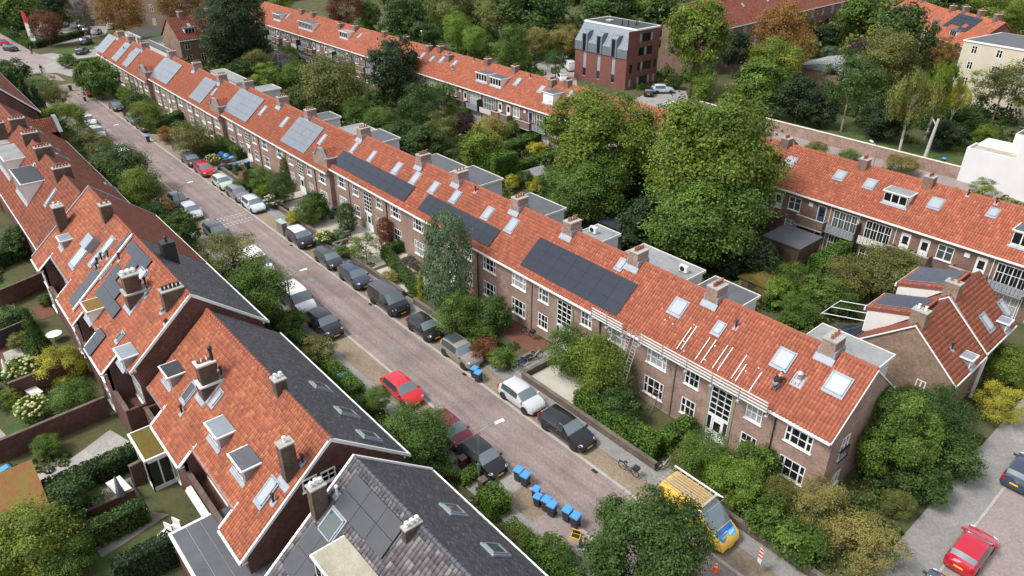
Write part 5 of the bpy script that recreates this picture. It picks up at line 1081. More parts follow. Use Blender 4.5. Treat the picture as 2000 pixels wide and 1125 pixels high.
for px, py, w_, h_ in ((1544.5, 316, 1.05, 1.15), (1641, 343, 1.0, 1.1), (1700, 360, 1.0, 1.1), (1828, 398, 1.1, 1.2), (1940, 416, .75, .9), (1012, 160, .9, 1.3), (1058, 175, .9, 1.2), (1115, 184, .8, 1.1), (826, 109, .8, 1.2), (864, 117, .8, 1.2), (889, 124, .8, 1.1), (704, 70, .7, 1.1), (845, 115, .7, 1.0), (563, 32, .6, 1.4)):
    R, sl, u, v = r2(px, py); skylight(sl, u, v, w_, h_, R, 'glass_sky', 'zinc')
for px, py, w_, h_, rm in ((1722, 394, 2.5, 1.25, 'bitumen_pale'), (930, 157, 2.9, 1.35, 'bitumen'), (957, 166, 2.9, 1.35, 'bitumen'), (1060, 200, 2.3, 1.6, 'bitumen'), (584, 54, 6.5, 1.5, 'bitumen'), (535, 38, 3.5, 1.4, 'bitumen'), (664, 73, 3.2, 1.3, 'bitumen_pale'), (1970, 478, 3.2, 1.5, 'bitumen')):
    R, sl, u, v = r2(px, py); dormer(R, sl, u, u+w_, v, h_, roofmat=rm, cheek='white_paint', win=(px != 1060))
for px, py in ((1546, 270), (1691, 320), (1820, 352), (665, 55), (694, 60), (757, 65), (798, 75), (838, 100), (870, 90), (877, 118), (960, 118), (1015, 130), (1077, 168), (592, 25), (615, 30), (1116, 160)):
    R, sl, u, v = r2(px, py); P = sl.P(u, min(v, 5.6)); chimney(R, (P[0], P[1]+.1), .95, 1.0, P[2]-.5, P[2]+.95, 4, 'brick_brown')
for px, py in ((1890, 382), (1945, 398), (1036, 152), (905, 110), (926, 120), (738, 80), (885, 135)):
    R, sl, u, v = r2(px, py); roof_vent(sl, R, px, py)
# ------------------------------------------------------------------ small pair of houses end-on, with solar dormers (right)
def small_house(label, y0, y1, z, near):
    xr, xl, xe = -14.6, -18.4, -10.85; org = ((xl+xe)/2, (y0+y1)/2, 0); R = empty('semi_detached_house', org); tag(R, label, 'house', 'end-on pair of brick houses')
    ze, zl = z-3.45, z-3.2; wb = MB(); xm0, xm1 = xl+.3, xe-.25
    for y in (y0, y1-.02): wb.prism([(xm0, y, 0), (xm1, y, 0), (xm1, y, ze+.1), (xr, y, z-.15), (xm0, y, zl+.1)], (0, .02, 0))
    wb.box(xm1-.2, xm1, y0+.021, y1-.021, 0, ze); wb.box(xm0, xm0+.2, y0+.021, y1-.021, 0, zl); wb.build('wall', M['brick_tan'], R)
    MB().prism([(xr, y0-.12, z), (xe, y0-.12, ze), (xe, y0-.12, ze-.13), (xr, y0-.12, z-.15)], (0, y1-y0+.1, 0)).prism([(xr, y0-.12, z), (xl, y0-.12, zl), (xl, y0-.12, zl-.13), (xr, y0-.12, z-.15)], (0, y1-y0+.1, 0)).build('roof', M['tile_red'], R)
    se = Slope((xe+.03, y1-.03, ze), (0, -1, 0), (xr-xe, 0, z-ze)); sw = Slope((xl-.03, y0-.12, zl), (0, 1, 0), (xr-xl, 0, z-zl))
    tiles(R, se.O, -se.U, se.V, 0.01, .01, .3, .4, 'grid', M['tile_red'], name='eave_tiles') if False else None
    tiles(R, (xe+.03, y0-.12, ze), (0, 1, 0), (xr-xe, 0, z-ze), y1-y0+.08, math.hypot(xr-xe, z-ze)+.03, .25, .36, 'grid', M['tile_mid'], None)  # brighter tile than the west slope, its colour making up for missing sun
    tiles(R, sw.O, sw.U, sw.V, y1-y0+.08, math.hypot(xr-xl, z-zl)+.03, .25, .36, 'grid', M['tile_red'], None)
    rb = MB(); n = int((y1-y0)/.4)
    for i in range(n): a = y0-.1+i*(y1-y0)/n; rb.prism([(xr-.16, a, z-.05), (xr, a, z+.15), (xr+.16, a, z-.05)], (0, (y1-y0)/n-.03, 0))
    tag(rb.build('ridge_tiles', M['tile_red'], R), kind='stuff'); MB().box(xe, xe+.14, y0-.1, y1-.03, ze-.16, ze).build('gutter', M['white_paint'], R)
    MB().prism([(xr, y0-.16, z-.17), (xe+.1, y0-.16, ze-.2), (xe+.1, y0-.16, ze-.06), (xr, y0-.16, z-.03)], (0, .05, 0)).prism([(xr, y0-.16, z-.17), (xl-.1, y0-.16, zl-.2), (xl-.1, y0-.16, zl-.06), (xr, y0-.16, z-.03)], (0, .05, 0)).build('bargeboard', M['white_paint'], R)
    # shed dormer with panels
    d0, d1 = y0+(1.4 if near else .9), y1-.9; xo, zo = -18.9, z-1.05
    dm = MB().prism([(xr-.4, d0, z+.12), (xo, d0, zo), (xo, d0, zo-.25), (xr-.4, d0, z-.18)], (0, d1-d0, 0)).build('dormer', M['tile_red'], R)
    ck = MB()
    for y in (d0+.05, d1-.15): ck.prism([(xr-.5, y, z-.1), (xo+.25, y, zo-.2), (xo+.25, y, zl+.05), (xl+.1, y, zl+.0)], (0, .1, 0))
    ck.build('cheek', M['off_white'], dm, org=org); MB().box(xo+.15, xo+.25, d0+.1, d1-.1, zl, zo-.2).build('dormer_front', M['white_paint'], dm, org=org)
    MB().box(xo-.1, xo+.02, d0-.05, d1+.05, zo-.28, zo-.02).build('gutter', M['white_paint'], dm, org=org)
    q = Slope((xo, d0, zo+.01), (0, 1, 0), (xr-.4-xo, 0, z+.12-zo)); L = math.hypot(xr-.4-xo, z+.12-zo); tiles(R, q.O, q.U, q.V, d1-d0, L, .25, .36, 'grid', M['tile_red'], None, name='dormer_tiles')
    solar(q, .55, .35, 2, 4, (d1-d0-.9)/2, (L-.6)/4, R, 'solar_blue', gap=.03, lift=.12, edge='aluminium')
    chimney(R, (xr-.1, y0+.45), 1.1, .75, z-1.0, z+.95, 2, 'brick_tan', along='x', cap='concrete', potc='white_paint' if near else 'terracotta')
    return R, se
H1, s1 = small_house('nearer house of the end-on pair with a blank tan brick gable', 52.5, 58.2, 7.6, True)
H2, s2 = small_house('farther house of the end-on pair beside the second row', 58.25, 64.4, 7.9, False)
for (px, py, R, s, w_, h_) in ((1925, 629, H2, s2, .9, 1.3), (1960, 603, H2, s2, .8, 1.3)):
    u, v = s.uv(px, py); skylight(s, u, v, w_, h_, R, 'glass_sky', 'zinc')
for (px, py, R, s) in ((1907, 722, H1, s1), (1978, 655, H2, s2)):
    u, v = s.uv(px, py); dormer(R, s, u-.05, u+.9, max(v-.4, .2), .75, roofmat='zinc', cheek='zinc')
roof_vent(s1, H1, 1858, 682); MB().box(-10.9, -10.7, 58.15, 58.3, .1, 4).build('downpipe', M['white_paint'], H1)
MB().prism([(-14.5, 58.12, 7.75), (-10.9, 58.12, 4.35), (-10.9, 58.12, 4.5), (-14.5, 58.12, 7.92)], (0, .16, 0)).build('party_wall_capping', M['zinc'], H1)
put_window(H1, (-13.4, 52.5, 2.2), .7, 1.1, 'two')
lt = empty('lean_to', (-19.8, 55, 0)); tag(lt, 'lean-to with two black solar panels and white rafters beside the end-on house', 'lean-to')
MB().prism([(-18.8, 52.6, 4.0), (-21.6, 52.6, 2.6), (-21.6, 52.6, 2.5), (-18.8, 52.6, 3.9)], (0, 3.6, 0)).build('roof', M['bitumen'], lt); solar(Slope((-21.5, 52.7, 2.66), (0, 1, 0), (2.8, 0, 1.4)), .1, .1, 2, 2, 1.6, 1.4, lt, 'solar_blue', lift=.05)
m = MB()
for y in (56.4, 58.0, 59.6): m.cyl((-18.8, y, 4.1), (-23.2, y, 3.0), .035, n=6)
m.cyl((-23.2, 56.2, 3.0), (-23.2, 59.8, 3.0), .035, n=6); m.build('pergola_frame', M['white_paint'], lt)
# ------------------------------------------------------------------ red brick block with zinc mansard
RBx0, RBx1, RBy0, RBy1 = -107.2, -93.3, 110.0, 119.4
rb_ = empty('apartment_building', ((RBx0+RBx1)/2, RBy0, 0)); tag(rb_, 'red brick apartment block with a pale zinc mansard and flat dark roof', 'building')
w_ = MB(); hs_ = []
for fl, z0 in enumerate((.5, 3.3, 6.1, 8.7)):
    hs_.append((RBy0+3.3, RBy0+7.4, z0, z0+1.6))
    if fl in (0, 1): hs_ += [(RBy0+1.0, RBy0+1.8, z0-.2, z0+1.5), (RBy0+8.2, RBy0+9.0, z0, z0+1.6)]
wall_holes(w_, RBy0, RBy1, 0, 11, RBx1, hs_, 'y', 1, .2)
vs_ = [(RBx0+2.3+k*3.9, RBx0+3.2+k*3.9, .8, 5.85) for k in range(3)]
wall_holes(w_, RBx0, RBx1, 0, 5.9, RBy0, vs_, 'x', -1, .2); w_.box(RBx0, RBx1-.01, RBy1-.2, RBy1-.01, 0, 10.9); w_.box(RBx0, RBx0+.2, RBy0+2.4, RBy1-.2, 0, 10.9).box(RBx0, RBx0+.2, RBy0+.02, RBy0+2.4, 0, 5.8)
w_.build('wall', M['brick_red'], rb_)
for h in hs_:
    n = 5 if h[1]-h[0] > 2 else 1; L = (h[1]-h[0])/n
    for k in range(n): 
        f = MB().box(RBx1-.16, RBx1-.06, h[0]+k*L+.02, h[0]+(k+1)*L-.02, h[2], h[3]).build('window', M['black_plastic'], rb_)
        MB().box(RBx1-.07, RBx1-.05, h[0]+k*L+.08, h[0]+(k+1)*L-.08, h[2]+.06, h[3]-.06).build('pane', M['glass_curtain' if (k+int(h[2])) % 4 == 0 else 'glass_dark'], f, org=rb_.location)
for h in vs_:
    f = MB().box(h[0], h[1], RBy0+.08, RBy0+.18, h[2], h[3]).build('window', M['lead'], rb_)
    for z in (1.0, 3.6): MB().box(h[0]+.06, h[1]-.06, RBy0+.06, RBy0+.08, z, z+1.5).build('pane', M['glass_curtain' if z > 2 else 'glass_dark'], f, org=rb_.location)
mz = MB(); pr = [(RBy0-.15, 5.9), (RBy0-.15, 7.6), (RBy0+2.4, 10.9), (RBy0+2.4, 5.9)]
mz.prism([(RBx0-.1, y, z) for y, z in pr], (RBx1-RBx0+.05, 0, 0))
for k in range(24):
    x_ = RBx0+k*.58; mz.prism([(x_, RBy0-.19, 5.9), (x_, RBy0-.19, 7.62), (x_, RBy0+2.36, 10.92), (x_, RBy0+2.4, 10.8), (x_, RBy0-.1, 7.6), (x_, RBy0-.1, 5.9)], (.05, 0, 0))
mz.build('mansard', M['zinc_dark'], rb_)
for k in range(3):
    x_ = RBx0+2.75+k*3.9; MB().prism([(x_-.75, RBy0-.3, 5.95), (x_-.75, RBy0-.3, 9.3), (x_-.75, RBy0+.3, 9.8), (x_-.75, RBy0+2, 9.8), (x_-.75, RBy0+2, 5.95)], (1.5, 0, 0)).build('dormer', M['zinc_dark'], rb_)
    f = MB().box(x_-.45, x_+.35, RBy0-.34, RBy0-.301, 6.0, 9.2).build('window', M['black_plastic'], rb_); MB().box(x_-.4, x_+.3, RBy0-.36, RBy0-.341, 6.1, 9.1).build('pane', M['glass_dark'], f, org=rb_.location)
MB().box(RBx0-.1, RBx1+.05, RBy0+2.3, RBy1+.05, 10.9, 11.2).build('parapet', M['white_paint'], rb_); MB().box(RBx0+.25, RBx1-.3, RBy0+2.6, RBy1-.3, 11.201, 11.22).build('roof', M['bitumen_dark'], rb_)
for (x_, y_) in ((-97.2, 114.2), (-96.6, 115.8), (-97.6, 117.5), (-98.6, 114)): MB().lathe([(.25, 0), (.25, .12), (.09, .15), (.09, .8), (.14, .82), (.1, 1.0)], (x_, y_, 11.22), 8).build('roof_vent', M['black_plastic'], rb_)
MB().box(-103.5, -102.3, 114.5, 115.7, 11.22, 11.5).build('rooflight', M['glass_curtain'], rb_)
# ------------------------------------------------------------------ other buildings further off
def box_house(name, label, cat, corner_px, z0, dx, dy, h, wallm, roofm, win=None, rz=0, parapet=True, cols=(4, 3), floors=3, dark=False):
    P = at(*corner_px, z0); R = empty(name, (P[0], P[1], 0)); R.rotation_euler = (0, 0, rz); tag(R, label, cat); o0 = (0, 0, 0)
    w_ = MB(); hx = []; hy = []; fh = h/floors
    for f in range(floors):
        for k in range(cols[0]): c = dx*(k+.5)/cols[0]; hx.append((-c-.5, -c+.5, f*fh+.9, f*fh+.9+fh*.5))
        for k in range(cols[1]): c = dy*(k+.5)/cols[1]; hy.append((c-.5, c+.5, f*fh+.9, f*fh+.9+fh*.5))
    wall_holes(w_, -dx, 0, 0, h, 0, hx, 'x', -1, .15); wall_holes(w_, 0, dy, 0, h, 0, hy, 'y', 1, .15); w_.box(-dx, -.01, dy-.2, dy, 0, h); w_.box(-dx, -dx+.2, .01, dy-.2, 0, h); w_.build('wall', M[wallm], R, org=o0)
    for a, b, z0_, z1_ in hx: put_window2(R, (a, 0, z0_), b-a, z1_-z0_, 'two', '-y')
    for a, b, z0_, z1_ in hy: put_window2(R, (0, a, z0_), b-a, z1_-z0_, 'two', '+x')
    MB().box(-dx-.15, .15, -.15, dy+.15, h, h+.25).build('parapet', M['white_paint'], R, org=o0); MB().box(-dx+.1, -.1, .1, dy-.1, h+.251, h+.27).build('roof', M[roofm], R, org=o0)
    return R
def put_window2(R, P, wd, ht, kind, face):
    fr, pm, sl = window_mesh(wd, ht, kind); rz = {'-y': 0, '+x': math.pi/2}[face]; o = link('window', fr, R, P, (0, 0, rz)); link('pane', pm[random.choice(('glass_dark', 'glass_dark', 'glass_curtain'))], o)
def long_house(label, A, B, dep, ez, rz, tile, wallm, floors=2, cols=6, name='terraced_house', cat='house', group=None, chim=2, dorm=0, over=.35, skylights=0):
    """house whose eave runs from A to B (world xy, seen side), roof rising away from it"""
    A, B = np.array(A[:2], float), np.array(B[:2], float); L = np.linalg.norm(B-A); ux = (B-A)/L; rz_ = math.atan2(ux[1], ux[0]); R = empty(name, (A[0], A[1], 0)); R.rotation_euler = (0, 0, rz_); tag(R, label, cat, group)
    o0 = (0, 0, 0); w_ = MB(); h = []; fh = ez/floors
    for f in range(floors):
        for k in range(cols): c = L*(k+.5)/cols; h.append((c-.6, c+.6, f*fh+.8, f*fh+.8+fh*.55))
    wall_holes(w_, 0, L, 0, ez-.15, 0, h, 'x', -1, .15); w_.box(0, L, dep-.2, dep, 0, ez-.15)
    for x in (0, L-.2): w_.prism([(x, .01, 0), (x, dep-.21, 0), (x, dep-.21, ez-.1), (x, dep/2, rz-.2), (x, .01, ez-.1)], (.2, 0, 0))
    w_.build('wall', M[wallm], R, org=o0)
    for q in h: put_window2(R, (q[0], 0, q[2]), q[1]-q[0], q[3]-q[2], 'two', '-y')
    MB().prism([(-.2, -over, ez), (-.2, dep/2, rz), (-.2, dep+over, ez), (-.2, dep+over, ez-.13), (-.2, dep/2, rz-.16), (-.2, -over, ez-.13)], (L+.4, 0, 0)).build('roof', M[tile], R, org=o0)
    Lb = math.hypot(dep/2+over, rz-ez); lv, lf = [], []
    sl = Slope((-.2, -over-.03, ez+.005), (1, 0, 0), (0, dep/2+over, rz-ez)); nu, nv = int((L+.4)/.5), int(Lb/.42); LV, LF = tile_local('wave', (L+.4)/nu, Lb/nv)
    ii, jj = np.meshgrid(np.arange(nu), np.arange(nv)); base = sl.O + (ii.ravel()*(L+.4)/nu)[:, None]*sl.U + (jj.ravel()*Lb/nv)[:, None]*sl.V; W = LV[:, :1]*sl.U + LV[:, 1:2]*sl.V + LV[:, 2:]*sl.N
    VV = (base[:, None]+W[None]).reshape(-1, 3); FF = (LF[None]+(np.arange(len(base))*len(LV))[:, None, None]).reshape(-1, 4); o = link('roof_tiles', np_mesh('roof_tiles', VV, FF, M[tile], np.repeat(RNG.random(len(base)), len(LF))), R); tag(o, kind='stuff')
    MB().box(-.2, L+.2, -over-.14, -over, ez-.15, ez+.01).build('gutter', M['white_paint'], R, org=o0)
    for k in range(chim):
        x = L*(k+.5)/chim; c = MB().box(x-.5, x+.5, dep/2-.6, dep/2+.6, rz-.6, rz+1.1).build('chimney', M['brick_brown'], R, org=o0); MB().box(x-.56, x+.56, dep/2-.66, dep/2+.66, rz+1.1, rz+1.2).build('chimney_cap', M['concrete'], c, org=o0)
        for j in range(3): MB().lathe([(.13, 0), (.13, .35), (.09, .4)], (x-.3+j*.3, dep/2, rz+1.2), 8).build('chimney_pot', M['terracotta'], c, org=o0)
    sl2 = Slope((0, -over, ez), (1, 0, 0), (0, dep/2+over, rz-ez))
    for k in range(dorm):
        x = L*(k+.5)/dorm; dd = MB().box(x-1.2, x+1.2, 1.0, 3.6, ez+.3, ez+2.1).build('dormer', M['white_paint'], R, org=o0); MB().box(x-1.35, x+1.35, .8, 3.7, ez+2.1, ez+2.25).build('roof', M['bitumen'], dd, org=o0)
        for j in range(3): MB().box(x-1.0+j*.7, x-.4+j*.7, .97, .99, ez+1.1, ez+1.95).build('pane', M['glass_dark'], dd, org=o0)
    for k in range(skylights):
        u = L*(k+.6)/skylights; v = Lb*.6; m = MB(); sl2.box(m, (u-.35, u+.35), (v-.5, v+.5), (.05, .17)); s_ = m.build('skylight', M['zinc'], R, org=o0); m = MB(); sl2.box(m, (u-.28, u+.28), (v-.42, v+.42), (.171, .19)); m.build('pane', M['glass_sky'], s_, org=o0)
    return R
# semi detached pair behind the far end of the terrace (gable towards us)
A_, B_ = at(350, 80, 5.5), at(452, 66, 5.5)
long_house('small red roofed pair of houses beside the huge dark tree with two white dormers', A_, A_+(B_-A_)*1.05, 9, 5.5, 9.5, 'tile_red', 'brick_tan', 2, 4, 'semi_detached_house', chim=2, dorm=2, skylights=2)
# brown brick apartment row, upper right, and its neighbours
A_, B_ = at(1390, 62, 9.0), at(1655, 0, 9.0); long_house('long three storey brown brick flats with red roof behind the orange chestnut tree', A_, B_, 12, 9.0, 14.0, 'tile_red', 'brick_brown', 3, 12, 'apartment_building', 'building', chim=3, skylights=6)
A_, B_ = at(1732, 26, 6.0), at(1835, 68, 6.0); long_house('orange roofed row with white dormers in the upper right', A_, B_, 10, 6, 10, 'tile_orange', 'brick_tan', 2, 6, chim=2, dorm=3)
A_, B_ = at(1808, 66, 6.0), at(1893, 94, 6.0); hh = long_house('orange roofed house with black solar panels and two slim chimneys by the cream block', A_, B_, 12, 6, 11, 'tile_orange', 'brick_red', 2, 3, chim=3, dorm=1)
s_ = Slope((0, -.35, 6.0), (1, 0, 0), (0, 6.35, 5.0)); m = MB(); s_.box(m, (0, 1.6), (0, 1.0), (0, .05)); me_ = m.mesh('solar_panel', M['solar_black'])
for i in range(5):
    for j in range(4):
        if (i, j) not in ((1, 0), (2, 0), (3, 1)): p = s_.P(2+i*1.64, 3.2+j*1.04, .15)-s_.O; link('solar_panel', me_, hh, tuple(p))
box_house('apartment_building', 'cream rendered four storey block with purple tiled mansard at the right edge', 'building', (1990, 232), 0, 13, 13, 11.0, 'render_cream', 'bitumen', cols=(3, 5), floors=4, rz=math.radians(-8))
P = at(1640, 128, 3.2); sh = empty('shed', (P[0], P[1], 0)); tag(sh, 'low grey felt roofed hall between the trees in the upper right', 'hall'); MB().box(-6, 6, -7, 7, 0, 3.1).build('wall', M['brick_tan'], sh, org=(0, 0, 0)); MB().prism([(-6.3, -7.2, 3.1), (6.3, -7.2, 3.1), (0, -7.2, 4.6)], (0, 14.4, 0)).build('roof', M['bitumen_pale'], sh, org=(0, 0, 0))
# plain gable building beside the red block
P = at(1290, 122, 0); gbd = empty('apartment_building', (P[0], P[1], 0)); tag(gbd, 'windowless red brick gable end standing right of the zinc mansard block', 'building')
MB().prism([(0, 0, 0), (14, -1.5, 0), (14, -1.5, 8.5), (7, -.75, 13), (0, 0, 8.5)], (-2.5, 18, 0)).build('wall', M['brick_pink'], gbd, org=(0, 0, 0)); MB().prism([(-.4, -.3, 8.3), (7, -1, 13.1), (14.4, -1.8, 8.3), (14.4, -1.8, 8.55), (7, -1, 13.4), (-.4, -.3, 8.55)], (-2.5, 18.4, 0)).build('roof', M['tile_red'], gbd, org=(0, 0, 0))
# white stepped building, right edge
P = at(1868, 352, 0); wh = empty('apartment_building', (P[0], P[1], 0)); tag(wh, 'stark white stepped modern building with roof terraces at the right edge', 'building'); o0 = (0, 0, 0)
MB().box(0, 14, 0, 8, 0, 4.4).box(4.2, 14, 3.2, 8, 4.4, 7.0).box(6.3, 16, -1.5, 8, 0.01, 10.4).box(8.5, 16, 3, 9, 10.4, 13.2).build('wall', M['render_white'], wh, org=o0)
MB().box(.25, 7.4, .25, 3.1, 4.4, 4.43).build('terrace', M['gravel_roof'], wh, org=o0); m = MB()
for q in ((0, 7.5, 0, .22), (0, .22, .22, 3.2)): m.box(*q, 4.4, 4.75)
m.build('parapet', M['render_white'], wh, org=o0); MB().box(4.4, 7.4, 3.4, 7.8, 7.0, 7.05).box(6.5, 15.8, -1.3, 2.9, 10.4, 10.45).build('roof', M['bitumen'], wh, org=o0)
m = MB()
for k in range(6): m.box(4.3+k*.6, 4.33+k*.6, 3.2, 3.24, 7.05, 8.0)
m.box(4.3, 7.4, 3.2, 3.24, 7.95, 8.0); m.build('terrace_rail', M['metal_grey'], wh, org=o0)
# grey office behind the brown trees, top left, and low depot
P = at(336, 62, 0); of = box_house('office_building', 'grey brown office block behind the brown leaved trees at the top', 'building', (350, 58), 0, 42, 14, 14, 'brick_tan', 'bitumen', cols=(9, 3), floors=4, rz=math.radians(38))
P = at(112, 22, 0); box_house('depot', 'low dark glazed pavilion at the far end of the car park', 'building', (150, 16), 0, 20, 8, 3.6, 'wood_dark', 'bitumen', cols=(8, 2), floors=1, rz=math.radians(30))
# park wall along the rear lane
pw = empty('garden_wall', (-40, 109.4, 0)); tag(pw, 'long low brick wall with pale coping between the rear lane and the park lawn', 'wall'); MB().box(-75, -9, 109.25, 109.5, 0, 1.7).build('wall', M['brick_pink'], pw); MB().box(-75.05, -8.95, 109.18, 109.57, 1.7, 1.8).build('coping', M['cream'], pw)
# ------------------------------------------------------------------ vehicles
CAR_T = dict(
 hatch=(4.05, 1.76, 1.48, .92, [(0,.30,.70,.72,.84),(.015,.22,.90,.93,.92),(.05,.20,.95,1.22,.96),(.12,.18,.95,.965,1.0),(.28,.17,.94,1.0,1.0),(.44,.17,.93,1.0,1.0),(.455,.17,.93,1.0,1.0),(.58,.17,.93,.955,1.0),(.745,.17,.96,.985,1.0),(.84,.18,.90,.905,.99),(.93,.19,.80,.805,.95),(.98,.22,.62,.63,.86),(1,.28,.52,.53,.78)]),
 wagon=(4.75, 1.84, 1.50, .94, [(0,.30,.72,.74,.86),(.012,.22,.92,.95,.93),(.035,.20,.96,1.24,.96),(.085,.18,.96,.955,1.0),(.25,.17,.95,.99,1.0),(.43,.17,.94,1.0,1.0),(.445,.17,.94,1.0,1.0),(.56,.17,.94,.955,1.0),(.70,.17,.96,.985,1.0),(.81,.18,.92,.925,.99),(.93,.19,.81,.815,.95),(.985,.22,.63,.64,.86),(1,.28,.52,.53,.78)]),
 suv=(4.3, 1.82, 1.66, 1.02, [(0,.34,.80,.82,.88),(.012,.28,1.0,1.03,.94),(.04,.25,1.04,1.35,.97),(.10,.24,1.04,.965,1.0),(.26,.24,1.03,1.0,1.0),(.43,.24,1.02,1.0,1.0),(.445,.24,1.02,1.0,1.0),(.57,.24,1.02,.96,1.0),(.71,.24,1.06,1.09,1.0),(.82,.24,1.03,1.035,.99),(.93,.26,.95,.955,.95),(.985,.30,.74,.75,.88),(1,.34,.60,.61,.80)]),
 van=(4.97, 1.98, 1.98, 1.12, [(0,.34,1.0,1.02,.92),(.008,.28,1.12,1.4,.95),(.022,.26,1.14,1.80,.97),(.045,.25,1.14,.985,1.0),(.28,.25,1.13,1.0,1.0),(.44,.25,1.12,1.0,1.0),(.455,.25,1.12,1.0,1.0),(.65,.25,1.12,.96,1.0),(.80,.25,1.16,1.20,1.0),(.87,.26,1.08,1.085,.98),(.95,.28,.95,.955,.94),(.985,.30,.74,.75,.88),(1,.34,.60,.61,.80)]),
 big=(5.6, 2.0, 2.5, 1.35, [(0,.36,1.2,1.22,.94),(.006,.30,1.35,1.7,.96),(.015,.28,1.36,2.3,.98),(.03,.27,1.36,.985,1.0),(.28,.27,1.36,1.0,1.0),(.44,.27,1.35,1.0,1.0),(.455,.27,1.35,1.0,1.0),(.63,.27,1.35,.965,1.0),(.84,.27,1.36,1.42,1.0),(.90,.28,1.18,1.185,.98),(.965,.30,.98,.985,.94),(.99,.32,.74,.75,.88),(1,.34,.60,.61,.80)]))
WH = {}
def wheel_meshes(r):
    if r in WH: return WH[r]
    ty = MB(); n = 20; prof = [(.6*r, -.095), (.93*r, -.1), (r, -.07), (r, .07), (.93*r, .1), (.6*r, .095)]
    vs = [(q*math.cos(2*math.pi*i/n), y, q*math.sin(2*math.pi*i/n)) for q, y in prof for i in range(n)]
    ty.add(vs, [(k*n+i, k*n+(i+1) % n, (k+1)*n+(i+1) % n, (k+1)*n+i) for k in range(5) for i in range(n)])
    rm = MB().cyl((0, -.06, 0), (0, .06, 0), .62*r, n=n)
    for k in range(5):
        a = k*2*math.pi/5
        for s in (-1, 1): rm.prism([(math.cos(a+d)*q*r, s*.062, math.sin(a+d)*q*r) for d, q in ((-.2, .12), (-.12, .58), (.12, .58), (.2, .12))], (0, s*.02, 0), 1)
    WH[r] = (ty.mesh('tyre', M['rubber'], True), rm.mesh('rim', [M['black_plastic'], M['rim']])); return WH[r]
CARS = []
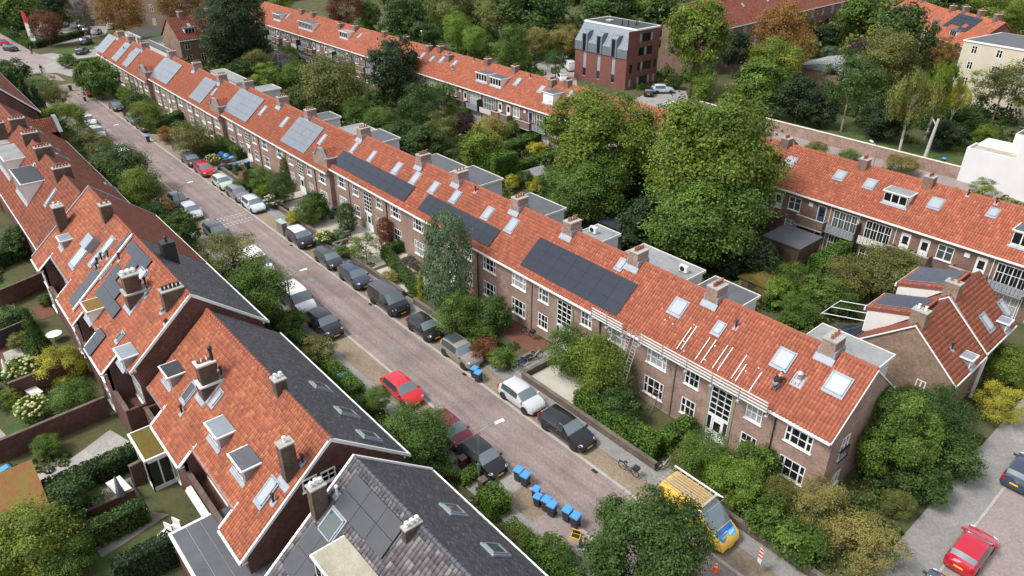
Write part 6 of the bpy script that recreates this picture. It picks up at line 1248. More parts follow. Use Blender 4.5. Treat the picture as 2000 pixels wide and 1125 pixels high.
def car(label, typ, col, P, rz=0.0, roof=None, name='parked_car', cat='car', group='cars parked along the street', scale=1.0, detail=True, sunroof=False, hood=False):
    L, W, H, belt, st = CAR_T[typ]; L *= scale
    R = empty(name, (P[0], P[1], .012)); R.rotation_euler = (0, 0, rz); tag(R, label, cat, group); hw = W/2
    V = []; rows = []
    for k_, (xf, zb, zt, zr, wf) in enumerate(st):
        x = -L/2+xf*L; zr_ = zr*H if 3 <= k_ <= 7 else zr
        cab = zr_ > zt+.15; w_ = hw*wf; wr = w_*(.90 if typ in ('van', 'big') else .80) if cab else w_*.93
        pts = [(w_*.86, zb), (w_*.985, zb+.14), (w_, zt*.62), (w_*.965, zt), (wr, zr_-.055 if cab else zr_-.012), (wr*.84, zr_-.005 if cab else zr_+.004), (0, zr_+.02)]
        rows.append([(x, y, z) for y, z in pts]+[(x, -y, z) for y, z in pts[-2::-1]]+[cab])
    b, G = MB(), {'windscreen': MB(), 'rear_window': MB(), 'side_window': MB(), 'side_window ': MB()}; nst = len(rows)
    for i in range(nst-1):
        r0, r1 = rows[i], rows[i+1]; c0, c1 = r0[-1], r1[-1]
        for j in range(12):
            q = (r0[j], r1[j], r1[j+1], r0[j+1]); side = j in (3, 8); top = j in (4, 5, 6, 7)
            glass = (side and (c0 and c1) and i != 5) or (top and i in (2, 7)) or (side and i in (2, 7))
            if typ in ('van', 'big') and side and i in (3, 4) and col not in ('white2',): glass = False
            if glass and side and i in (2, 7): glass = False
            mi = 0
            if side and i == 5: mi = 1
            if top and i in (3, 4, 5, 6): mi = 2
            if hood and 3 <= j <= 8 and i >= 8: mi = 2
            if sunroof and j in (5, 6) and i in (3, 4): mi = 3
            if j in (0, 11): mi = 1
            g = b if not glass else G['windscreen' if i == 7 else 'rear_window'] if top else G['side_window' if j == 3 else 'side_window ']
            g.add(q, [(0, 1, 2, 3)], 0 if glass else mi)
    for r_ in (rows[0], rows[-1]): b.add(r_[:-1], [tuple(range(13))], 0)
    f = lambda z: z
    def finish(mb, nm, mats, par):
        import bmesh
        me = mb.mesh(nm, mats); bm = bmesh.new(); bm.from_mesh(me); bmesh.ops.remove_doubles(bm, verts=bm.verts, dist=.0005); bmesh.ops.recalc_face_normals(bm, faces=bm.faces); bm.to_mesh(me); bm.free()
        me.polygons.foreach_set('use_smooth', [True]*len(me.polygons)); me.set_sharp_from_angle(angle=math.radians(42)); return link(nm, me, par)
    finish(b, 'body', [PAINT[col], M['black_plastic'], PAINT[roof or col], M['glass_car']], R)
    for k_, g in G.items():
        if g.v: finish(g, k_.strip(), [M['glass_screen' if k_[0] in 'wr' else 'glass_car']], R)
    wr_ = .315 if typ in ('hatch',) else .34; ty, rm = wheel_meshes(wr_); fx = .81 if typ in ('hatch', 'suv') else .82
    for sx in (.19, fx):
        for s in (1, -1):
            x = -L/2+sx*L; ar = MB().cyl((x, s*(hw-.10), wr_+.02), (x, s*(hw+.004), wr_+.02), wr_+.06, n=20); ar.build('wheel_arch', M['black_plastic'], R, org=(0, 0, 0))
            t = link('wheel', ty, R, (x, s*(hw-.085), wr_)); link('rim', rm, t)
    zl = st[-3][2]-.02; xl = L/2
    if detail:
        for s in (1, -1):
            MB().prism([(xl-.04*L-.1, s*hw*.60, zl-.15), (xl-.035*L, s*hw*.66, zl-.13), (xl-.055*L, s*hw*.90, zl-.10), (xl-.09*L, s*hw*.945, zl-.06), (xl-.075*L, s*hw*.80, zl+.02), (xl-.05*L, s*hw*.62, zl-.0)], (.03, s*.02, .035)).build('headlight', M['lamp_clear'], R, org=(0, 0, 0))
            MB().obox((-L/2+.012*L, s*hw*.82, st[2][2]-.12), (1, 0, 0), (0, 1, 0), (0, 0, 1), (-.04, .12), (-.1, .1), (-.12, .2)).build('taillight', M['lamp_red'], R, org=(0, 0, 0))
            MB().box(xl-.385*L+.1*L-.05, xl-.385*L+.1*L+.09, s*hw*1.0-.02*s, s*hw*1.0+.17*s, st[6][2]-.0, st[6][2]+.14).build('mirror', PAINT[col] if col not in ('white',) else M['black_plastic'], R, org=(0, 0, 0))
            MB().box(-L*.05, -L*.02, s*(hw+.002), s*(hw+.022), st[5][2]-.13, st[5][2]-.1).box(-L*.26, -L*.23, s*(hw+.002), s*(hw+.022), st[5][2]-.13, st[5][2]-.1).build('handle', M['metal_grey'] if col in ('black', 'silver') else PAINT[col], R, org=(0, 0, 0))
        MB().box(xl-.03, xl+.012, -hw*.55, hw*.55, st[-1][1]+.02, st[-1][1]+.14).box(xl-.07, xl-.012, -hw*.35, hw*.35, st[-1][2]-.08, st[-1][2]+.05).build('grille', M['black_plastic'], R, org=(0, 0, 0))
    MB().box(xl-.0, xl+.022, -.26, .26, .40, .51).build('number_plate', M['plate_yellow'], R, org=(0, 0, 0))
    MB().box(-L/2-.022, -L/2+.01, -.26, .26, .62, .73).build('number_plate', M['plate_yellow'], R, org=(0, 0, 0))
    CARS.append(R); return R
def park(label, typ, col, px, py, y=None, rz=0.0, z=.75, **k):
    P = at(px, py, z); return car(label, typ, col, (P[0], P[1] if y is None else y, 0), rz, **k)
RY, LY = 30.48, 23.78
park('glossy black estate car beside the clipped hedge, front car of the far row', 'wagon', 'black', 1102, 838, RY)
park('silver white hatchback parked between the black estate and two blue lidded bins', 'hatch', 'silver', 1006, 778, RY)
park('taupe small suv with an open black sunroof by two blue lidded bins', 'suv', 'taupe', 886, 694, RY, sunroof=True)
park('small black hatchback between the taupe suv and the black van', 'hatch', 'black', 811, 645, RY, scale=.95)
park('large black delivery van parked in the far row', 'van', 'black', 750, 590, RY, roof='charcoal', cat='van', name='parked_van')  # roof sheen painted as a lighter colour than the black body
park('dark navy suv parked in front of the black van\'s tail', 'suv', 'navy', 677, 545, RY)
park('charcoal black crossover in the middle of the far row, silver bonnet sheen', 'hatch', 'dark', 621, 510, RY, scale=1.02)
park('black small suv with a white roof beside the grey utility cabinet', 'suv', 'black', 571, 468, RY, roof='white', scale=.97)
park('pale ice blue hatchback at the raised crossing', 'hatch', 'ice', 472, 403, RY); park('grey estate car between a pale green and a pale blue hatchback', 'wagon', 'grey', 438, 383, RY, scale=.93)
park('pale green hatchback parked behind the red one', 'hatch', 'pale_green', 407, 361, RY); park('raspberry red hatchback between a dark grey and a pale green car', 'hatch', 'red', 373, 335, RY); park('dark grey hatchback touching the tail of the raspberry red car', 'hatch', 'charcoal', 346, 316, RY)
park('dark grey hatchback behind the lone blue lidded bin', 'hatch', 'charcoal', 254, 250, RY); park('steel blue car, rearmost of a close pair', 'hatch', 'blue_grey', 234, 236, RY); park('dark grey car alone in the far row below the clipped hedge corner', 'hatch', 'charcoal', 194, 211, RY)
park('pinkish red car standing farthest up the street', 'hatch', 'red', 151, 182, 29.6)
park('small black hatchback by the lamp post, next to two blue lidded bins', 'hatch', 'black', 955, 884, LY, scale=.97); park('dark burgundy car half hidden under the spreading tree', 'hatch', 'dark_red', 880, 838, LY); park('bright red hatchback on the near side of the street', 'hatch', 'bright_red', 790, 757, LY)
park('black coupe suv parked nose out in front of the white topped van', 'suv', 'black', 637, 630, LY); park('black van with a white top and white front', 'van', 'black', 590, 583, LY, roof='white', name='parked_van', cat='van', scale=.95, hood=True)
park('white van half hidden behind the leafy near side trees', 'van', 'white', 521, 510, LY+.2, name='parked_van', cat='van'); park('dark grey estate beside the white crossing bars', 'wagon', 'dark', 420, 452, LY+.1); park('silver grey small hatchback behind the street lamp', 'hatch', 'silver', 367, 412, LY); park('black hatchback behind the silver one on the near side', 'hatch', 'black', 339, 393, LY)
park('white car peeping from the foliage below the street lamp', 'hatch', 'white', 232, 304, LY); park('white car nearest the far red car, nose to the camera', 'hatch', 'white', 149, 238, LY+.6); park('white car under the round tree at the left', 'hatch', 'white', 166, 262, LY); park('pale car mostly hidden behind the far left trees', 'hatch', 'silver', 132, 267, LY)
park('red hatchback seen from behind in the side street', 'hatch', 'red', 1899, 1070, None, math.pi/2, scale=1.04, group='cars in the side street'); Pd = at(1899, 1070, .75); car('dark car cut off by the bottom edge below the red hatchback', 'hatch', 'navy', (Pd[0]-.15, Pd[1]-5.2, 0), math.pi/2, group='cars in the side street'); park('dark car cut off by the right picture edge', 'hatch', 'navy', 2001, 918, None, math.pi/2, group='cars in the side street')
g2 = 'cars in the far car park'; ang = math.radians(150)
for k, (lab, ty_, col, px, py) in enumerate((('black suv in the far car park beside a row of white cars', 'suv', 'black', 163, 53), ('dark pickup like car behind the silver one in the far car park', 'suv', 'dark', 172, 60), ('silver white saloon nearest in the far car park', 'hatch', 'silver', 188, 61), ('white estate in the middle of the far car park', 'wagon', 'white', 138, 39), ('silver hatchback beside the black suv in the far car park', 'hatch', 'silver', 147, 48), ('second white car from the back in the far car park row', 'hatch', 'white', 125, 36), ('pale grey car behind the white ones in the far car park', 'hatch', 'silver', 118, 32), ('red car at the back of the far car park', 'hatch', 'bright_red', 106, 28), ('pale hatchback farthest but one in the car park row', 'hatch', 'ice', 131, 44), ('white car under the rust brown tree of the car park', 'hatch', 'white', 116, 68), ('black car driving up at the far left junction', 'hatch', 'black', 20, 93), ('red car at the left edge beyond the junction', 'hatch', 'bright_red', 3, 82), ('dark green estate parked at the far end of the terrace', 'wagon', 'green', 160, 98), ('dark green pickup at the far end of the terrace', 'suv', 'green', 168, 80), ('small white car by the low wall at the top', 'hatch', 'white', 218, 50))):
    park(lab, ty_, col, px, py, None, math.radians(20) if px < 60 else ang, group=g2, detail=False)
g3 = 'cars by the red brick block'
for lab, ty_, col, px, py, a in (('white van beside the red brick block', 'van', 'white', 1113, 129, 2.6), ('white estate behind the second row roof ridge', 'wagon', 'white', 1097, 149, 2.6), ('black car in front of the silver blue one', 'hatch', 'black', 1268, 178, 2.2), ('silver blue people carrier in the small car park', 'suv', 'ice', 1295, 174, .9), ('white car at the edge of the small car park', 'hatch', 'white', 1319, 206, 2.6)):
    park(lab, ty_, col, px, py, None, a, group=g3, detail=False)
# yellow installer's van with roof rack
yv = car('yellow installer van with a blue printed bonnet and an aluminium ladder rack', 'big', 'yellow', (at(1352, 1010, 1.2)[0], RY+.15, 0), 0.0, name='installer_van', cat='van', group=None, scale=.94)
L_ = 5.6*.94; o0 = (0, 0, 0); hz = 2.52
rk = MB()
for y in (-.8, .8): rk.cyl((-L_/2-.1, y, hz+.18), (L_*.16, y, hz+.18), .025, n=6)
for k in range(9): rk.cyl((-L_/2+.05+k*.46, -.82, hz+.18), (-L_/2+.05+k*.46, .82, hz+.18), .012, n=6); rk.cyl((-L_/2+.05+k*.46, .8, hz-.05), (-L_/2+.05+k*.46, .8, hz+.18), .02, n=6)
for y in (-.5, -.1, .3): rk.cyl((-L_/2, y, hz+.2), (L_*.14, y, hz+.2), .014, n=6)
rk.build('roof_rack', M['aluminium'], yv, org=o0); plain('plank_tan', (.36, .28, .17), .8, .25, 3); pk = MB().box(-L_*.44, L_*.06, -.05, .05, hz+.2, hz+.24).mesh('load_plank', M['plank_tan'])
for k in range(6): link('load_plank', pk, yv, ((k % 3)*.09, -.62+k*.22, .002*k))
MB().cyl((-L_/2-.05, .86, hz+.22), (L_*.2, .86, hz+.22), .05, n=12).build('pipe_carrier', M['aluminium'], yv, org=o0); MB().box(L_*.10, L_*.13, -.8, .8, hz+.03, hz+.2).build('wind_deflector', M['aluminium'], yv, org=o0)
m = MB()
for (x0, x1, z0, z1, w0, w1) in ((.845, .90, 1.44, 1.2, .80, .80), (.90, .962, 1.2, 1.005, .80, .72)):
    m.quad((-L_/2+x0*L_+.02, -w0, z0), (-L_/2+x1*L_, -w1, z1), (-L_/2+x1*L_, w1, z1), (-L_/2+x0*L_+.02, w0, z0))
solid('print_blue', (.02, .13, .42), .35, coat=.5); solid('print_sky', (.03, .36, .75), .35, coat=.5); solid('print_lime', (.45, .65, .08), .4); solid('print_white', (.8, .8, .8), .4)
m.build('bonnet_print', M['print_blue'], yv, org=o0)
m = MB().quad((-L_/2+.90*L_, .1, 1.213), (-L_/2+.962*L_, .1, 1.016), (-L_/2+.962*L_, .70, 1.016), (-L_/2+.90*L_, .78, 1.213)); m.build('bonnet_print', M['print_sky'], yv, org=o0)
def text(txt, parent, loc, rot, size, mat, name='lettering'):
    cu = bpy.data.curves.new(name, 'FONT'); cu.body = txt; cu.size = size; cu.align_x = 'CENTER'; cu.align_y = 'CENTER'; cu.extrude = .003; cu.materials.append(M[mat]); o = bpy.data.objects.new(name, cu); COL.objects.link(o); dg = bpy.context.evaluated_depsgraph_get(); me = bpy.data.meshes.new_from_object(o.evaluated_get(dg)); bpy.data.objects.remove(o); return link(name, me, parent, loc, rot)
BR = (Matrix.Rotation(math.radians(29), 3, 'Y') @ Matrix.Rotation(math.radians(90), 3, 'Z')).to_euler()
text('zonne', yv, (-L_/2+.928*L_, -.26, 1.155), BR, .3, 'print_lime'); text('plan', yv, (-L_/2+.928*L_, .38, 1.155), BR, .3, 'print_white')
# ------------------------------------------------------------------ street furniture, bins, bicycles, people
BIN = {}
def wheelie(label, P, lid='bin_blue', body='bin_grey', rz=0.0, s=1.0, group='wheelie bins put out for collection', mark=False):
    if (lid, body) not in BIN:
        b = MB(); b.add([(-.2,-.22,.1),(.2,-.22,.1),(.2,.22,.1),(-.2,.22,.1),(-.27,-.29,.96),(.27,-.29,.96),(.27,.29,.96),(-.27,.29,.96)], [(3,2,1,0),(0,1,5,4),(1,2,6,5),(2,3,7,6),(3,0,4,7),(4,5,6,7)]); b.box(-.29,.29,-.31,-.29,.9,.97).box(-.29,.29,.29,.31,.9,.97)
        l = MB().prism([(-.30,-.33,.965),(.30,-.33,.965),(.30,.30,.965),(-.30,.30,.965)], (0, 0, .05)).prism([(-.27,-.30,1.015),(.27,-.30,1.015),(.25,.26,1.06),(-.25,.26,1.06)], (0, 0, .02)); l.cyl((-.28,.36,.98), (.28,.36,.98), .025, n=6)
        w = MB().cyl((-.24, .22, .1), (-.17, .22, .1), .1, n=12).cyl((.17, .22, .1), (.24, .22, .1), .1, n=12)
        BIN[(lid, body)] = (b.mesh('bin_body', M[body]), l.mesh('lid', M[lid]), w.mesh('wheel', M['rubber']))
    R = empty('wheelie_bin', (P[0], P[1], .02)); R.rotation_euler = (0, 0, rz); R.scale = (s, s, s); tag(R, label, 'bin', group)
    for me in BIN[(lid, body)]: link(me.name.split('.')[0], me, R)
    if mark: MB().box(-.14, .14, -.30, -.285, .3, .8).build('sticker', M['yellow'], R, org=(0, 0, 0))
    return R
def B(lab, px, py, rz=.2, z=.55, **k): return wheelie(lab, at(px, py, z), rz=rz, **k)
B('blue lidded grey bin beside the apron of pale slabs, left of its pair', 1013, 927, .25); B('blue lidded grey bin in front of its pair at the apron of pale slabs', 1026, 937, .25)
B('small blue lidded bin standing behind another small one', 1047, 962, .3, s=.86); B('small blue lidded bin in front, left end of the group of four', 1050, 976, .3, s=.86); B('blue lidded bin third from the left in the group of four', 1067, 985, .25); B('blue lidded bin at the right end of the group of four', 1078, 995, .25)
B('blue lidded bin, left one of the pair nearest the seated man', 1108, 1005, .2); B('blue lidded bin, right one of the pair nearest the seated man', 1124, 1017, .2)
B('blue lidded bin by the taupe suv, rear one of two', 927, 727, .3, s=.95); B('blue lidded bin by the taupe suv, front one of two', 934, 735, .3, s=.95)
B('lone blue lidded bin on the far pavement strip', 289, 271, 1.2); B('black bin behind the pinkish red far car', 137, 172, 0, lid='black_plastic'); B('small dark bin in front of the pinkish red far car', 165, 192, 0, lid='black_plastic', s=.7)
B('green bin at the corner of the bay, behind the yellow marked one', 638, 413, 0, lid='bin_green', body='bin_green', group='bins by the house walls'); B('green bin with a yellow panel by the bay corner', 647, 419, 0, lid='bin_green', mark=True, group='bins by the house walls'); B('dark blue lidded bin against the wall by the bay corner', 655, 413, 0, lid='cloth_blue', group='bins by the house walls')
B('pale blue lidded bin at a front door in the long terrace', 483, 322, .4, group='bins by the house walls'); B('green bin behind the covered motorcycle', 460, 327, .4, lid='bin_green', body='bin_green', group='bins by the house walls')
B('blue lidded bin in the near left front garden by the rail', 669, 741, .2, group='bins by the house walls'); B('blue lidded bin at the left edge garden', 12, 925, .2, group='bins by the house walls')
LAMPN = ('street lamp at the group of blue lidded bins', 'street lamp beside the white topped black van', 'street lamp behind the silver hatchback', 'street lamp over the leafy near side, farthest up the street')
def lamp(label, base, rz, h=5.0, arm=1.3):
    R = empty('street_lamp', (base[0], base[1], 0)); R.rotation_euler = (0, 0, rz); tag(R, label, 'street lamp', 'street lamps'); o0 = (0, 0, 0)
    MB().tube([(0, 0, 0), (0, 0, 1.2), (0, 0, h-.6)], [.075, .06, .045], 10).tube([(0, 0, h-.6), (.12, 0, h-.2), (arm*.6, 0, h), (arm, 0, h+.08)], .035, 8).build('pole', M['metal_grey'], R, org=o0)
    MB().prism([(arm-.05, -.12, h+.02), (arm+.6, -.15, h+.1), (arm+.6, .15, h+.1), (arm-.05, .12, h+.02)], (0, 0, .09)).build('lamp_head', M['white_paint'], R, org=o0); MB().box(-.09, .09, -.09, .09, 1.0, 1.5).build('service_box', M['metal_grey'], R, org=o0)
for lab, (px, py), hd in zip(LAMPN, ((938, 936), (588, 612), (368, 428), (227, 305)), ((955, 818), (600, 547), (387, 386), (248, 279))):
    b = at(px, py, 0); lamp(lab, (b[0], 22.6), math.radians(75), 4.5)
b = at(28, 75, 0); lamp('grey street lamp with a blue route sign at the far junction', b, math.radians(100), 5); b = at(1698, 330, 0); lamp('white street lamp on the rear lane', at(1700, 345, 0), math.radians(150), 4.5); lamp('street lamp rising over the ridge of the second row', at(827, 118, 0), math.radians(150), 6)
def cabinet(label, P, sx, sy, h, c='metal_grey', top='bin_green'):
    R = empty('utility_cabinet', (P[0], P[1], .05)); tag(R, label, 'cabinet'); o0 = (0, 0, 0)
    MB().box(-sx/2, sx/2, -sy/2, sy/2, 0, h).build('casing', M[c], R, org=o0); MB().box(-sx/2-.05, sx/2+.05, -sy/2-.05, sy/2+.05, h, h+.08).build('roof', M[top], R, org=o0); MB().box(-.01, .01, -sy/2-.012, -sy/2+.01, .1, h-.1).build('door_gap', M['black_plastic'], R, org=o0)
plain('cabinet_green', (.30, .40, .34), .6, .2); cabinet('grey green utility cabinet on the pavement beside the white roofed suv', (at(541, 447, .8)[0], 30.0, 0), 1.5, .6, 1.45, 'metal_grey', 'cabinet_green'); cabinet('grey green topped electricity cabinet under the golden bush at the corner', at(1733, 1095, .7), .9, .5, 1.3, 'metal_grey', 'bin_green'); cabinet('small grey post box cabinet at the garden corner by the bicycles', at(980, 718, .4), .25, .25, .8, 'metal_grey', 'metal_grey')
# bicycles
def bike(label, P, rz, frame='black_metal', wheelc='rubber', crate=None, lean=.1, group='bicycles parked by the gardens', saddle='black_plastic'):
    R = empty('bicycle', (P[0], P[1], .02)); R.rotation_euler = (lean, 0, rz); tag(R, label, 'bicycle', group); o0 = (0, 0, 0)
    for x in (-.52, .55):
        w_ = MB().torus((x, 0, .34), .33, .022).build('wheel', M[wheelc], R, org=o0); s = MB()
        for k in range(7): a = k*math.pi/7; s.cyl((x-.31*math.cos(a), 0, .34-.31*math.sin(a)), (x+.31*math.cos(a), 0, .34+.31*math.sin(a)), .003, n=4)
        s.build('spokes', M['metal_grey'], w_, org=o0); MB().torus((x, 0, .34), .36, .018, n=10).build('mudguard', M['black_plastic'], w_, org=o0)
    f = MB(); f.tube([(-.52, 0, .34), (-.05, 0, .30), (.40, 0, .80), (.42, 0, .92)], .02, 8).tube([(-.05, 0, .3), (-.2, 0, .86)], .02, 8).tube([(-.52, 0, .34), (-.18, 0, .78)], .012, 6).tube([(.40, 0, .85), (.55, 0, .34)], .02, 8).tube([(-.12, 0, .55), (.38, 0, .76)], .016, 6); f.build('frame', M[frame], R, org=o0)
    MB().tube([(.30, -.28, 1.02), (.42, -.2, 1.03), (.42, .2, 1.03), (.30, .28, 1.02)], .014, 6).cyl((.42, 0, .9), (.42, 0, 1.04), .014, n=6).build('handlebar', M['metal_grey'], R, org=o0); MB().prism([(-.34, -.08, .9), (-.30, .09, .9), (-.05, .02, .9), (-.05, -.02, .9)], (0, 0, .06)).build('saddle', M[saddle], R, org=o0)
    MB().box(-.8, -.3, -.06, .06, .70, .72).build('rear_rack', M['black_metal'], R, org=o0); MB().cyl((-.05, -.1, .3), (-.05, .1, .3), .07, n=10).build('crank', M['metal_grey'], R, org=o0)
    if crate: MB().box(.46, .86, -.2, .2, .78, 1.02).build('front_crate', M[crate], R, org=o0)
    return R
bike('black bicycle with panniers parked on the pavement by the black estate car', at(1228, 915, .4), .08, crate='black_plastic'); bike('white framed bicycle among the shrubs behind the yellow van', at(1297, 905, .4), 1.45, 'white_paint'); bike('pale blue bicycle with a white front wheel by the flower bed', at(1016, 711, .4), 4.65, 'bin_blue', 'white_paint', lean=.12); bike('white electric bicycle leaning behind the pale blue one', at(1043, 695, .4), 1.35, 'white_paint'); bike('black bicycle with a pannier against the house wall', at(1032, 650, .4), .05, crate='black_plastic'); bike('black bicycle against the garden wall beside the olive tree', at(340, 288, .4), -.5, lean=.2); bike('white bicycle leaning at the gravel garden entrance', at(660, 482, .4), 1.4, 'white_paint'); bike('dark bicycle next to the covered motorcycle', at(428, 325, .4), 1.2); bike('grey bicycle standing by the front step of the gravel garden', at(690, 466, .4), .2, 'metal_grey'); bike('bicycle leaning by the front door behind the green bin', at(474, 325, .4), .3); bike('dark bicycle under the spreading near side tree', at(740, 798, .4), .4)
P = at(438, 326, .5); mc = empty('covered_motorcycle', (P[0], P[1], 0)); tag(mc, 'motorcycle under a black cover in the front garden entrance', 'motorcycle'); MB().lathe([(.9, .02), (.8, .4), (.55, .8), (.3, 1.05), (.1, 1.1)], (0, 0, 0), 14).build('cover', M['black_plastic'], mc, org=(0, 0, 0), smooth=True); mc.scale = (1.2, .5, 1); mc.rotation_euler = (0, 0, .9)
# traffic sign, cone, tool case
P = at(1478, 1120, 0); sg = empty('barrier_sign', (P[0], P[1], 0)); sg.rotation_euler = (0, 0, math.radians(-25)); tag(sg, 'red and white striped marker board on a pole in front of the yellow van', 'sign'); o0 = (0, 0, 0)
MB().cyl((0, 0, 0), (0, 0, 2.0), .025, n=8).build('post', M['metal_grey'], sg, org=o0); MB().box(-.17, .17, -.05, -.03, .95, 2.1).build('board', M['white_paint'], sg, org=o0); m = MB()
for k in range(3): m.prism([(-.17, -.054, 1.3+k*.28), (.17, -.054, 1.42+k*.28), (.17, -.054, 1.56+k*.28), (-.17, -.054, 1.44+k*.28)], (0, .003, 0))
m.build('stripes', M['signal_red'], sg, org=o0)
P = at(1398, 1108, .2); cn = empty('traffic_cone', (P[0], P[1], .02)); tag(cn, 'orange and white traffic cone in front of the yellow van', 'cone'); MB().box(-.2, .2, -.2, .2, 0, .04).lathe([(.15, .04), (.11, .24)], (0, 0, 0), 14).lathe([(.088, .36), (.065, .48)], (0, 0, 0), 14).lathe([(.045, .58), (.03, .68)], (0, 0, 0), 14).build('cone_body', M['orange'], cn, org=o0); MB().lathe([(.111, .24), (.089, .36)], (0, 0, 0), 14).lathe([(.066, .48), (.046, .58)], (0, 0, 0), 14).build('reflective_band', M['white_paint'], cn, org=o0)
P = at(1124, 1048, .1); tc = empty('tool_case', (P[0], P[1], .02)); tc.rotation_euler = (0, 0, .5); tag(tc, 'open yellow tool case on the pavement behind the seated man', 'tool case'); MB().box(-.3, .3, -.2, .2, 0, .14).build('case_body', M['yellow'], tc, org=o0); MB().box(-.3, .3, .2, .25, .1, .45).build('lid', M['yellow'], tc, org=o0); MB().box(-.26, .26, -.16, .16, .141, .15).box(-.25, .25, .192, .199, .16, .4).build('foam', M['black_plastic'], tc, org=o0)
for k, (px, py, c, lab) in enumerate(((1140, 1060, 'orange', 'orange hand tool beside the seated man'), (1144, 1072, 'signal_red', 'red drill lying beyond the seated man'))):
    P = at(px, py, .1); t = empty('power_tool', (P[0], P[1], .02)); tag(t, lab, 'tool'); MB().box(-.14, .14, -.05, .05, .1, .22).box(-.1, -.02, -.045, .045, 0, .1).build('casing', M[c], t, org=o0); MB().cyl((.14, 0, .16), (.3, 0, .16), .02, n=8).build('bit', M['metal_grey'], t, org=o0)
# people: one skinned surface each
def person(label, P, rz, J, cl=('cloth_black', 'cloth_grey'), hair=True, z=0.0, group=None):
    """J: dict of joints in metres; body grown over the skeleton"""
    R = empty('person', (P[0], P[1], z)); R.rotation_euler = (0, 0, rz); tag(R, label, 'person', group)
    def skin(nm, chain, mat, sub=2):
        V, E, rad, idx = [], [], [], {}
        for ch in chain:
            for k, (key, r) in enumerate(ch):
                if key not in idx: idx[key] = len(V); V.append(J[key]); rad.append(r)
                if k: E.append((idx[ch[k-1][0]], idx[key]))
        me = bpy.data.meshes.new(nm); me.from_pydata(V, E, []); me.materials.append(M[mat]); o = link(nm, me, R)
        s = o.modifiers.new('skin', 'SKIN'); s.use_smooth_shade = True
        for i, r in enumerate(rad): me.skin_vertices[0].data[i].radius = (r, r); me.skin_vertices[0].data[i].use_root = (i == 0)
        b = o.modifiers.new('sub', 'SUBSURF'); b.levels = b.render_levels = sub; return o
    skin('body', [[('pelvis', .13), ('waist', .125), ('chest', .155), ('neck', .06), ('head0', .075), ('head1', .10), ('head2', .07)], [('chest', .155), ('shL', .075), ('elL', .048), ('wrL', .034), ('haL', .036)], [('chest', .155), ('shR', .075), ('elR', .048), ('wrR', .034), ('haR', .036)], [('pelvis', .13), ('hipL', .095), ('knL', .065), ('anL', .045), ('toL', .035)], [('pelvis', .13), ('hipR', .095), ('knR', .065), ('anR', .045), ('toR', .035)]], 'skin')
    def fat(d): return d
    skin('jacket', [[('pelvis', .15), ('waist', .15), ('chest', .18), ('neck', .075)], [('chest', .18), ('shL', .095), ('elL', .066), ('wrL', .05)], [('chest', .18), ('shR', .095), ('elR', .066), ('wrR', .05)]], cl[0])
    skin('trousers', [[('pelvis', .155), ('hipL', .115), ('knL', .082), ('anL', .062)], [('pelvis', .155), ('hipR', .115), ('knR', .082), ('anR', .062)]], cl[1])
    h = np.array(J['head1']); up = nrm(np.array(J['head2'])-np.array(J['head0'])); m = MB(); m.lathe([(.06, -.03), (.105, .0), (.108, .05), (.085, .10), (.03, .13)], (0, 0, 0), 12); me = m.mesh('hair', M['hair_dark'], True); o = link('hair', me, R, tuple(h+up*.02)); o.rotation_euler = Vector(up).to_track_quat('Z', 'Y').to_euler()
    for s in ('L', 'R'):
        a, t = np.array(J['an'+s]), np.array(J['to'+s]); d = t-a; sh = MB().obox(a, nrm(d), nrm(np.cross(d, (0.02, 0, 1.0))), nrm(np.cross(d, np.cross((0.02, 0, 1), d)))*-1, (-.09, np.linalg.norm(d)+.05), (-.05, .05), (-.06, .05)); sh.build('shoe', M['black_plastic'], R, org=(0, 0, 0))
        wr, ha = np.array(J['wr'+s]), np.array(J['ha'+s]); u = nrm(ha-wr); v = nrm(np.cross(u, (0, .05, 1.0))); hd = MB()
        for k in range(4): hd.tube([ha+v*(k-1.5)*.018, ha+v*(k-1.5)*.02+u*.045, ha+v*(k-1.5)*.021+u*(.075 if k not in (0, 3) else .06)-np.array((0, 0, .015))], [.010, .009, .007], 6)
        hd.tube([wr+v*.025, wr+v*.05+u*.03, wr+v*.055+u*.065], [.011, .01, .008], 6); hd.build('fingers', M['skin'], R, org=(0, 0, 0), smooth=True)
    return R
stand = dict(pelvis=(0,0,.95), waist=(0,0,1.08), chest=(0,0,1.32), neck=(.01,0,1.5), head0=(.02,0,1.58), head1=(.03,0,1.68), head2=(.03,0,1.76), shL=(0,.2,1.42), elL=(.03,.25,1.14), wrL=(.12,.24,.9), haL=(.15,.24,.84), shR=(0,-.2,1.42), elR=(-.05,-.25,1.14), wrR=(.0,-.26,.88), haR=(.02,-.26,.82), hipL=(0,.1,.9), knL=(.12,.1,.5), anL=(.05,.1,.1), toL=(.2,.1,.05), hipR=(0,-.1,.9), knR=(.0,-.1,.5), anR=(-.18,-.1,.12), toR=(-.05,-.1,.05))
sit = dict(pelvis=(0,0,.15), waist=(.0,0,.28), chest=(.1,0,.52), neck=(.17,0,.70), head0=(.22,0,.76), head1=(.27,0,.85), head2=(.28,0,.93), shL=(.1,.2,.61), elL=(.28,.25,.40), wrL=(.48,.12,.35), haL=(.54,.08,.33), shR=(.1,-.2,.61), elR=(.26,-.26,.40), wrR=(.46,-.14,.33), haR=(.52,-.1,.31), hipL=(.03,.12,.14), knL=(.38,.30,.33), anL=(.42,.02,.08), toL=(.52,-.1,.05), hipR=(.03,-.12,.14), knR=(.40,-.30,.30), anR=(.36,-.02,.07), toR=(.48,.1,.05))
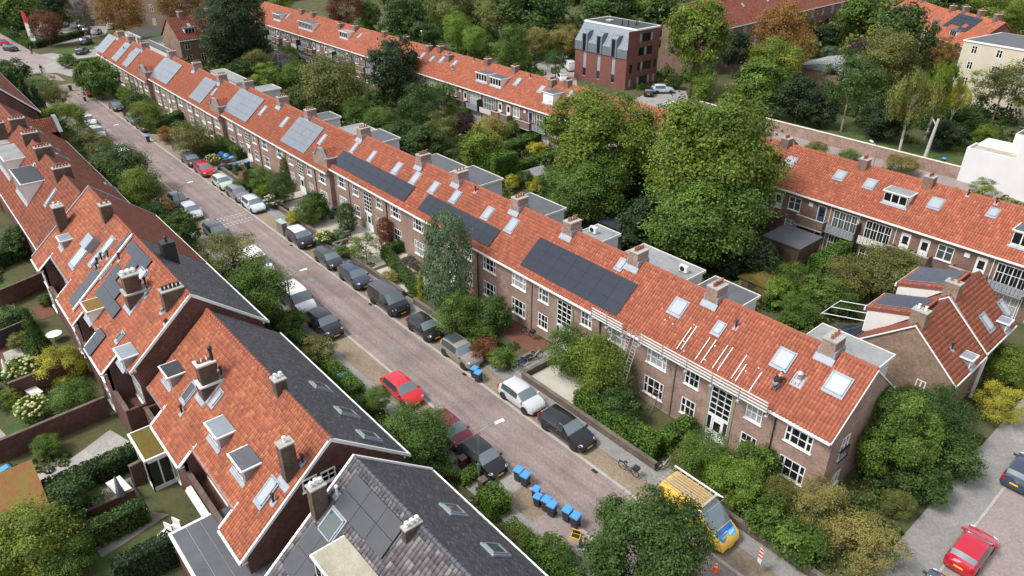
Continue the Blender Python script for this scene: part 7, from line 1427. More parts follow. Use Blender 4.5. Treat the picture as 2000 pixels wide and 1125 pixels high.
crawl = dict(pelvis=(-.25,0,.52), waist=(-.1,0,.58), chest=(.18,0,.60), neck=(.36,0,.64), head0=(.43,0,.66), head1=(.53,0,.66), head2=(.6,0,.62), shL=(.22,.2,.56), elL=(.32,.26,.3), wrL=(.44,.2,.1), haL=(.5,.18,.06), shR=(.22,-.2,.56), elR=(.38,-.25,.34), wrR=(.5,-.2,.12), haR=(.56,-.18,.08), hipL=(-.26,.1,.46), knL=(-.1,.16,.1), anL=(-.48,.14,.07), toL=(-.6,.14,.04), hipR=(-.26,-.1,.46), knR=(-.05,-.16,.16), anR=(-.42,-.14,.1), toR=(-.54,-.14,.05))
person('person in a black jacket and pale trousers sitting on the pavement with tools', at(1133, 1072, .1), math.radians(60), sit, ('cloth_black', 'cloth_pale'), z=.03)
u, v = U[0][1].uv(1521, 750); Pw = U[0][1].P(u, v, .05); pr_ = person('roofer in dark clothes crouching on the orange tiles near the metal flue', Pw, math.radians(80), crawl, ('cloth_black', 'cloth_grey'), z=Pw[2]); pr_.rotation_euler = (math.radians(0), math.radians(-32), math.radians(85))
person('pedestrian in a pink top walking by the hedge of the far car park', at(61, 100, .6), 1.2, stand, ('bloom_pink' if False else 'terracotta', 'cloth_blue'), z=.03)
person('cyclist figure in dark clothes waiting at the far junction', at(81, 137, .6), -.6, stand, ('cloth_black', 'cloth_grey'), z=.03); bike('bicycle held by the figure at the far junction', at(84, 138, .3), -.6)
# roof edge guard, ladders, mounting rails on the corner house
X = lambda px, py, z=5.7: on_plane(px, py, (0, 37.5, 0), np.array([0, 1.0, 0]))[0]
gd = empty('roof_edge_guard', (-22, 37.45, 5.5)); tag(gd, 'white guard rail with tan boards clamped along the gutter of the corner house', 'guard rail')
gp = np.array(gd.location); po, rl, bd = MB(), MB(), MB()
for a, c in ((-33.2, -29.9), (-28.2, -17.25)):
    for k in range(4): rl.box(a, c, 37.30, 37.33, 5.62+k*.25, 5.70+k*.25)
    bd.box(a, c, 37.335, 37.36, 5.70, 5.84); bd.box(a, c, 37.335, 37.36, 6.0, 6.06)
    n = int((c-a)/2.2)+1
    for i in range(n+1):
        x = a+(c-a)*i/n; po = MB(); po.cyl((x, 37.27, 5.3), (x, 37.27, 6.5), .03, n=6); po.cyl((x, 37.27, 5.3), (x, 38.1, 5.05), .03, n=6); po.cyl((x, 37.27, 5.35), (x, 38.1, 5.38), .03, n=6); po.box(x-.12, x+.12, 37.2, 37.36, 5.25, 5.4); po.cyl((x+.1, 38.1, 5.05), (x+.45, 38.05, 3.6), .012, n=4); po.build('bracket', M['aluminium'], gd)
rl.build('rail', M['white_paint'], gd); bd.build('toe_board', M['wood_grey'], gd)
def ladder(label, A, B_, wd=.42, mat='aluminium'):
    A, B_ = np.array(A, float), np.array(B_, float); L = np.linalg.norm(B_-A); d = (B_-A)/L; R = empty('ladder', tuple(A)); tag(R, label, 'ladder', 'ladders against the corner house'); s = np.array([1, 0, 0])
    for k in (-1, 1): MB().obox(A, s, d, np.cross(s, d), (k*wd/2-.02, k*wd/2+.02), (0, L), (-.035, .035)).build('stile', M[mat], R)
    m = MB()
    for i in range(1, int(L/.28)): m.cyl(A+d*i*.28-s*wd/2, A+d*i*.28+s*wd/2, .016, n=6)
    m.build('rungs', M[mat], R)
ladder('long aluminium ladder leaning to the gutter, left one of two', (-29.55, 36.0, 0), (-28.95, 37.1, 6.6)); ladder('long aluminium ladder leaning to the gutter, right one with a blue box at its foot', (-28.6, 35.7, 0), (-28.2, 37.15, 6.7)); ladder('short wooden step ladder against the wall under the right ladder', (-26.6, 37.3, 0), (-26.4, 38.0, 2.1), .5, 'wood_grey')
bx = empty('tool_box', (-28.5, 35.3, 0)); tag(bx, 'blue plastic box at the foot of the right ladder', 'box'); MB().box(-28.78, -28.2, 35.1, 35.5, .02, .62).build('box_body', M['bin_blue'], bx); MB().box(-28.8, -28.18, 35.08, 35.52, .621, .68).build('lid', M['cloth_blue'], bx)
S0 = U[0][1]; mr = 0
for (a, b_) in (((540,345),(385,530)), ((490,365),(345,525)), ((660,445),(495,610)), ((700,460),(555,645)), ((800,505),(650,690)), ((845,525),(690,710)), ((965,590),(805,775)), ((955,665),(845,800)), ((1090,735),(940,905))):
    p = S0.uv(1240+a[0]*.2311, 560+a[1]*.2311); q = S0.uv(1240+b_[0]*.2311, 560+b_[1]*.2311); m = MB(); um = (p[0]+q[0])/2; S0.box(m, (um-.028, um+.028), (max(q[1], .3), p[1]), (.1, .16)); m.build('mounting_rail', M['white_paint'], U[0][0])
clips = MB()
for i in range(15):
    uu = random.uniform(-27.8, -17.5); vv = random.uniform(.6, 3.6) if uu < -24 else random.uniform(.8, 2.4); S0.box(clips, (uu-.045, uu+.045), (vv-.04, vv+.04), (.07, .13))
clips.build('roof_hooks', M['off_white'], U[0][0])
# banner, info board
P = at(62, 92, 0); fl = empty('beach_flag', (P[0], P[1], 0)); tag(fl, 'tall pink and white feather banner at the far car park entrance', 'flag'); MB().cyl((0, 0, 0), (0, 0, 7.6), .06, .03, n=8).build('pole', M['aluminium'], fl, org=o0); MB().prism([(.05, -.02, 2.4), (.9, -.02, 3.6), (1.0, -.02, 6.6), (.5, -.02, 8.2), (.05, -.02, 8.4)], (0, .04, 0)).build('banner', M['white_paint'], fl, org=o0); MB().prism([(.04, -.04, 5.6), (1.02, -.04, 6.0), (1.02, -.04, 6.62), (.52, -.04, 8.22), (.04, -.04, 8.42)], (0, .08, 0)).build('banner_print', M['signal_red'], fl, org=o0); fl.rotation_euler = (0, 0, math.radians(50))
P = at(69, 90, 0); ib = empty('info_board', (P[0], P[1], 0)); ib.rotation_euler = (0, 0, math.radians(50)); tag(ib, 'upright white information board beside the feather banner', 'sign'); MB().box(-.6, .6, -.06, .06, .3, 3.0).build('board', M['white_paint'], ib, org=o0); MB().box(-.65, .65, -.08, .08, 0, .3).build('foot', M['metal_grey'], ib, org=o0); MB().box(-.45, .45, -.07, -.061, 1.9, 2.5).build('print', M['zinc'], ib, org=o0)
P = at(31, 75, 0); rs = empty('direction_sign', (P[0], P[1], 0)); rs.rotation_euler = (0, 0, math.radians(50)); tag(rs, 'white and blue direction signs under the far street lamp', 'sign'); MB().box(-.6, .6, -.03, .03, 2.4, 3.2).build('board', M['white_paint'], rs, org=o0); MB().box(-.7, .7, -.03, .03, 1.4, 2.2).build('lower_board', M['bin_blue'], rs, org=o0); MB().cyl((0, .05, 0), (0, .05, 3.3), .05, n=8).build('post', M['metal_grey'], rs, org=o0)
# ------------------------------------------------------------------ garden walls, hedges, shrubs, trees
def low_wall(label, A, B, h=.55, t=.28, mat='brick_wall', cap='wood_grey'):
    A, B = np.array(A, float), np.array(B, float); L = np.linalg.norm(B-A); u = np.array([*(B-A)/L, 0]); v = np.array([-u[1], u[0], 0]); R = empty('garden_wall', (A[0], A[1], 0)); tag(R, label, 'wall', 'low garden walls'); Z = np.array([0, 0, 1.0])
    MB().obox((0, 0, 0), u, v, Z, (0, L), (-t/2, t/2), (0, h)).build('wall', M[mat], R, org=(0, 0, 0)); MB().obox((0, 0, 0), u, v, Z, (-.02, L+.02), (-t/2-.03, t/2+.03), (h, h+.06)).build('coping', M['brick_wall'], R, org=(0, 0, 0)); return R
FY = 32.7
for lab, a, b in (('low front wall of the white gravel garden with the olive green tree', -36.2, -22.1), ('low front wall before the red leaved flower bed', -52.2, -37.9), ('low front wall of the gravel garden with the small pale tree', -68.2, -54.0), ('low front wall beside the cream hydrangea and pale gravel', -83.8, -69.9), ('low front wall by the column shaped dark conifer', -100.6, -86.4), ('low front wall under the spreading olive tree up the street', -116.0, -102.9), ('low front wall farther up the street by the purple shrub', -134, -117), ('farthest low front wall below the light green hedge', -160, -136), ('low brick wall under the shrubs of the corner garden', -20.2, -9.4)):
    low_wall(lab, (a, FY), (b, FY))
for lab, x, y1 in (('side wall of the white gravel garden along the paved path', -36.2, 37.0), ('side wall of the red leaved garden along the path', -37.9, 35.5), ('side wall beside the hydrangea at the gravel entrance', -69.9, 35.8), ('curved side wall at the pale tree garden entrance', -68.2, 34.5), ('side wall at the covered motorcycle', -102.9, 36.0), ('side wall by the bare soil plot', -100.6, 35.0)):
    low_wall(lab, (x, FY+.15), (x, y1))
hedge('clipped ivy green hedge along the front wall by the black estate car', (-30.6, 33.6), (-22.6, 33.6), 1.3, 1.75, 'hedge_light', 170, .12)
hedge('hedge return from the street to the corner house beside the ladders', (-22.9, 34.2), (-22.9, 37.6), 1.1, 1.7, 'hedge_light', 170, .12)
hedge('low box hedge along the path of the pale tree garden', at(752, 500)[:2], at(822, 583)[:2], 1.1, 1.15, 'hedge_green'); hedge('box hedge running to the house wall behind the pale tree garden', at(752, 503)[:2], at(800, 484)[:2], .9, 1.3, 'hedge_green')
hedge('dark clipped hedge beside the covered motorcycle plot', at(398, 305)[:2], at(455, 300)[:2], 1.2, 1.6, 'hedge_green'); hedge('tall square hedge below the blue cushions', at(430, 283)[:2], at(470, 312)[:2], 1.3, 1.6, 'hedge_green')
hedge('dark hedge across the garden under the spreading olive tree', at(300, 262)[:2], at(362, 235)[:2], 1.6, 1.9, 'hedge_green'); hedge('dark hedge up the street behind the reddish soil', at(242, 213)[:2], at(290, 203)[:2], 1.5, 1.8, 'hedge_green')
hedge('bright clipped hedge corner up the street, long arm', (-150.5, 33.4), (-141.5, 33.4), 1.4, 1.7, 'hedge_light'); hedge('bright clipped hedge corner up the street, short arm', (-141.6, 33.4), (-141.6, 35.6), 1.3, 1.6, 'hedge_light'); hedge('long light hedge at the far end of the terrace', (-168, 33.6), (-153.5, 33.6), 1.5, 1.9, 'hedge_light'); hedge('dark hedge at the end wall of the terrace by the crossing road', (-181.5, 33), (-181.5, 45), 1.6, 1.8, 'hedge_green')
hedge('rounded box hedge block on the near side of the street by the bins', at(945, 1003)[:2], at(985, 985)[:2], 2.0, 1.6, 'hedge_light', 190, .1, rounded=.35); hedge('box hedge along the near pavement by the seated man', (-24.3, 20.75), (-17.8, 20.75), 1.5, 1.5, 'hedge_light', 190, .1, rounded=.3); hedge('low box hedge by the lamp post garden', at(900, 948)[:2], at(935, 925)[:2], 1.0, .8, 'hedge_light', 190, .1)
hedge('hedge on the near side below the round shrub', (-47.6, 20.9), (-42.6, 20.9), 1.3, 1.2, 'hedge_light', 150); hedge('low hedge on the near side beside the white topped van', (-57.4, 20.9), (-51.5, 20.9), 1.2, 1.3, 'hedge_green', 150)
hedge('tall dark garden hedge between two left-hand lawns', at(172, 1072)[:2], at(290, 1012)[:2], 1.1, 1.7, 'hedge_green', 160, .1); hedge('ivy clad hedge at the bottom edge beside the dark flat roof', at(235, 1150)[:2], at(345, 1095)[:2], 1.0, 2.2, 'leaf_dark', 160, .12); hedge('loose hedge between the pale patio and the deck', at(85, 985)[:2], at(268, 903)[:2], 1.3, 1.5, 'leaf_deep', 150, .13); hedge('clipped hedge at the upper left gardens', at(-20, 530)[:2], at(50, 498)[:2], 1.6, 1.8, 'hedge_green', 110, .12)
hedge('tall clipped yew hedge with a flat top among the middle gardens', at(925, 325)[:2], at(990, 352)[:2], 4.2, 3.6, 'hedge_light', 110, .15, rounded=.5); hedge('clipped hedge leading to the lime ball in the middle gardens', at(965, 318)[:2], at(1055, 282)[:2], 2.2, 2.2, 'hedge_green', 90, .15); hedge('bright hedge behind the brown garden shed', at(1585, 545)[:2], at(1668, 497)[:2], 1.6, 2.4, 'hedge_light', 110, .14); hedge('long hedge in the middle gardens beside the grey path', at(1000, 345)[:2], at(1075, 318)[:2], 1.4, 1.7, 'hedge_light', 90, .15)
hedge('hedge round the far car park corner', at(6, 64)[:2], at(62, 95)[:2], 1.6, 1.4, 'hedge_green', 40, .2); hedge('hedge along the front of the far car park', at(66, 95)[:2], at(160, 70)[:2], 1.6, 1.4, 'leaf_deep', 40, .2)
T = tree
# -- near side of the street
T('big green street tree in the foreground hiding the yellow van', 'big_1', 'leaf_deep', 1262, 1068, 118, 1.05, 4.6, cat='tree')
T('spreading green tree over the burgundy car', 'fine_1', 'leaf_green', 806, 842, 74, .6, 3.0); T('dark shrub mass under the spreading tree beside the third house eave', 'mid_2', 'leaf_deep', 838, 893, 46, .9, cat='shrub'); T('light green small tree in front of the red car', 'fine_2', 'leaf_green', 738, 776, 26, .8, 2.0); T('dark shrub left of the red car by a rail', 'bush_3', 'leaf_deep', 712, 790, 26, .8, cat='shrub')
T('round pale green shrub beside the black coupe suv', 'bush_1', 'leaf_olive', 620, 682, 33, .8, cat='shrub'); T('leafy mid green tree in front of the white van', 'fine_3', 'leaf_green', 507, 565, 64, .95, 4.4); T('wide thin crowned olive street tree over the white van', 'open_1', 'leaf_olive', 452, 500, 72, .65, 4.6); T('dark shrub under the wide thin street tree', 'mid_5', 'leaf_deep', 455, 540, 42, .8, cat='shrub'); T('shrub beside the white topped van at the garden edge', 'mid_1', 'leaf_green', 573, 632, 32, .8, cat='shrub')
T('small bushy tree by the dark grey estate', 'mid_3', 'leaf_green', 356, 447, 34, 1.0, cat='shrub'); T('autumn tinted shrub beside the black near side hatchback', 'bush_2', 'leaf_autumn', 318, 408, 24, .9, cat='shrub'); T('dark small tree between the eaves and the near cars', 'mid_4', 'leaf_deep', 300, 425, 32, .9, cat='shrub')
T('street tree with yellowing crown hiding the lamp post foot', 'fine_4', 'leaf_turning', 272, 368, 46, .9, 3.6); T('dark green street tree left of the yellowing one', 'fine_5', 'leaf_deep', 232, 325, 52, .9, 3.8); T('tree beside the white car under the lamp, olive crown', 'fine_6', 'leaf_olive', 178, 288, 40, .85, 3.6); T('round olive tree beside the far white car', 'fine_7', 'leaf_turning', 127, 238, 42, .85, 3.5); T('dark tree before the street gable at the left', 'mid_6', 'leaf_deep', 148, 312, 24, 1.1, 3)
T('dark narrow conifer by the white eaves at the left', 'cone_1', 'leaf_dark', 53, 190, 17, 2.3, cat='conifer'); T('feathery green tree by the far left junction', 'open_2', 'leaf_green', 78, 172, 40, .7, 4); T('dark green tree at the left edge near the junction', 'mid_7', 'leaf_deep', 18, 150, 42, .8, 4); T('pale olive shrub tree between conifer and far street', 'fine_8', 'leaf_olive', 102, 186, 30, .7, 3); T('second dark conifer behind the white eaves', 'cone_2', 'leaf_dark', 75, 205, 20, 1.8, cat='conifer')
T('lime green shrub in the bottom left corner of the near front garden', 'bush_1', 'leaf_olive', 1012, 1060, 34, .8, cat='shrub'); T('dense green shrub by the iron rail near the seated man', 'bush_2', 'leaf_green', 1072, 1075, 42, .7, cat='shrub'); T('small leafy bush at the lamp post garden wall', 'bush_3', 'leaf_green', 868, 915, 26, .8, cat='shrub'); T('shrub at the bottom edge under the big street tree', 'bush_4', 'leaf_deep', 1105, 1112, 40, .7, cat='shrub')
# -- corner garden and front gardens of the long terrace
G = 'shrubs of the corner garden'
for lab, kind, leaf, px, py, r, rz in (('tall green tree at the gable end of the corner house', 'big_2', 'leaf_green', 1742, 845, 82, 1.15), ('dark green tree right of the gable end tree', 'fine_1', 'leaf_deep', 1835, 812, 62, 1.0), ('deep green shrub mass along the side pavement', 'mid_2', 'leaf_deep', 1862, 895, 50, .9), ('dark blue green shrub by the side pavement bend', 'mid_3', 'leaf_deep', 1805, 945, 48, .8), ('small orange brown shrub in the corner garden', 'bush_4', 'leaf_autumn', 1808, 900, 24, .9), ('dry golden shrub in front of the corner house windows', 'open_3', 'leaf_golden', 1600, 985, 56, 1.0), ('larger dry golden bush at the street corner', 'open_4', 'leaf_golden', 1695, 1062, 72, .8), ('green hedge like bush behind the striped marker board', 'bush_1', 'leaf_green', 1560, 1055, 50, .8), ('bright green bush along the front wall below the corner house', 'bush_2', 'leaf_green', 1500, 1010, 46, .85), ('lime green shrub behind the yellow van', 'fine_3', 'leaf_lime', 1432, 935, 52, .95), ('dark green shrub at the corner house front door', 'mid_4', 'leaf_green', 1475, 905, 44, 1.0), ('mid green small tree before the stair window of the corner house', 'fine_2', 'leaf_green', 1375, 890, 52, 1.0), ('olive shrub beside the yellow van rear', 'fine_4', 'leaf_olive', 1345, 905, 36, 1.0), ('olive bush left of the dry golden shrub', 'fine_5', 'leaf_olive', 1525, 965, 36, 1.0), ('yellow leaved young tree with a white stem by the side street', 'open_5', 'leaf_yellow', 1955, 785, 46, .9), ('green tree at the right edge above the side street', 'fine_6', 'leaf_turning', 1972, 715, 45, 1.0), ('dark shrub under the gable end tree', 'bush_3', 'leaf_dark', 1745, 925, 34, .8), ('olive shrub in the middle of the corner garden', 'fine_7', 'leaf_olive', 1755, 985, 30, .9), ('leafy shrub row under the blank gable of the end-on house', 'fine_8', 'leaf_deep', 1790, 778, 42, .8)):
    T(lab, kind, leaf, px, py, r, rz, cat='tree' if 'tree' in lab else 'shrub', group=G, trunk='bark_pale' if 'white stem' in lab else 'bark')
G = 'planting of the front gardens'
for lab, kind, leaf, px, py, r, rz in (('yellow green tree in front of the ladders', 'fine_1', 'leaf_turning', 1172, 712, 64, .95), ('bright green small tree by the stair window, white blossoms', 'fine_2', 'leaf_green', 1112, 685, 46, 1.2), ('dark green shrub below the yellow green tree by the ladders', 'mid_1', 'leaf_deep', 1212, 790, 40, .9), ('tall blue green tree reaching above the gutter', 'column_1', 'leaf_blue', 874, 515, 48, 2.1), ('bright green round shrub under the tall blue green tree', 'fine_3', 'leaf_green', 893, 612, 46, .9), ('dark dense shrub at the house wall by the bicycle', 'mid_2', 'leaf_deep', 963, 612, 38, .9), ('red leaved low shrub in the flower bed', 'bush_1', 'leaf_rust', 945, 680, 32, .6), ('low dark hedge shrub along the flower bed wall', 'bush_2', 'leaf_green', 935, 655, 34, .6), ('green low bush at the street corner of the flower bed', 'bush_3', 'leaf_green', 980, 700, 30, .6), ('small pale tree on white gravel', 'open_1', 'leaf_turning', 713, 482, 32, .9), ('yellow slim conifer beside the tall blue green tree', 'cone_1', 'leaf_yellow', 822, 557, 13, 2.2), ('climber with red tips between two windows', 'column_2', 'leaf_rust', 752, 455, 16, 1.9), ('clipped dark cone bush on the gravel by the stair window', 'column_3', 'leaf_deep', 677, 425, 20, 1.35), ('cream hydrangea behind the low wall', 'bush_4', 'leaf_green', 633, 463, 17, .8), ('grey green shrub by the hydrangea', 'bush_1', 'leaf_blue', 662, 458, 17, .6), ('mixed green shrubs by the bay corner', 'fine_4', 'leaf_green', 604, 412, 28, .95), ('dark green shrub by the bins at the bay', 'mid_3', 'leaf_deep', 618, 402, 26, 1.1), ('lime yellow bush beside the bay garden shrubs', 'bush_2', 'leaf_yellow', 572, 424, 15, .9), ('narrow dark column conifer in a front garden', 'column_1', 'leaf_dark', 487, 354, 12, 1.7), ('round bright green bush right of the column conifer', 'fine_5', 'leaf_green', 512, 352, 26, 1.0), ('dark tall shrub against the house wall', 'fine_6', 'leaf_deep', 552, 366, 26, 1.2), ('round green bush left of the column conifer', 'fine_7', 'leaf_green', 470, 363, 16, .9), ('mixed low shrub with yellow tips by the pale car', 'fine_8', 'leaf_turning', 516, 374, 18, .8), ('white flowering low plants by the wall end', 'bush_3', 'leaf_deep', 535, 392, 20, .6), ('slim climber at the house wall between doors', 'column_2', 'leaf_olive', 557, 335, 10, 2.6), ('cream yellow bush beside the covered motorcycle', 'bush_4', 'leaf_olive', 415, 311, 15, .6), ('spreading olive tree in a front garden up the street', 'fine_1', 'leaf_olive', 377, 270, 42, .75), ('orange tinted shrub under the spreading olive tree', 'fine_3', 'leaf_autumn', 325, 262, 18, .9), ('round olive bush tree farther up the street', 'fine_2', 'leaf_turning', 285, 222, 30, .9), ('dark purple shrub up the street', 'bush_1', 'leaf_purple', 254, 220, 13, .9), ('dark shrub between purple shrub and hedge', 'mid_4', 'leaf_deep', 268, 200, 20, .9), ('dense green tree in the far front garden', 'mid_5', 'leaf_green', 190, 152, 40, .9), ('pale flowering shrub against the far house wall', 'open_2', 'leaf_turning', 250, 185, 20, 1.1), ('small shrub at the far end of the terrace', 'mid_6', 'leaf_green', 130, 118, 16, .8), ('green shrub under the windows behind the blue cushions', 'mid_7', 'leaf_deep', 352, 250, 16, 1.0), ('pale bushy shrub beside the gravel garden box hedge', 'open_3', 'leaf_grey', 800, 520, 22, .9), ('low ornamental grass clump by the box hedge', 'bush_2', 'leaf_golden', 762, 540, 18, .6), ('low round box bushes at the garden entrance', 'bush_3', 'leaf_green', 668, 492, 18, .7)):
    T(lab, kind, leaf, px, py, r, rz, cat='tree' if 'tree' in lab else ('conifer' if 'conifer' in lab else 'shrub'), group=G, flowers='bloom_cream' if lab.startswith('cream') else ('bloom_pink' if lab.startswith('white flow') else None))
# -- middle gardens between the two rows
G = 'trees of the middle gardens'
for lab, kind, leaf, px, py, r, rz, zc in (('lighter of the two great trees, yellowing top', 'big_1', 'leaf_turning', 1172, 265, 112, .8, 9.0), ('lower green crown under the lighter great tree', 'big_3', 'leaf_green', 1150, 372, 82, .85, 4.5), ('greatest tree, chestnut crown covering the second row', 'big_2', 'leaf_turning', 1392, 318, 138, 1.0, 10.0), ('shaded lower crown of the greatest tree', 'big_3', 'leaf_green', 1380, 425, 118, .8, 6.0), ('dark evergreen mass at the foot of the greatest tree', 'mid_1', 'leaf_dark', 1270, 445, 62, .9, None), ('very dark shrub right of the greatest tree', 'mid_2', 'leaf_dark', 1462, 505, 52, .9, None), ('dark bush before the brown garden shed', 'mid_3', 'leaf_deep', 1492, 530, 36, .9, None),  # greatest tree: lit top put into yellower leaves than the shaded lower crown
 ('lime green shrub behind the rear wing with boarded end', 'mid_4', 'leaf_lime', 1520, 572, 30, 1.0, None), ('round green tree left of the olive shrub bank', 'mid_5', 'leaf_green', 1600, 572, 40, .9, None), ('olive green shrub bank beside the end-on houses', 'fine_1', 'leaf_olive', 1735, 530, 66, .75, None), ('broad olive bush in front of the blue door', 'fine_2', 'leaf_olive', 1655, 540, 48, .85, None), ('green bush by the pergola frame', 'fine_3', 'leaf_green', 1560, 610, 42, .8, None), ('mid green tree right of the brown shed', 'fine_4', 'leaf_green', 1545, 545, 30, 1.2, None), ('dark bush under the olive shrub bank', 'mid_6', 'leaf_deep', 1640, 590, 34, .8, None),
 ('dark round tree rising before the second row', 'mid_7', 'leaf_dark', 772, 135, 52, 1.15, 6.5), ('large olive green tree left of the dark round tree', 'fine_5', 'leaf_olive', 650, 165, 64, .95, 6.0), ('dark green tree with hanging crown before the second row balconies', 'fine_6', 'leaf_deep', 822, 210, 42, 1.2, 4.5), ('green tree beside the hanging dark one', 'fine_7', 'leaf_green', 862, 195, 30, 1.1, 4.0), ('golden olive tree in the middle gardens', 'fine_8', 'leaf_golden', 958, 258, 36, .9, None), ('yellow green bamboo like tree before the golden olive one', 'mid_1', 'leaf_turning', 935, 292, 44, .9, None), ('pale olive tree with bare twigs, left', 'open_1', 'leaf_olive', 862, 250, 40, .85, None), ('purple leaved tree below the balconies', 'fine_1', 'leaf_purple', 905, 240, 24, .9, None), ('lime green clipped ball', 'bush_1', 'leaf_yellow', 1048, 291, 18, .85, None), ('green shrub in front of the pale blue balcony', 'fine_2', 'leaf_green', 895, 222, 26, .6, None), ('dense green shrub right of the golden olive tree', 'mid_2', 'leaf_green', 1002, 256, 20, 1.0, None), ('yellow bush left of a small green one near the white wing', 'bush_2', 'leaf_yellow', 1000, 355, 14, 1.1, None), ('yellow bush nearest the dark teal edged wing', 'bush_3', 'leaf_yellow', 1048, 361, 19, .8, None), ('green bush between two yellow ones', 'fine_3', 'leaf_green', 1025, 348, 17, 1.0, None), ('dark bush behind the tall yew hedge', 'mid_3', 'leaf_deep', 830, 278, 40, .8, None), ('green undergrowth tree over the white cube wing', 'fine_4', 'leaf_green', 745, 240, 36, .8, None), ('dark tree behind the white cube wing', 'mid_4', 'leaf_deep', 790, 262, 36, .8, None), ('grey green slim tree in the left middle gardens', 'fine_5', 'leaf_green', 700, 218, 32, .9, None),
 ('huge very dark tree by the pair of small houses', 'big_3', 'leaf_dark', 455, 50, 66, 1.15, 9.0), ('lower skirt of the huge very dark tree', 'mid_5', 'leaf_dark', 470, 95, 58, .8, 4.0), ('bright green tree below the huge dark tree', 'fine_6', 'leaf_lime', 560, 108, 24, .8, None), ('olive tree at the foot of the huge dark tree', 'fine_7', 'leaf_olive', 500, 125, 30, .9, None), ('grey violet smoke bush', 'fine_8', 'leaf_grey', 550, 122, 26, .8, None), ('lime green feathery shrub behind the pale roofed wing', 'open_2', 'leaf_lime', 522, 148, 32, .8, None), ('dark tree left of the lime feathery shrub', 'mid_6', 'leaf_deep', 470, 140, 26, .9, None), ('green tree right of the lime feathery shrub', 'fine_1', 'leaf_green', 580, 145, 30, .9, None), ('blue green small cypress beside the second row', 'fine_2', 'leaf_blue', 632, 80, 14, .8, None), ('dark pointed spruce before the second row roof', 'cone_1', 'leaf_dark', 672, 88, 11, 2.0, None), ('shrub before the small pair of houses', 'fine_3', 'leaf_olive', 375, 95, 24, .8, None), ('dark garden tree at the left of the smoke bush', 'mid_7', 'leaf_deep', 600, 195, 34, .8, None), ('dark shrubbery bush by the dark timber shed', 'mid_1', 'leaf_deep', 620, 215, 28, .7, None), ('dark bush right of the shed with moss roof', 'mid_2', 'leaf_dark', 1130, 410, 34, .8, None), ('green low tree behind the teal edged wing', 'fine_4', 'leaf_deep', 1095, 350, 40, .8, None), ('dark tree between the great trees', 'mid_3', 'leaf_dark', 1250, 350, 50, 1.0, None)):
    T(lab, kind, leaf, px, py, r, rz, zc, cat='tree' if 'tree' in lab or 'crown' in lab or 'skirt' in lab else ('conifer' if 'spruce' in lab or 'cypress' in lab else 'shrub'), group=G)
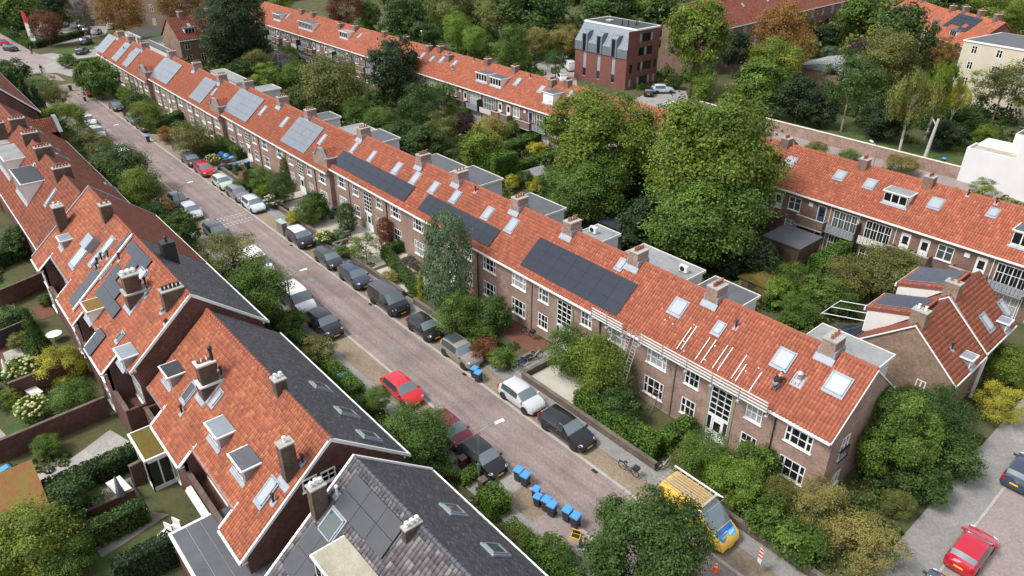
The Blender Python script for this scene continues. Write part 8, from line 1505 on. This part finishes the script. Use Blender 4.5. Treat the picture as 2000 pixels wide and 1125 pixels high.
# -- beyond the second row
G = 'trees beyond the second row'
for lab, kind, leaf, px, py, r, rz, zc in (('lime green lane tree, taller of the two', 'fine_1', 'leaf_lime', 892, 55, 28, 1.15, 6.5), ('lime green lane tree, lower of the two', 'fine_2', 'leaf_lime', 926, 75, 25, 1.0, 5.5), ('full green lane tree right of the lime pair', 'fine_3', 'leaf_green', 1000, 92, 36, 1.2, 5.5), ('golden lane tree nearest the full green one', 'fine_4', 'leaf_golden', 1050, 78, 26, .9, 5), ('golden lane tree beside the zinc mansard', 'fine_5', 'leaf_golden', 1102, 76, 32, .9, 5), ('thin dark green tree before the white cars', 'open_1', 'leaf_deep', 1085, 118, 22, .9, 4), ('round green tree behind the ridge', 'mid_1', 'leaf_deep', 788, 30, 40, 1.0, 6), ('olive brown tall tree at the top centre', 'fine_6', 'leaf_olive', 880, 15, 48, .9, 7), ('rust brown tree at the top above the second row', 'fine_7', 'leaf_rust', 675, 15, 36, .9, 7), ('green bushy tree between rust and round green trees', 'mid_2', 'leaf_green', 722, 28, 22, 1.1, 5), ('dark green broad tree at the top behind the lane trees', 'mid_3', 'leaf_deep', 1045, 25, 70, .8, 8), ('olive green tree left of the dark broad one', 'fine_8', 'leaf_olive', 972, 20, 46, .9, 7), ('small red leaved tree by the zinc mansard', 'fine_1', 'leaf_rust', 1118, 46, 16, .7, 4), ('dark tree behind the red brick block', 'mid_4', 'leaf_deep', 1190, 15, 52, .8, 7), ('green hedge trees at the sports field edge', 'mid_5', 'leaf_green', 1275, 14, 44, .8, 6), ('pale green treetop by the pair of small houses', 'fine_2', 'leaf_turning', 548, 5, 26, .9, 8), ('dark green tree by the small white roofs at the top', 'mid_6', 'leaf_deep', 830, 68, 28, .9, 4),
 ('chestnut with yellow patches right of the red block', 'mid_7', 'leaf_turning', 1362, 62, 58, 1.1, 12), ('lime green young tree below the chestnut', 'fine_3', 'leaf_lime', 1372, 156, 32, 1.1, None), ('tall orange brown autumn chestnut', 'fine_4', 'leaf_autumn', 1530, 75, 58, 1.15, 9), ('light green tree left of the orange chestnut', 'fine_5', 'leaf_turning', 1512, 125, 52, 1.0, 7), ('darker green tree beneath the light green one', 'mid_1', 'leaf_green', 1490, 170, 50, 1.0, 5), ('dark pine like tree between chestnut and light green tree', 'mid_2', 'leaf_dark', 1437, 95, 30, 1.1, 6), ('dark yew left of the tall pine', 'mid_3', 'leaf_dark', 1562, 195, 46, .9, None), ('second dark yew beside the tall pine', 'mid_4', 'leaf_dark', 1605, 215, 34, .9, None), ('tall pine with a bare pale trunk on the park lawn', 'pine_1', 'leaf_deep', 1668, 150, 54, .9, 9), ('dark green lime tree at the upper right', 'mid_5', 'leaf_deep', 1765, 75, 55, 1.2, 9), ('olive topped tree before the dark lime tree', 'fine_6', 'leaf_olive', 1735, 112, 52, 1.0, 7), ('green tree in front of the brick flats', 'mid_6', 'leaf_green', 1682, 40, 42, 1.15, 7), ('yellow leaved sapling among the upper right trees', 'fine_7', 'leaf_yellow', 1712, 62, 15, .9, 6), ('purple leaved tree in the upper right', 'fine_8', 'leaf_purple', 1682, 95, 24, .8, 4), ('weeping birch with white trunks on the park lawn', 'weep_1', 'leaf_olive', 1785, 195, 52, 1.05, 8), ('yellowing birch beside the weeping birch', 'weep_2', 'leaf_turning', 1835, 175, 38, 1.3, 8), ('yellow birch nearest the cream block', 'weep_3', 'leaf_yellow', 1870, 190, 26, 1.0, 7), ('autumn tinted thin tree before the brick gable', 'open_2', 'leaf_autumn', 1842, 100, 28, 1.1, 6), ('grey olive pine at the right edge', 'pine_2', 'leaf_olive', 1962, 165, 56, .8, 7), ('green bush under the cream block', 'mid_7', 'leaf_deep', 1890, 235, 36, .8, None), ('olive bush beside the white stepped building', 'fine_1', 'leaf_turning', 1925, 262, 24, .8, None), ('dark bush at the end of the park lawn', 'mid_1', 'leaf_dark', 1850, 265, 34, .8, None), ('thin sapling before the white stepped building', 'open_3', 'leaf_turning', 1922, 368, 28, .7, 3.0), ('grey green shrub among the upper right trees', 'fine_2', 'leaf_blue', 1622, 102, 18, .7, None), ('dark green hedge tree at the brick flats foot', 'mid_2', 'leaf_dark', 1620, 70, 26, .8, None), ('yellow green treetop in the upper right corner', 'fine_3', 'leaf_turning', 1935, 20, 46, .8, 8), ('dark treetop mass behind the orange roofed row', 'mid_3', 'leaf_deep', 1850, 8, 48, .7, 8), ('bright treetop at the extreme upper right', 'fine_4', 'leaf_turning', 1985, 30, 30, 1.0, 8), ('dark shrub row on the park lawn edge', 'mid_4', 'leaf_dark', 1730, 235, 44, .8, None), ('small bush behind the red block', 'fine_5', 'leaf_deep', 1318, 158, 16, .9, None), ('bush at the rear lane behind the second row ridge', 'fine_6', 'leaf_olive', 1595, 292, 22, .7, None), ('olive bush row between the lane and the ridge', 'fine_7', 'leaf_golden', 1762, 320, 30, .6, None), ('green shrub on the lane side behind the chimney', 'fine_8', 'leaf_green', 1660, 305, 22, .6, None)):
    T(lab, kind, leaf, px, py, r, rz, zc, cat='tree' if any(k in lab for k in ('tree', 'chestnut', 'pine', 'birch', 'yew', 'sapling')) else 'shrub', group=G, trunk='bark_pale' if 'birch' in lab else ('bark_pine' if 'pine' in lab else 'bark'))
P = at(1420, 250, 0)
bt = empty('tree', tuple(at(1805, 312, 0))); tag(bt, 'bare white birch stump trunk standing on the park lawn', 'tree'); MB().tube([(0, 0, 0), (.1, .1, 3), (.25, .2, 6.2)], [.3, .24, .18], 8).tube([(.2, .15, 5.2), (-.5, .2, 6)], .1, 6).build('trunk', M['bark_pale'], bt, org=(0, 0, 0))
# -- far left and top left
G = 'trees at the far end of the street'
for lab, kind, leaf, px, py, r, rz, zc in (('rust brown tree in the far car park', 'fine_1', 'leaf_rust', 88, 48, 30, .9, 5), ('large brown leaved tree before the office block', 'fine_2', 'leaf_autumn', 232, 15, 46, .95, 8), ('second brown leaved tree right of the office windows', 'fine_3', 'leaf_autumn', 350, 5, 40, .8, 8), ('dark green tree at the top left corner', 'mid_1', 'leaf_green', 30, 20, 46, .9, 7), ('green tree behind the feather banner', 'mid_2', 'leaf_deep', 70, 8, 32, .8, 6), ('dark tree trunked over the pavilion', 'mid_3', 'leaf_dark', 102, 5, 26, .8, 7), ('bare greyish tree by the far car park', 'open_1', 'leaf_grey', 165, 25, 30, .9, 6), ('yellow green bush beside the feather banner', 'fine_4', 'leaf_turning', 55, 70, 14, .8, None), ('small yellowish tree at the pavilion', 'fine_5', 'leaf_turning', 138, 12, 16, .9, None)):
    T(lab, kind, leaf, px, py, r, rz, zc, cat='tree' if 'tree' in lab else 'shrub', group=G)
# -- left-hand gardens
G = 'planting of the left-hand gardens'
for lab, kind, leaf, px, py, r, rz in (('tall dark green cypress behind the stepped houses', 'cone_1', 'leaf_deep', 66, 655, 30, 1.9), ('yellow green airy small tree', 'open_1', 'leaf_yellow', 116, 712, 46, .8), ('green shrub beside the brick garden wall', 'fine_1', 'leaf_green', 142, 775, 42, .8), ('cream hydrangea bush with big flower heads', 'bush_1', 'leaf_green', 64, 798, 32, .75), ('hydrangea row behind the closed parasol', 'bush_2', 'leaf_green', 42, 720, 32, .7), ('round dark green bush beside the wooden deck', 'bush_3', 'leaf_deep', 140, 978, 54, .85), ('olive green tree in the bottom left corner', 'fine_2', 'leaf_turning', 45, 1062, 88, .8), ('bright green bush at the bottom edge', 'fine_3', 'leaf_green', 125, 1095, 52, .8), ('olive brown shrub above the bright green bush', 'fine_4', 'leaf_olive', 122, 1035, 44, .7), ('shrub beside the hedge by the pale patio', 'fine_5', 'leaf_green', 90, 870, 26, .8), ('yellow edged bush at the left edge', 'bush_4', 'leaf_turning', 12, 780, 24, .8), ('dark shrub at the left garden wall', 'mid_1', 'leaf_deep', 15, 625, 34, .7), ('green shrub by the upper left balcony', 'mid_2', 'leaf_deep', 40, 470, 34, .9), ('autumn orange plant at the upper left balcony', 'bush_1', 'leaf_autumn', 10, 395, 18, .9), ('olive shrub on the ivy wall', 'bush_2', 'leaf_olive', 36, 665, 20, .8), ('green shrub at the dark garage door', 'mid_3', 'leaf_green', 88, 585, 14, .8), ('bright bush in the far bottom left', 'fine_6', 'leaf_green', 12, 1010, 30, .8), ('orange flower bed shrub along the wall top', 'bush_3', 'leaf_autumn', 52, 565, 18, .4)):
    T(lab, kind, leaf, px, py, r, rz, cat='tree' if 'tree' in lab else ('conifer' if 'cypress' in lab else 'shrub'), group=G, flowers='bloom_cream' if 'hydrangea' in lab else None)
# low planting nobody could count
undergrowth('undergrowth', [(-20.2, -8.2, 33, 37.5), (-12.4, -8.2, 37.5, 56), (-10.6, -8.3, 56, 72)], .8, .17, 'cover', .4, 1.1, 2)
undergrowth('undergrowth', [(-46.4, -43.3, 33, 37.6), (-43.3, -38.1, 33, 35.5), (-33, -30, 36.2, 37.9), (-60.4, -54.2, 36.7, 37.9), (-93, -87, 34.6, 36.7), (-109, -103, 33, 36.5), (-121, -110, 33, 35.6), (-137, -123, 33, 35.6), (-160, -139, 33, 34.3), (-84, -80, 32.9, 33.8), (-93.4, -87, 33, 36.8), (-68, -61, 32.95, 34), (-53.9, -46.6, 33, 37.8), (-100.5, -94, 33.2, 35)], .9, .14, 'cover', .3, .75, 3)
undergrowth('shrubbery', [(-95, -19.5, 51, 73)], .30, .22, 'cover', .6, 2.1, 4, .9, 1.5, avoid=((-34, -24, 62, 73), (-23, -18, 51, 66))); undergrowth('shrubbery', [(-178, -95, 49.5, 73)], .22, .30, 'cover', .8, 2.6, 5, .9)
undergrowth('undergrowth', [(-62, -26, 17.6, 21.3), (-26, -10, 18, 21.2)], .7, .15, 'cover', .35, .9, 6); undergrowth('undergrowth', [(-160, -62, 17, 21.3)], .5, .24, 'cover', .5, 1.3, 7)
undergrowth('undergrowth', [(-108, -47, -14, 3.5), (-47, -41, -10, 1.0)], .4, .17, 'cover', .4, 1.2, 8, avoid=((-62, -52, -3, 4), (-84, -74, -6, 2))); undergrowth('undergrowth', [(-80, -12, 100, 106.5), (-75, -10, 120, 126)], .12, .3, 'leaf_olive', .7, 1.8, 9)
undergrowth('shrubbery', [(-85, -12, 124, 160)], .06, .32, 'leaf_deep', 1.0, 3.4, 10, 1.1, 1.3); undergrowth('shrubbery', [(-190, -88, 92, 130)], .075, .34, 'leaf_green', 1.0, 3.2, 11, 1.0, avoid=((-112, -88, 96, 112),))
undergrowth('woodland', [(-420, -115, 128, 420)], .012, 1.1, 'leaf_deep', 3.5, 7.5, 12, 1.3, 1.5); undergrowth('woodland', [(-115, 80, 165, 420)], .014, 1.1, 'leaf_olive', 3.5, 7.5, 13, 1.3, 1.5); undergrowth('woodland', [(-480, -235, -200, 125)], .010, 1.1, 'leaf_green', 3.5, 7, 14, 1.2, 1.5)
# ------------------------------------------------------------------ sheds, garden walls and furniture
def shed(label, px, py, z, sx, sy, h, wallm, roofm, cat='shed', rz=0.0, pitched=0.0, over=.15):
    P = at(px, py, z); R = empty('garden_shed', (P[0], P[1], 0)); R.rotation_euler = (0, 0, rz); tag(R, label, cat); o0 = (0, 0, 0)
    MB().box(-sx/2, sx/2, -sy/2, sy/2, 0, h).build('wall', M[wallm], R, org=o0)
    bw = MB().box(0, .14, -.012, 0, .05, h-.05).mesh('plank', M[wallm])
    for k in range(int(sx/.16)): link('plank', bw, R, (-sx/2+.01+k*.16, -sy/2, 0))
    if pitched: MB().prism([(-sx/2-over, -sy/2-over, h), (sx/2+over, -sy/2-over, h), (sx/2+over, -sy/2-over, h+.1), (0, -sy/2-over, h+pitched), (-sx/2-over, -sy/2-over, h+.1)], (0, sy+2*over, 0)).build('roof', M[roofm], R, org=o0)
    else: MB().box(-sx/2-over, sx/2+over, -sy/2-over, sy/2+over, h, h+.14).build('roof', M[roofm], R, org=o0)
    MB().box(-.45, .45, -sy/2-.03, -sy/2-.013, .05, 1.95).build('door', M['wood_dark'], R, org=o0); return R
shed('brown timber garden shed with grey felt roof by the second row', 1548, 462, 2.6, 4.2, 4.4, 2.5, 'wood_brown', 'bitumen'); shed('dark flat roofed shed beside the air conditioner wing', 1200, 425, 2.6, 6, 4, 2.5, 'wood_dark', 'bitumen_dark'); shed('small mossy roofed shed in the dark middle garden', 1485, 542, 2.0, 3, 2.6, 1.9, 'wood_brown', 'moss_roof', pitched=.7); shed('dark timber shed with white windows behind the wings', 578, 190, 2.6, 3, 9, 2.6, 'wood_dark', 'sedum', rz=.0); shed('small grey pitched garden shed by the yellow bushes', 1047, 335, 1.8, 2.4, 2.2, 1.7, 'wood_grey', 'bitumen_pale', pitched=.7)
shed('white painted store cube at the second row rear wall', 1568, 440, 1.2, 2.2, 1.6, 2.2, 'render_white', 'off_white'); shed('garage with a dark green sedum and rust coloured roof, left edge', -22, 985, 2.5, 5.4, 5.4, 2.3, 'brick_dark', 'sedum', cat='garage')
def gwall(label, A, B, h=1.8, t=.22, mat='brick_dark', z=0): 
    a, b = at(*A, z), at(*B, z); return low_wall(label, a[:2], b[:2], h, t, mat)
gwall('long brick garden wall running from the third house past the hydrangea', (0, 905), (215, 812)); gwall('brick garden wall behind the white bench table', (30, 785), (175, 728)); gwall('brick garden wall with ivy at the upper left gardens', (-10, 608), (95, 562)); gwall('brick wall between deck and small courtyard', (265, 950), (345, 908)); gwall('concrete edged wall below the deck', (140, 1035), (268, 975), .9); gwall('dark fence wall at the left edge gardens', (-20, 690), (60, 655), 1.6, .1, 'wood_dark'); gwall('white rendered low wall at the lower lawn', (235, 1135), (330, 1090), 1.2, .15, 'off_white')
# wooden deck with table and closed parasol; each board its own
c0 = at(205, 975, .12); dk = empty('deck', (c0[0], c0[1], 0)); tag(dk, 'grey timber deck behind the glazed garden room', 'deck'); bm_ = MB().box(0, 4.6, 0, .138, .1, .14).mesh('plank', M['wood_grey'])
for k in range(26): link('plank', bm_, dk, (-1.0, -1.9+k*.145, 0))
def table(label, px, py, L, W, rz, mat='off_white', legs=True):
    P = at(px, py, .75); R = empty('garden_table', (P[0], P[1], 0)); R.rotation_euler = (0, 0, rz); tag(R, label, 'table'); MB().box(-L/2, L/2, -W/2, W/2, .72, .77).build('table_top', M[mat], R, org=(0, 0, 0))
    for sx in (-1, 1):
        for sy in (-1, 1): MB().box(sx*L/2-sx*.12-.04, sx*L/2-sx*.12+.04, sy*W/2-sy*.1-.04, sy*W/2-sy*.1+.04, 0, .72).build('leg', M['metal_grey'], R, org=(0, 0, 0))
    return R
table('white garden table on the grey timber deck', 233, 950, 2.0, .95, .15); table('long white bench table by the brick garden wall', 55, 756, 3.2, .8, .25)
tb = at(105, 652, .74); rt_ = empty('garden_table', (tb[0], tb[1], 0)); tag(rt_, 'round white garden table beside the tall cypress', 'table'); MB().lathe([(.62, .7), (.65, .72), (.65, .75), (.6, .76)], (0, 0, 0), 20).build('table_top', M['white_paint'], rt_, org=o0); MB().cyl((0, 0, 0), (0, 0, .7), .05, n=8).build('leg', M['metal_grey'], rt_, org=o0)
def parasol(label, px, py, h, mat='off_white'):
    P = at(px, py, 0); R = empty('parasol', (P[0], P[1], 0)); tag(R, label, 'parasol'); MB().cyl((0, 0, 0), (0, 0, h), .03, n=8).build('pole', M['metal_grey'], R, org=o0); MB().lathe([(.26, h-1.7), (.30, h-1.6), (.17, h-.9), (.1, h-.3), (.03, h)], (0, 0, 0), 10).build('canopy', M[mat], R, org=o0, smooth=True)
parasol('closed pale parasol by the hydrangea row', 24, 752, 2.6, 'white_paint'); parasol('closed grey parasol at the white deck table', 243, 985, 2.5, 'cloth_grey')
# glazed garden room with moss roof, dark flat roof extension, awning on the third house
def gx(px, py, z): return at(px, py, z)
a = gx(270, 850, 2.9); gr = empty('garden_room', (-37.0, 4.9, 0)); tag(gr, 'white framed glazed garden room with a mossy flat roof', 'garden room')
p0, p1, p2 = gx(248, 849, 2.9), gx(283, 897, 2.9), gx(310, 885, 2.9); x0, x1, y0, y1 = min(p0[0], p1[0]), p1[0], p1[1], 6.7
m = MB()
for (xa, ya, xb, yb_) in ((x0, y0, x1, y0), (x1, y0, x1, y1), (x0, y0, x0, y1)):
    L = math.hypot(xb-xa, yb_-ya); n = max(2, int(L/.8)); ux, uy = (xb-xa)/L, (yb_-ya)/L
    for k in range(n+1): xx, yy = xa+ux*L*k/n, ya+uy*L*k/n; m.box(xx-.045, xx+.045, yy-.045, yy+.045, 0, 2.6)
    m.box(min(xa, xb)-.04, max(xa, xb)+.04, min(ya, yb_)-.04, max(ya, yb_)+.04, 0, .35); m.box(min(xa, xb)-.06, max(xa, xb)+.06, min(ya, yb_)-.06, max(ya, yb_)+.06, 2.45, 2.7)
m.build('frame', M['white_paint'], gr); MB().box(x0+.02, x1-.02, y0-.01, y0+.01, .35, 2.45).box(x1-.01, x1+.01, y0, y1, .35, 2.45).build('pane', M['glass_dark'], gr); MB().box(x0-.15, x1+.15, y0-.15, y1, 2.7, 2.84).build('roof_edge', M['white_paint'], gr); MB().box(x0+.0, x1+.0, y0, y1, 2.841, 2.88).build('roof', M['moss_roof'], gr)
q0, q1, q2 = gx(330, 1043, 3.0), gx(408, 1150, 3.0), gx(455, 1005, 3.0); ex = empty('extension', (q1[0], 4.0, 0)); tag(ex, 'single storey extension with dark flat roof at the bottom of the third house', 'extension')
MB().box(q0[0]+.1, -27.6, q0[1]+.1, 6.75, 0, 2.85).build('wall', M['brick_dark'], ex); MB().box(q0[0]-.05, -27.5, q0[1]-.05, 6.76, 2.85, 3.0).build('roof_edge', M['white_paint'], ex); m = MB()
for k in range(8): m.box(q0[0]+.15, -27.7, q0[1]+.12+k*.8, q0[1]+.9+k*.8, 3.0, 3.02+.004*(k % 2))
m.build('roof', M['bitumen'], ex)
aw = empty('awning', (-36, 6.3, 0)); tag(aw, 'rolled white awning under the balcony of the third house', 'awning'); MB().box(-38.4, -33.4, 6.42, 6.72, 2.75, 2.95).build('casing', M['white_paint'], aw); MB().box(-38.3, -33.5, 6.3, 6.42, 2.76, 2.9).build('cloth', M['off_white'], aw)
for k, (px, py) in enumerate(((322, 1040), (338, 1030))):
    P = at(px, py, .5); ch = empty('garden_chair', (P[0], P[1], 0)); ch.rotation_euler = (0, 0, .4); tag(ch, ('white lounge seat left of its pair by the dark flat roof', 'white lounge seat right of its pair by the dark flat roof')[k], 'chair', 'white lounge seats'); MB().box(-.35, .35, -.35, .35, .3, .42).build('seat', M['white_paint'], ch, org=o0); MB().box(-.35, .35, .28, .36, .42, .95).build('backrest', M['white_paint'], ch, org=o0); MB().box(-.33, -.27, -.33, .33, 0, .3).box(.27, .33, -.33, .33, 0, .3).build('legs', M['white_paint'], ch, org=o0)
# park lawn table and chairs, blue seat cushions, hydrangea beds, front garden rail
table('white picnic table on the park lawn behind the wall', 1772, 303, 2.0, 1.0, .3)
P = at(1842, 316, .5); wheelie('dark blue bin on the park lawn by the white stepped building', P, 'bin_blue', group=None); P = at(435, 293, .7)
for k, (px, py, lab) in enumerate(((430, 290, 'light blue outdoor cushion bag under a window, left'), (440, 294, 'light blue outdoor cushion bag under a window, middle'), (451, 299, 'light blue outdoor cushion bag under a window, right'))):
    P = at(px, py, 1.2); c = empty('cushion_bag', (P[0], P[1], 0)); tag(c, lab, 'cushion bag', 'blue bags under the window'); MB().lathe([(.5, 0), (.6, .25), (.5, .55), (.2, .75)], (0, 0, 0), 12).build('bag', M['bin_blue'], c, org=o0, smooth=True)
rl_ = empty('garden_rail', (-19, 21.35, 0)); tag(rl_, 'low black iron rail in front of the near hedge', 'railing'); m = MB()
for k in range(24): m.cyl((-21.5+k*.2, 21.35, 0), (-21.5+k*.2, 21.35, .85), .012, n=5)
m.box(-21.55, -16.8, 21.33, 21.37, .82, .86).box(-21.55, -16.8, 21.33, 21.37, .15, .18).build('rails', M['black_metal'], rl_)
for lab, px, py in (('brick gate pier at the lamp post', 943, 945), ('brick gate pier beside the spreading tree', 903, 902)):
    P = at(px, py, .5); g_ = empty('gate_pier', (P[0], P[1], 0)); tag(g_, lab, 'pier'); MB().box(-.24, .24, -.24, .24, 0, .9).build('brickwork', M['brick_dark'], g_, org=o0); MB().box(-.27, .27, -.27, .27, .9, .96).build('cap', M['brick_wall'], g_, org=o0)
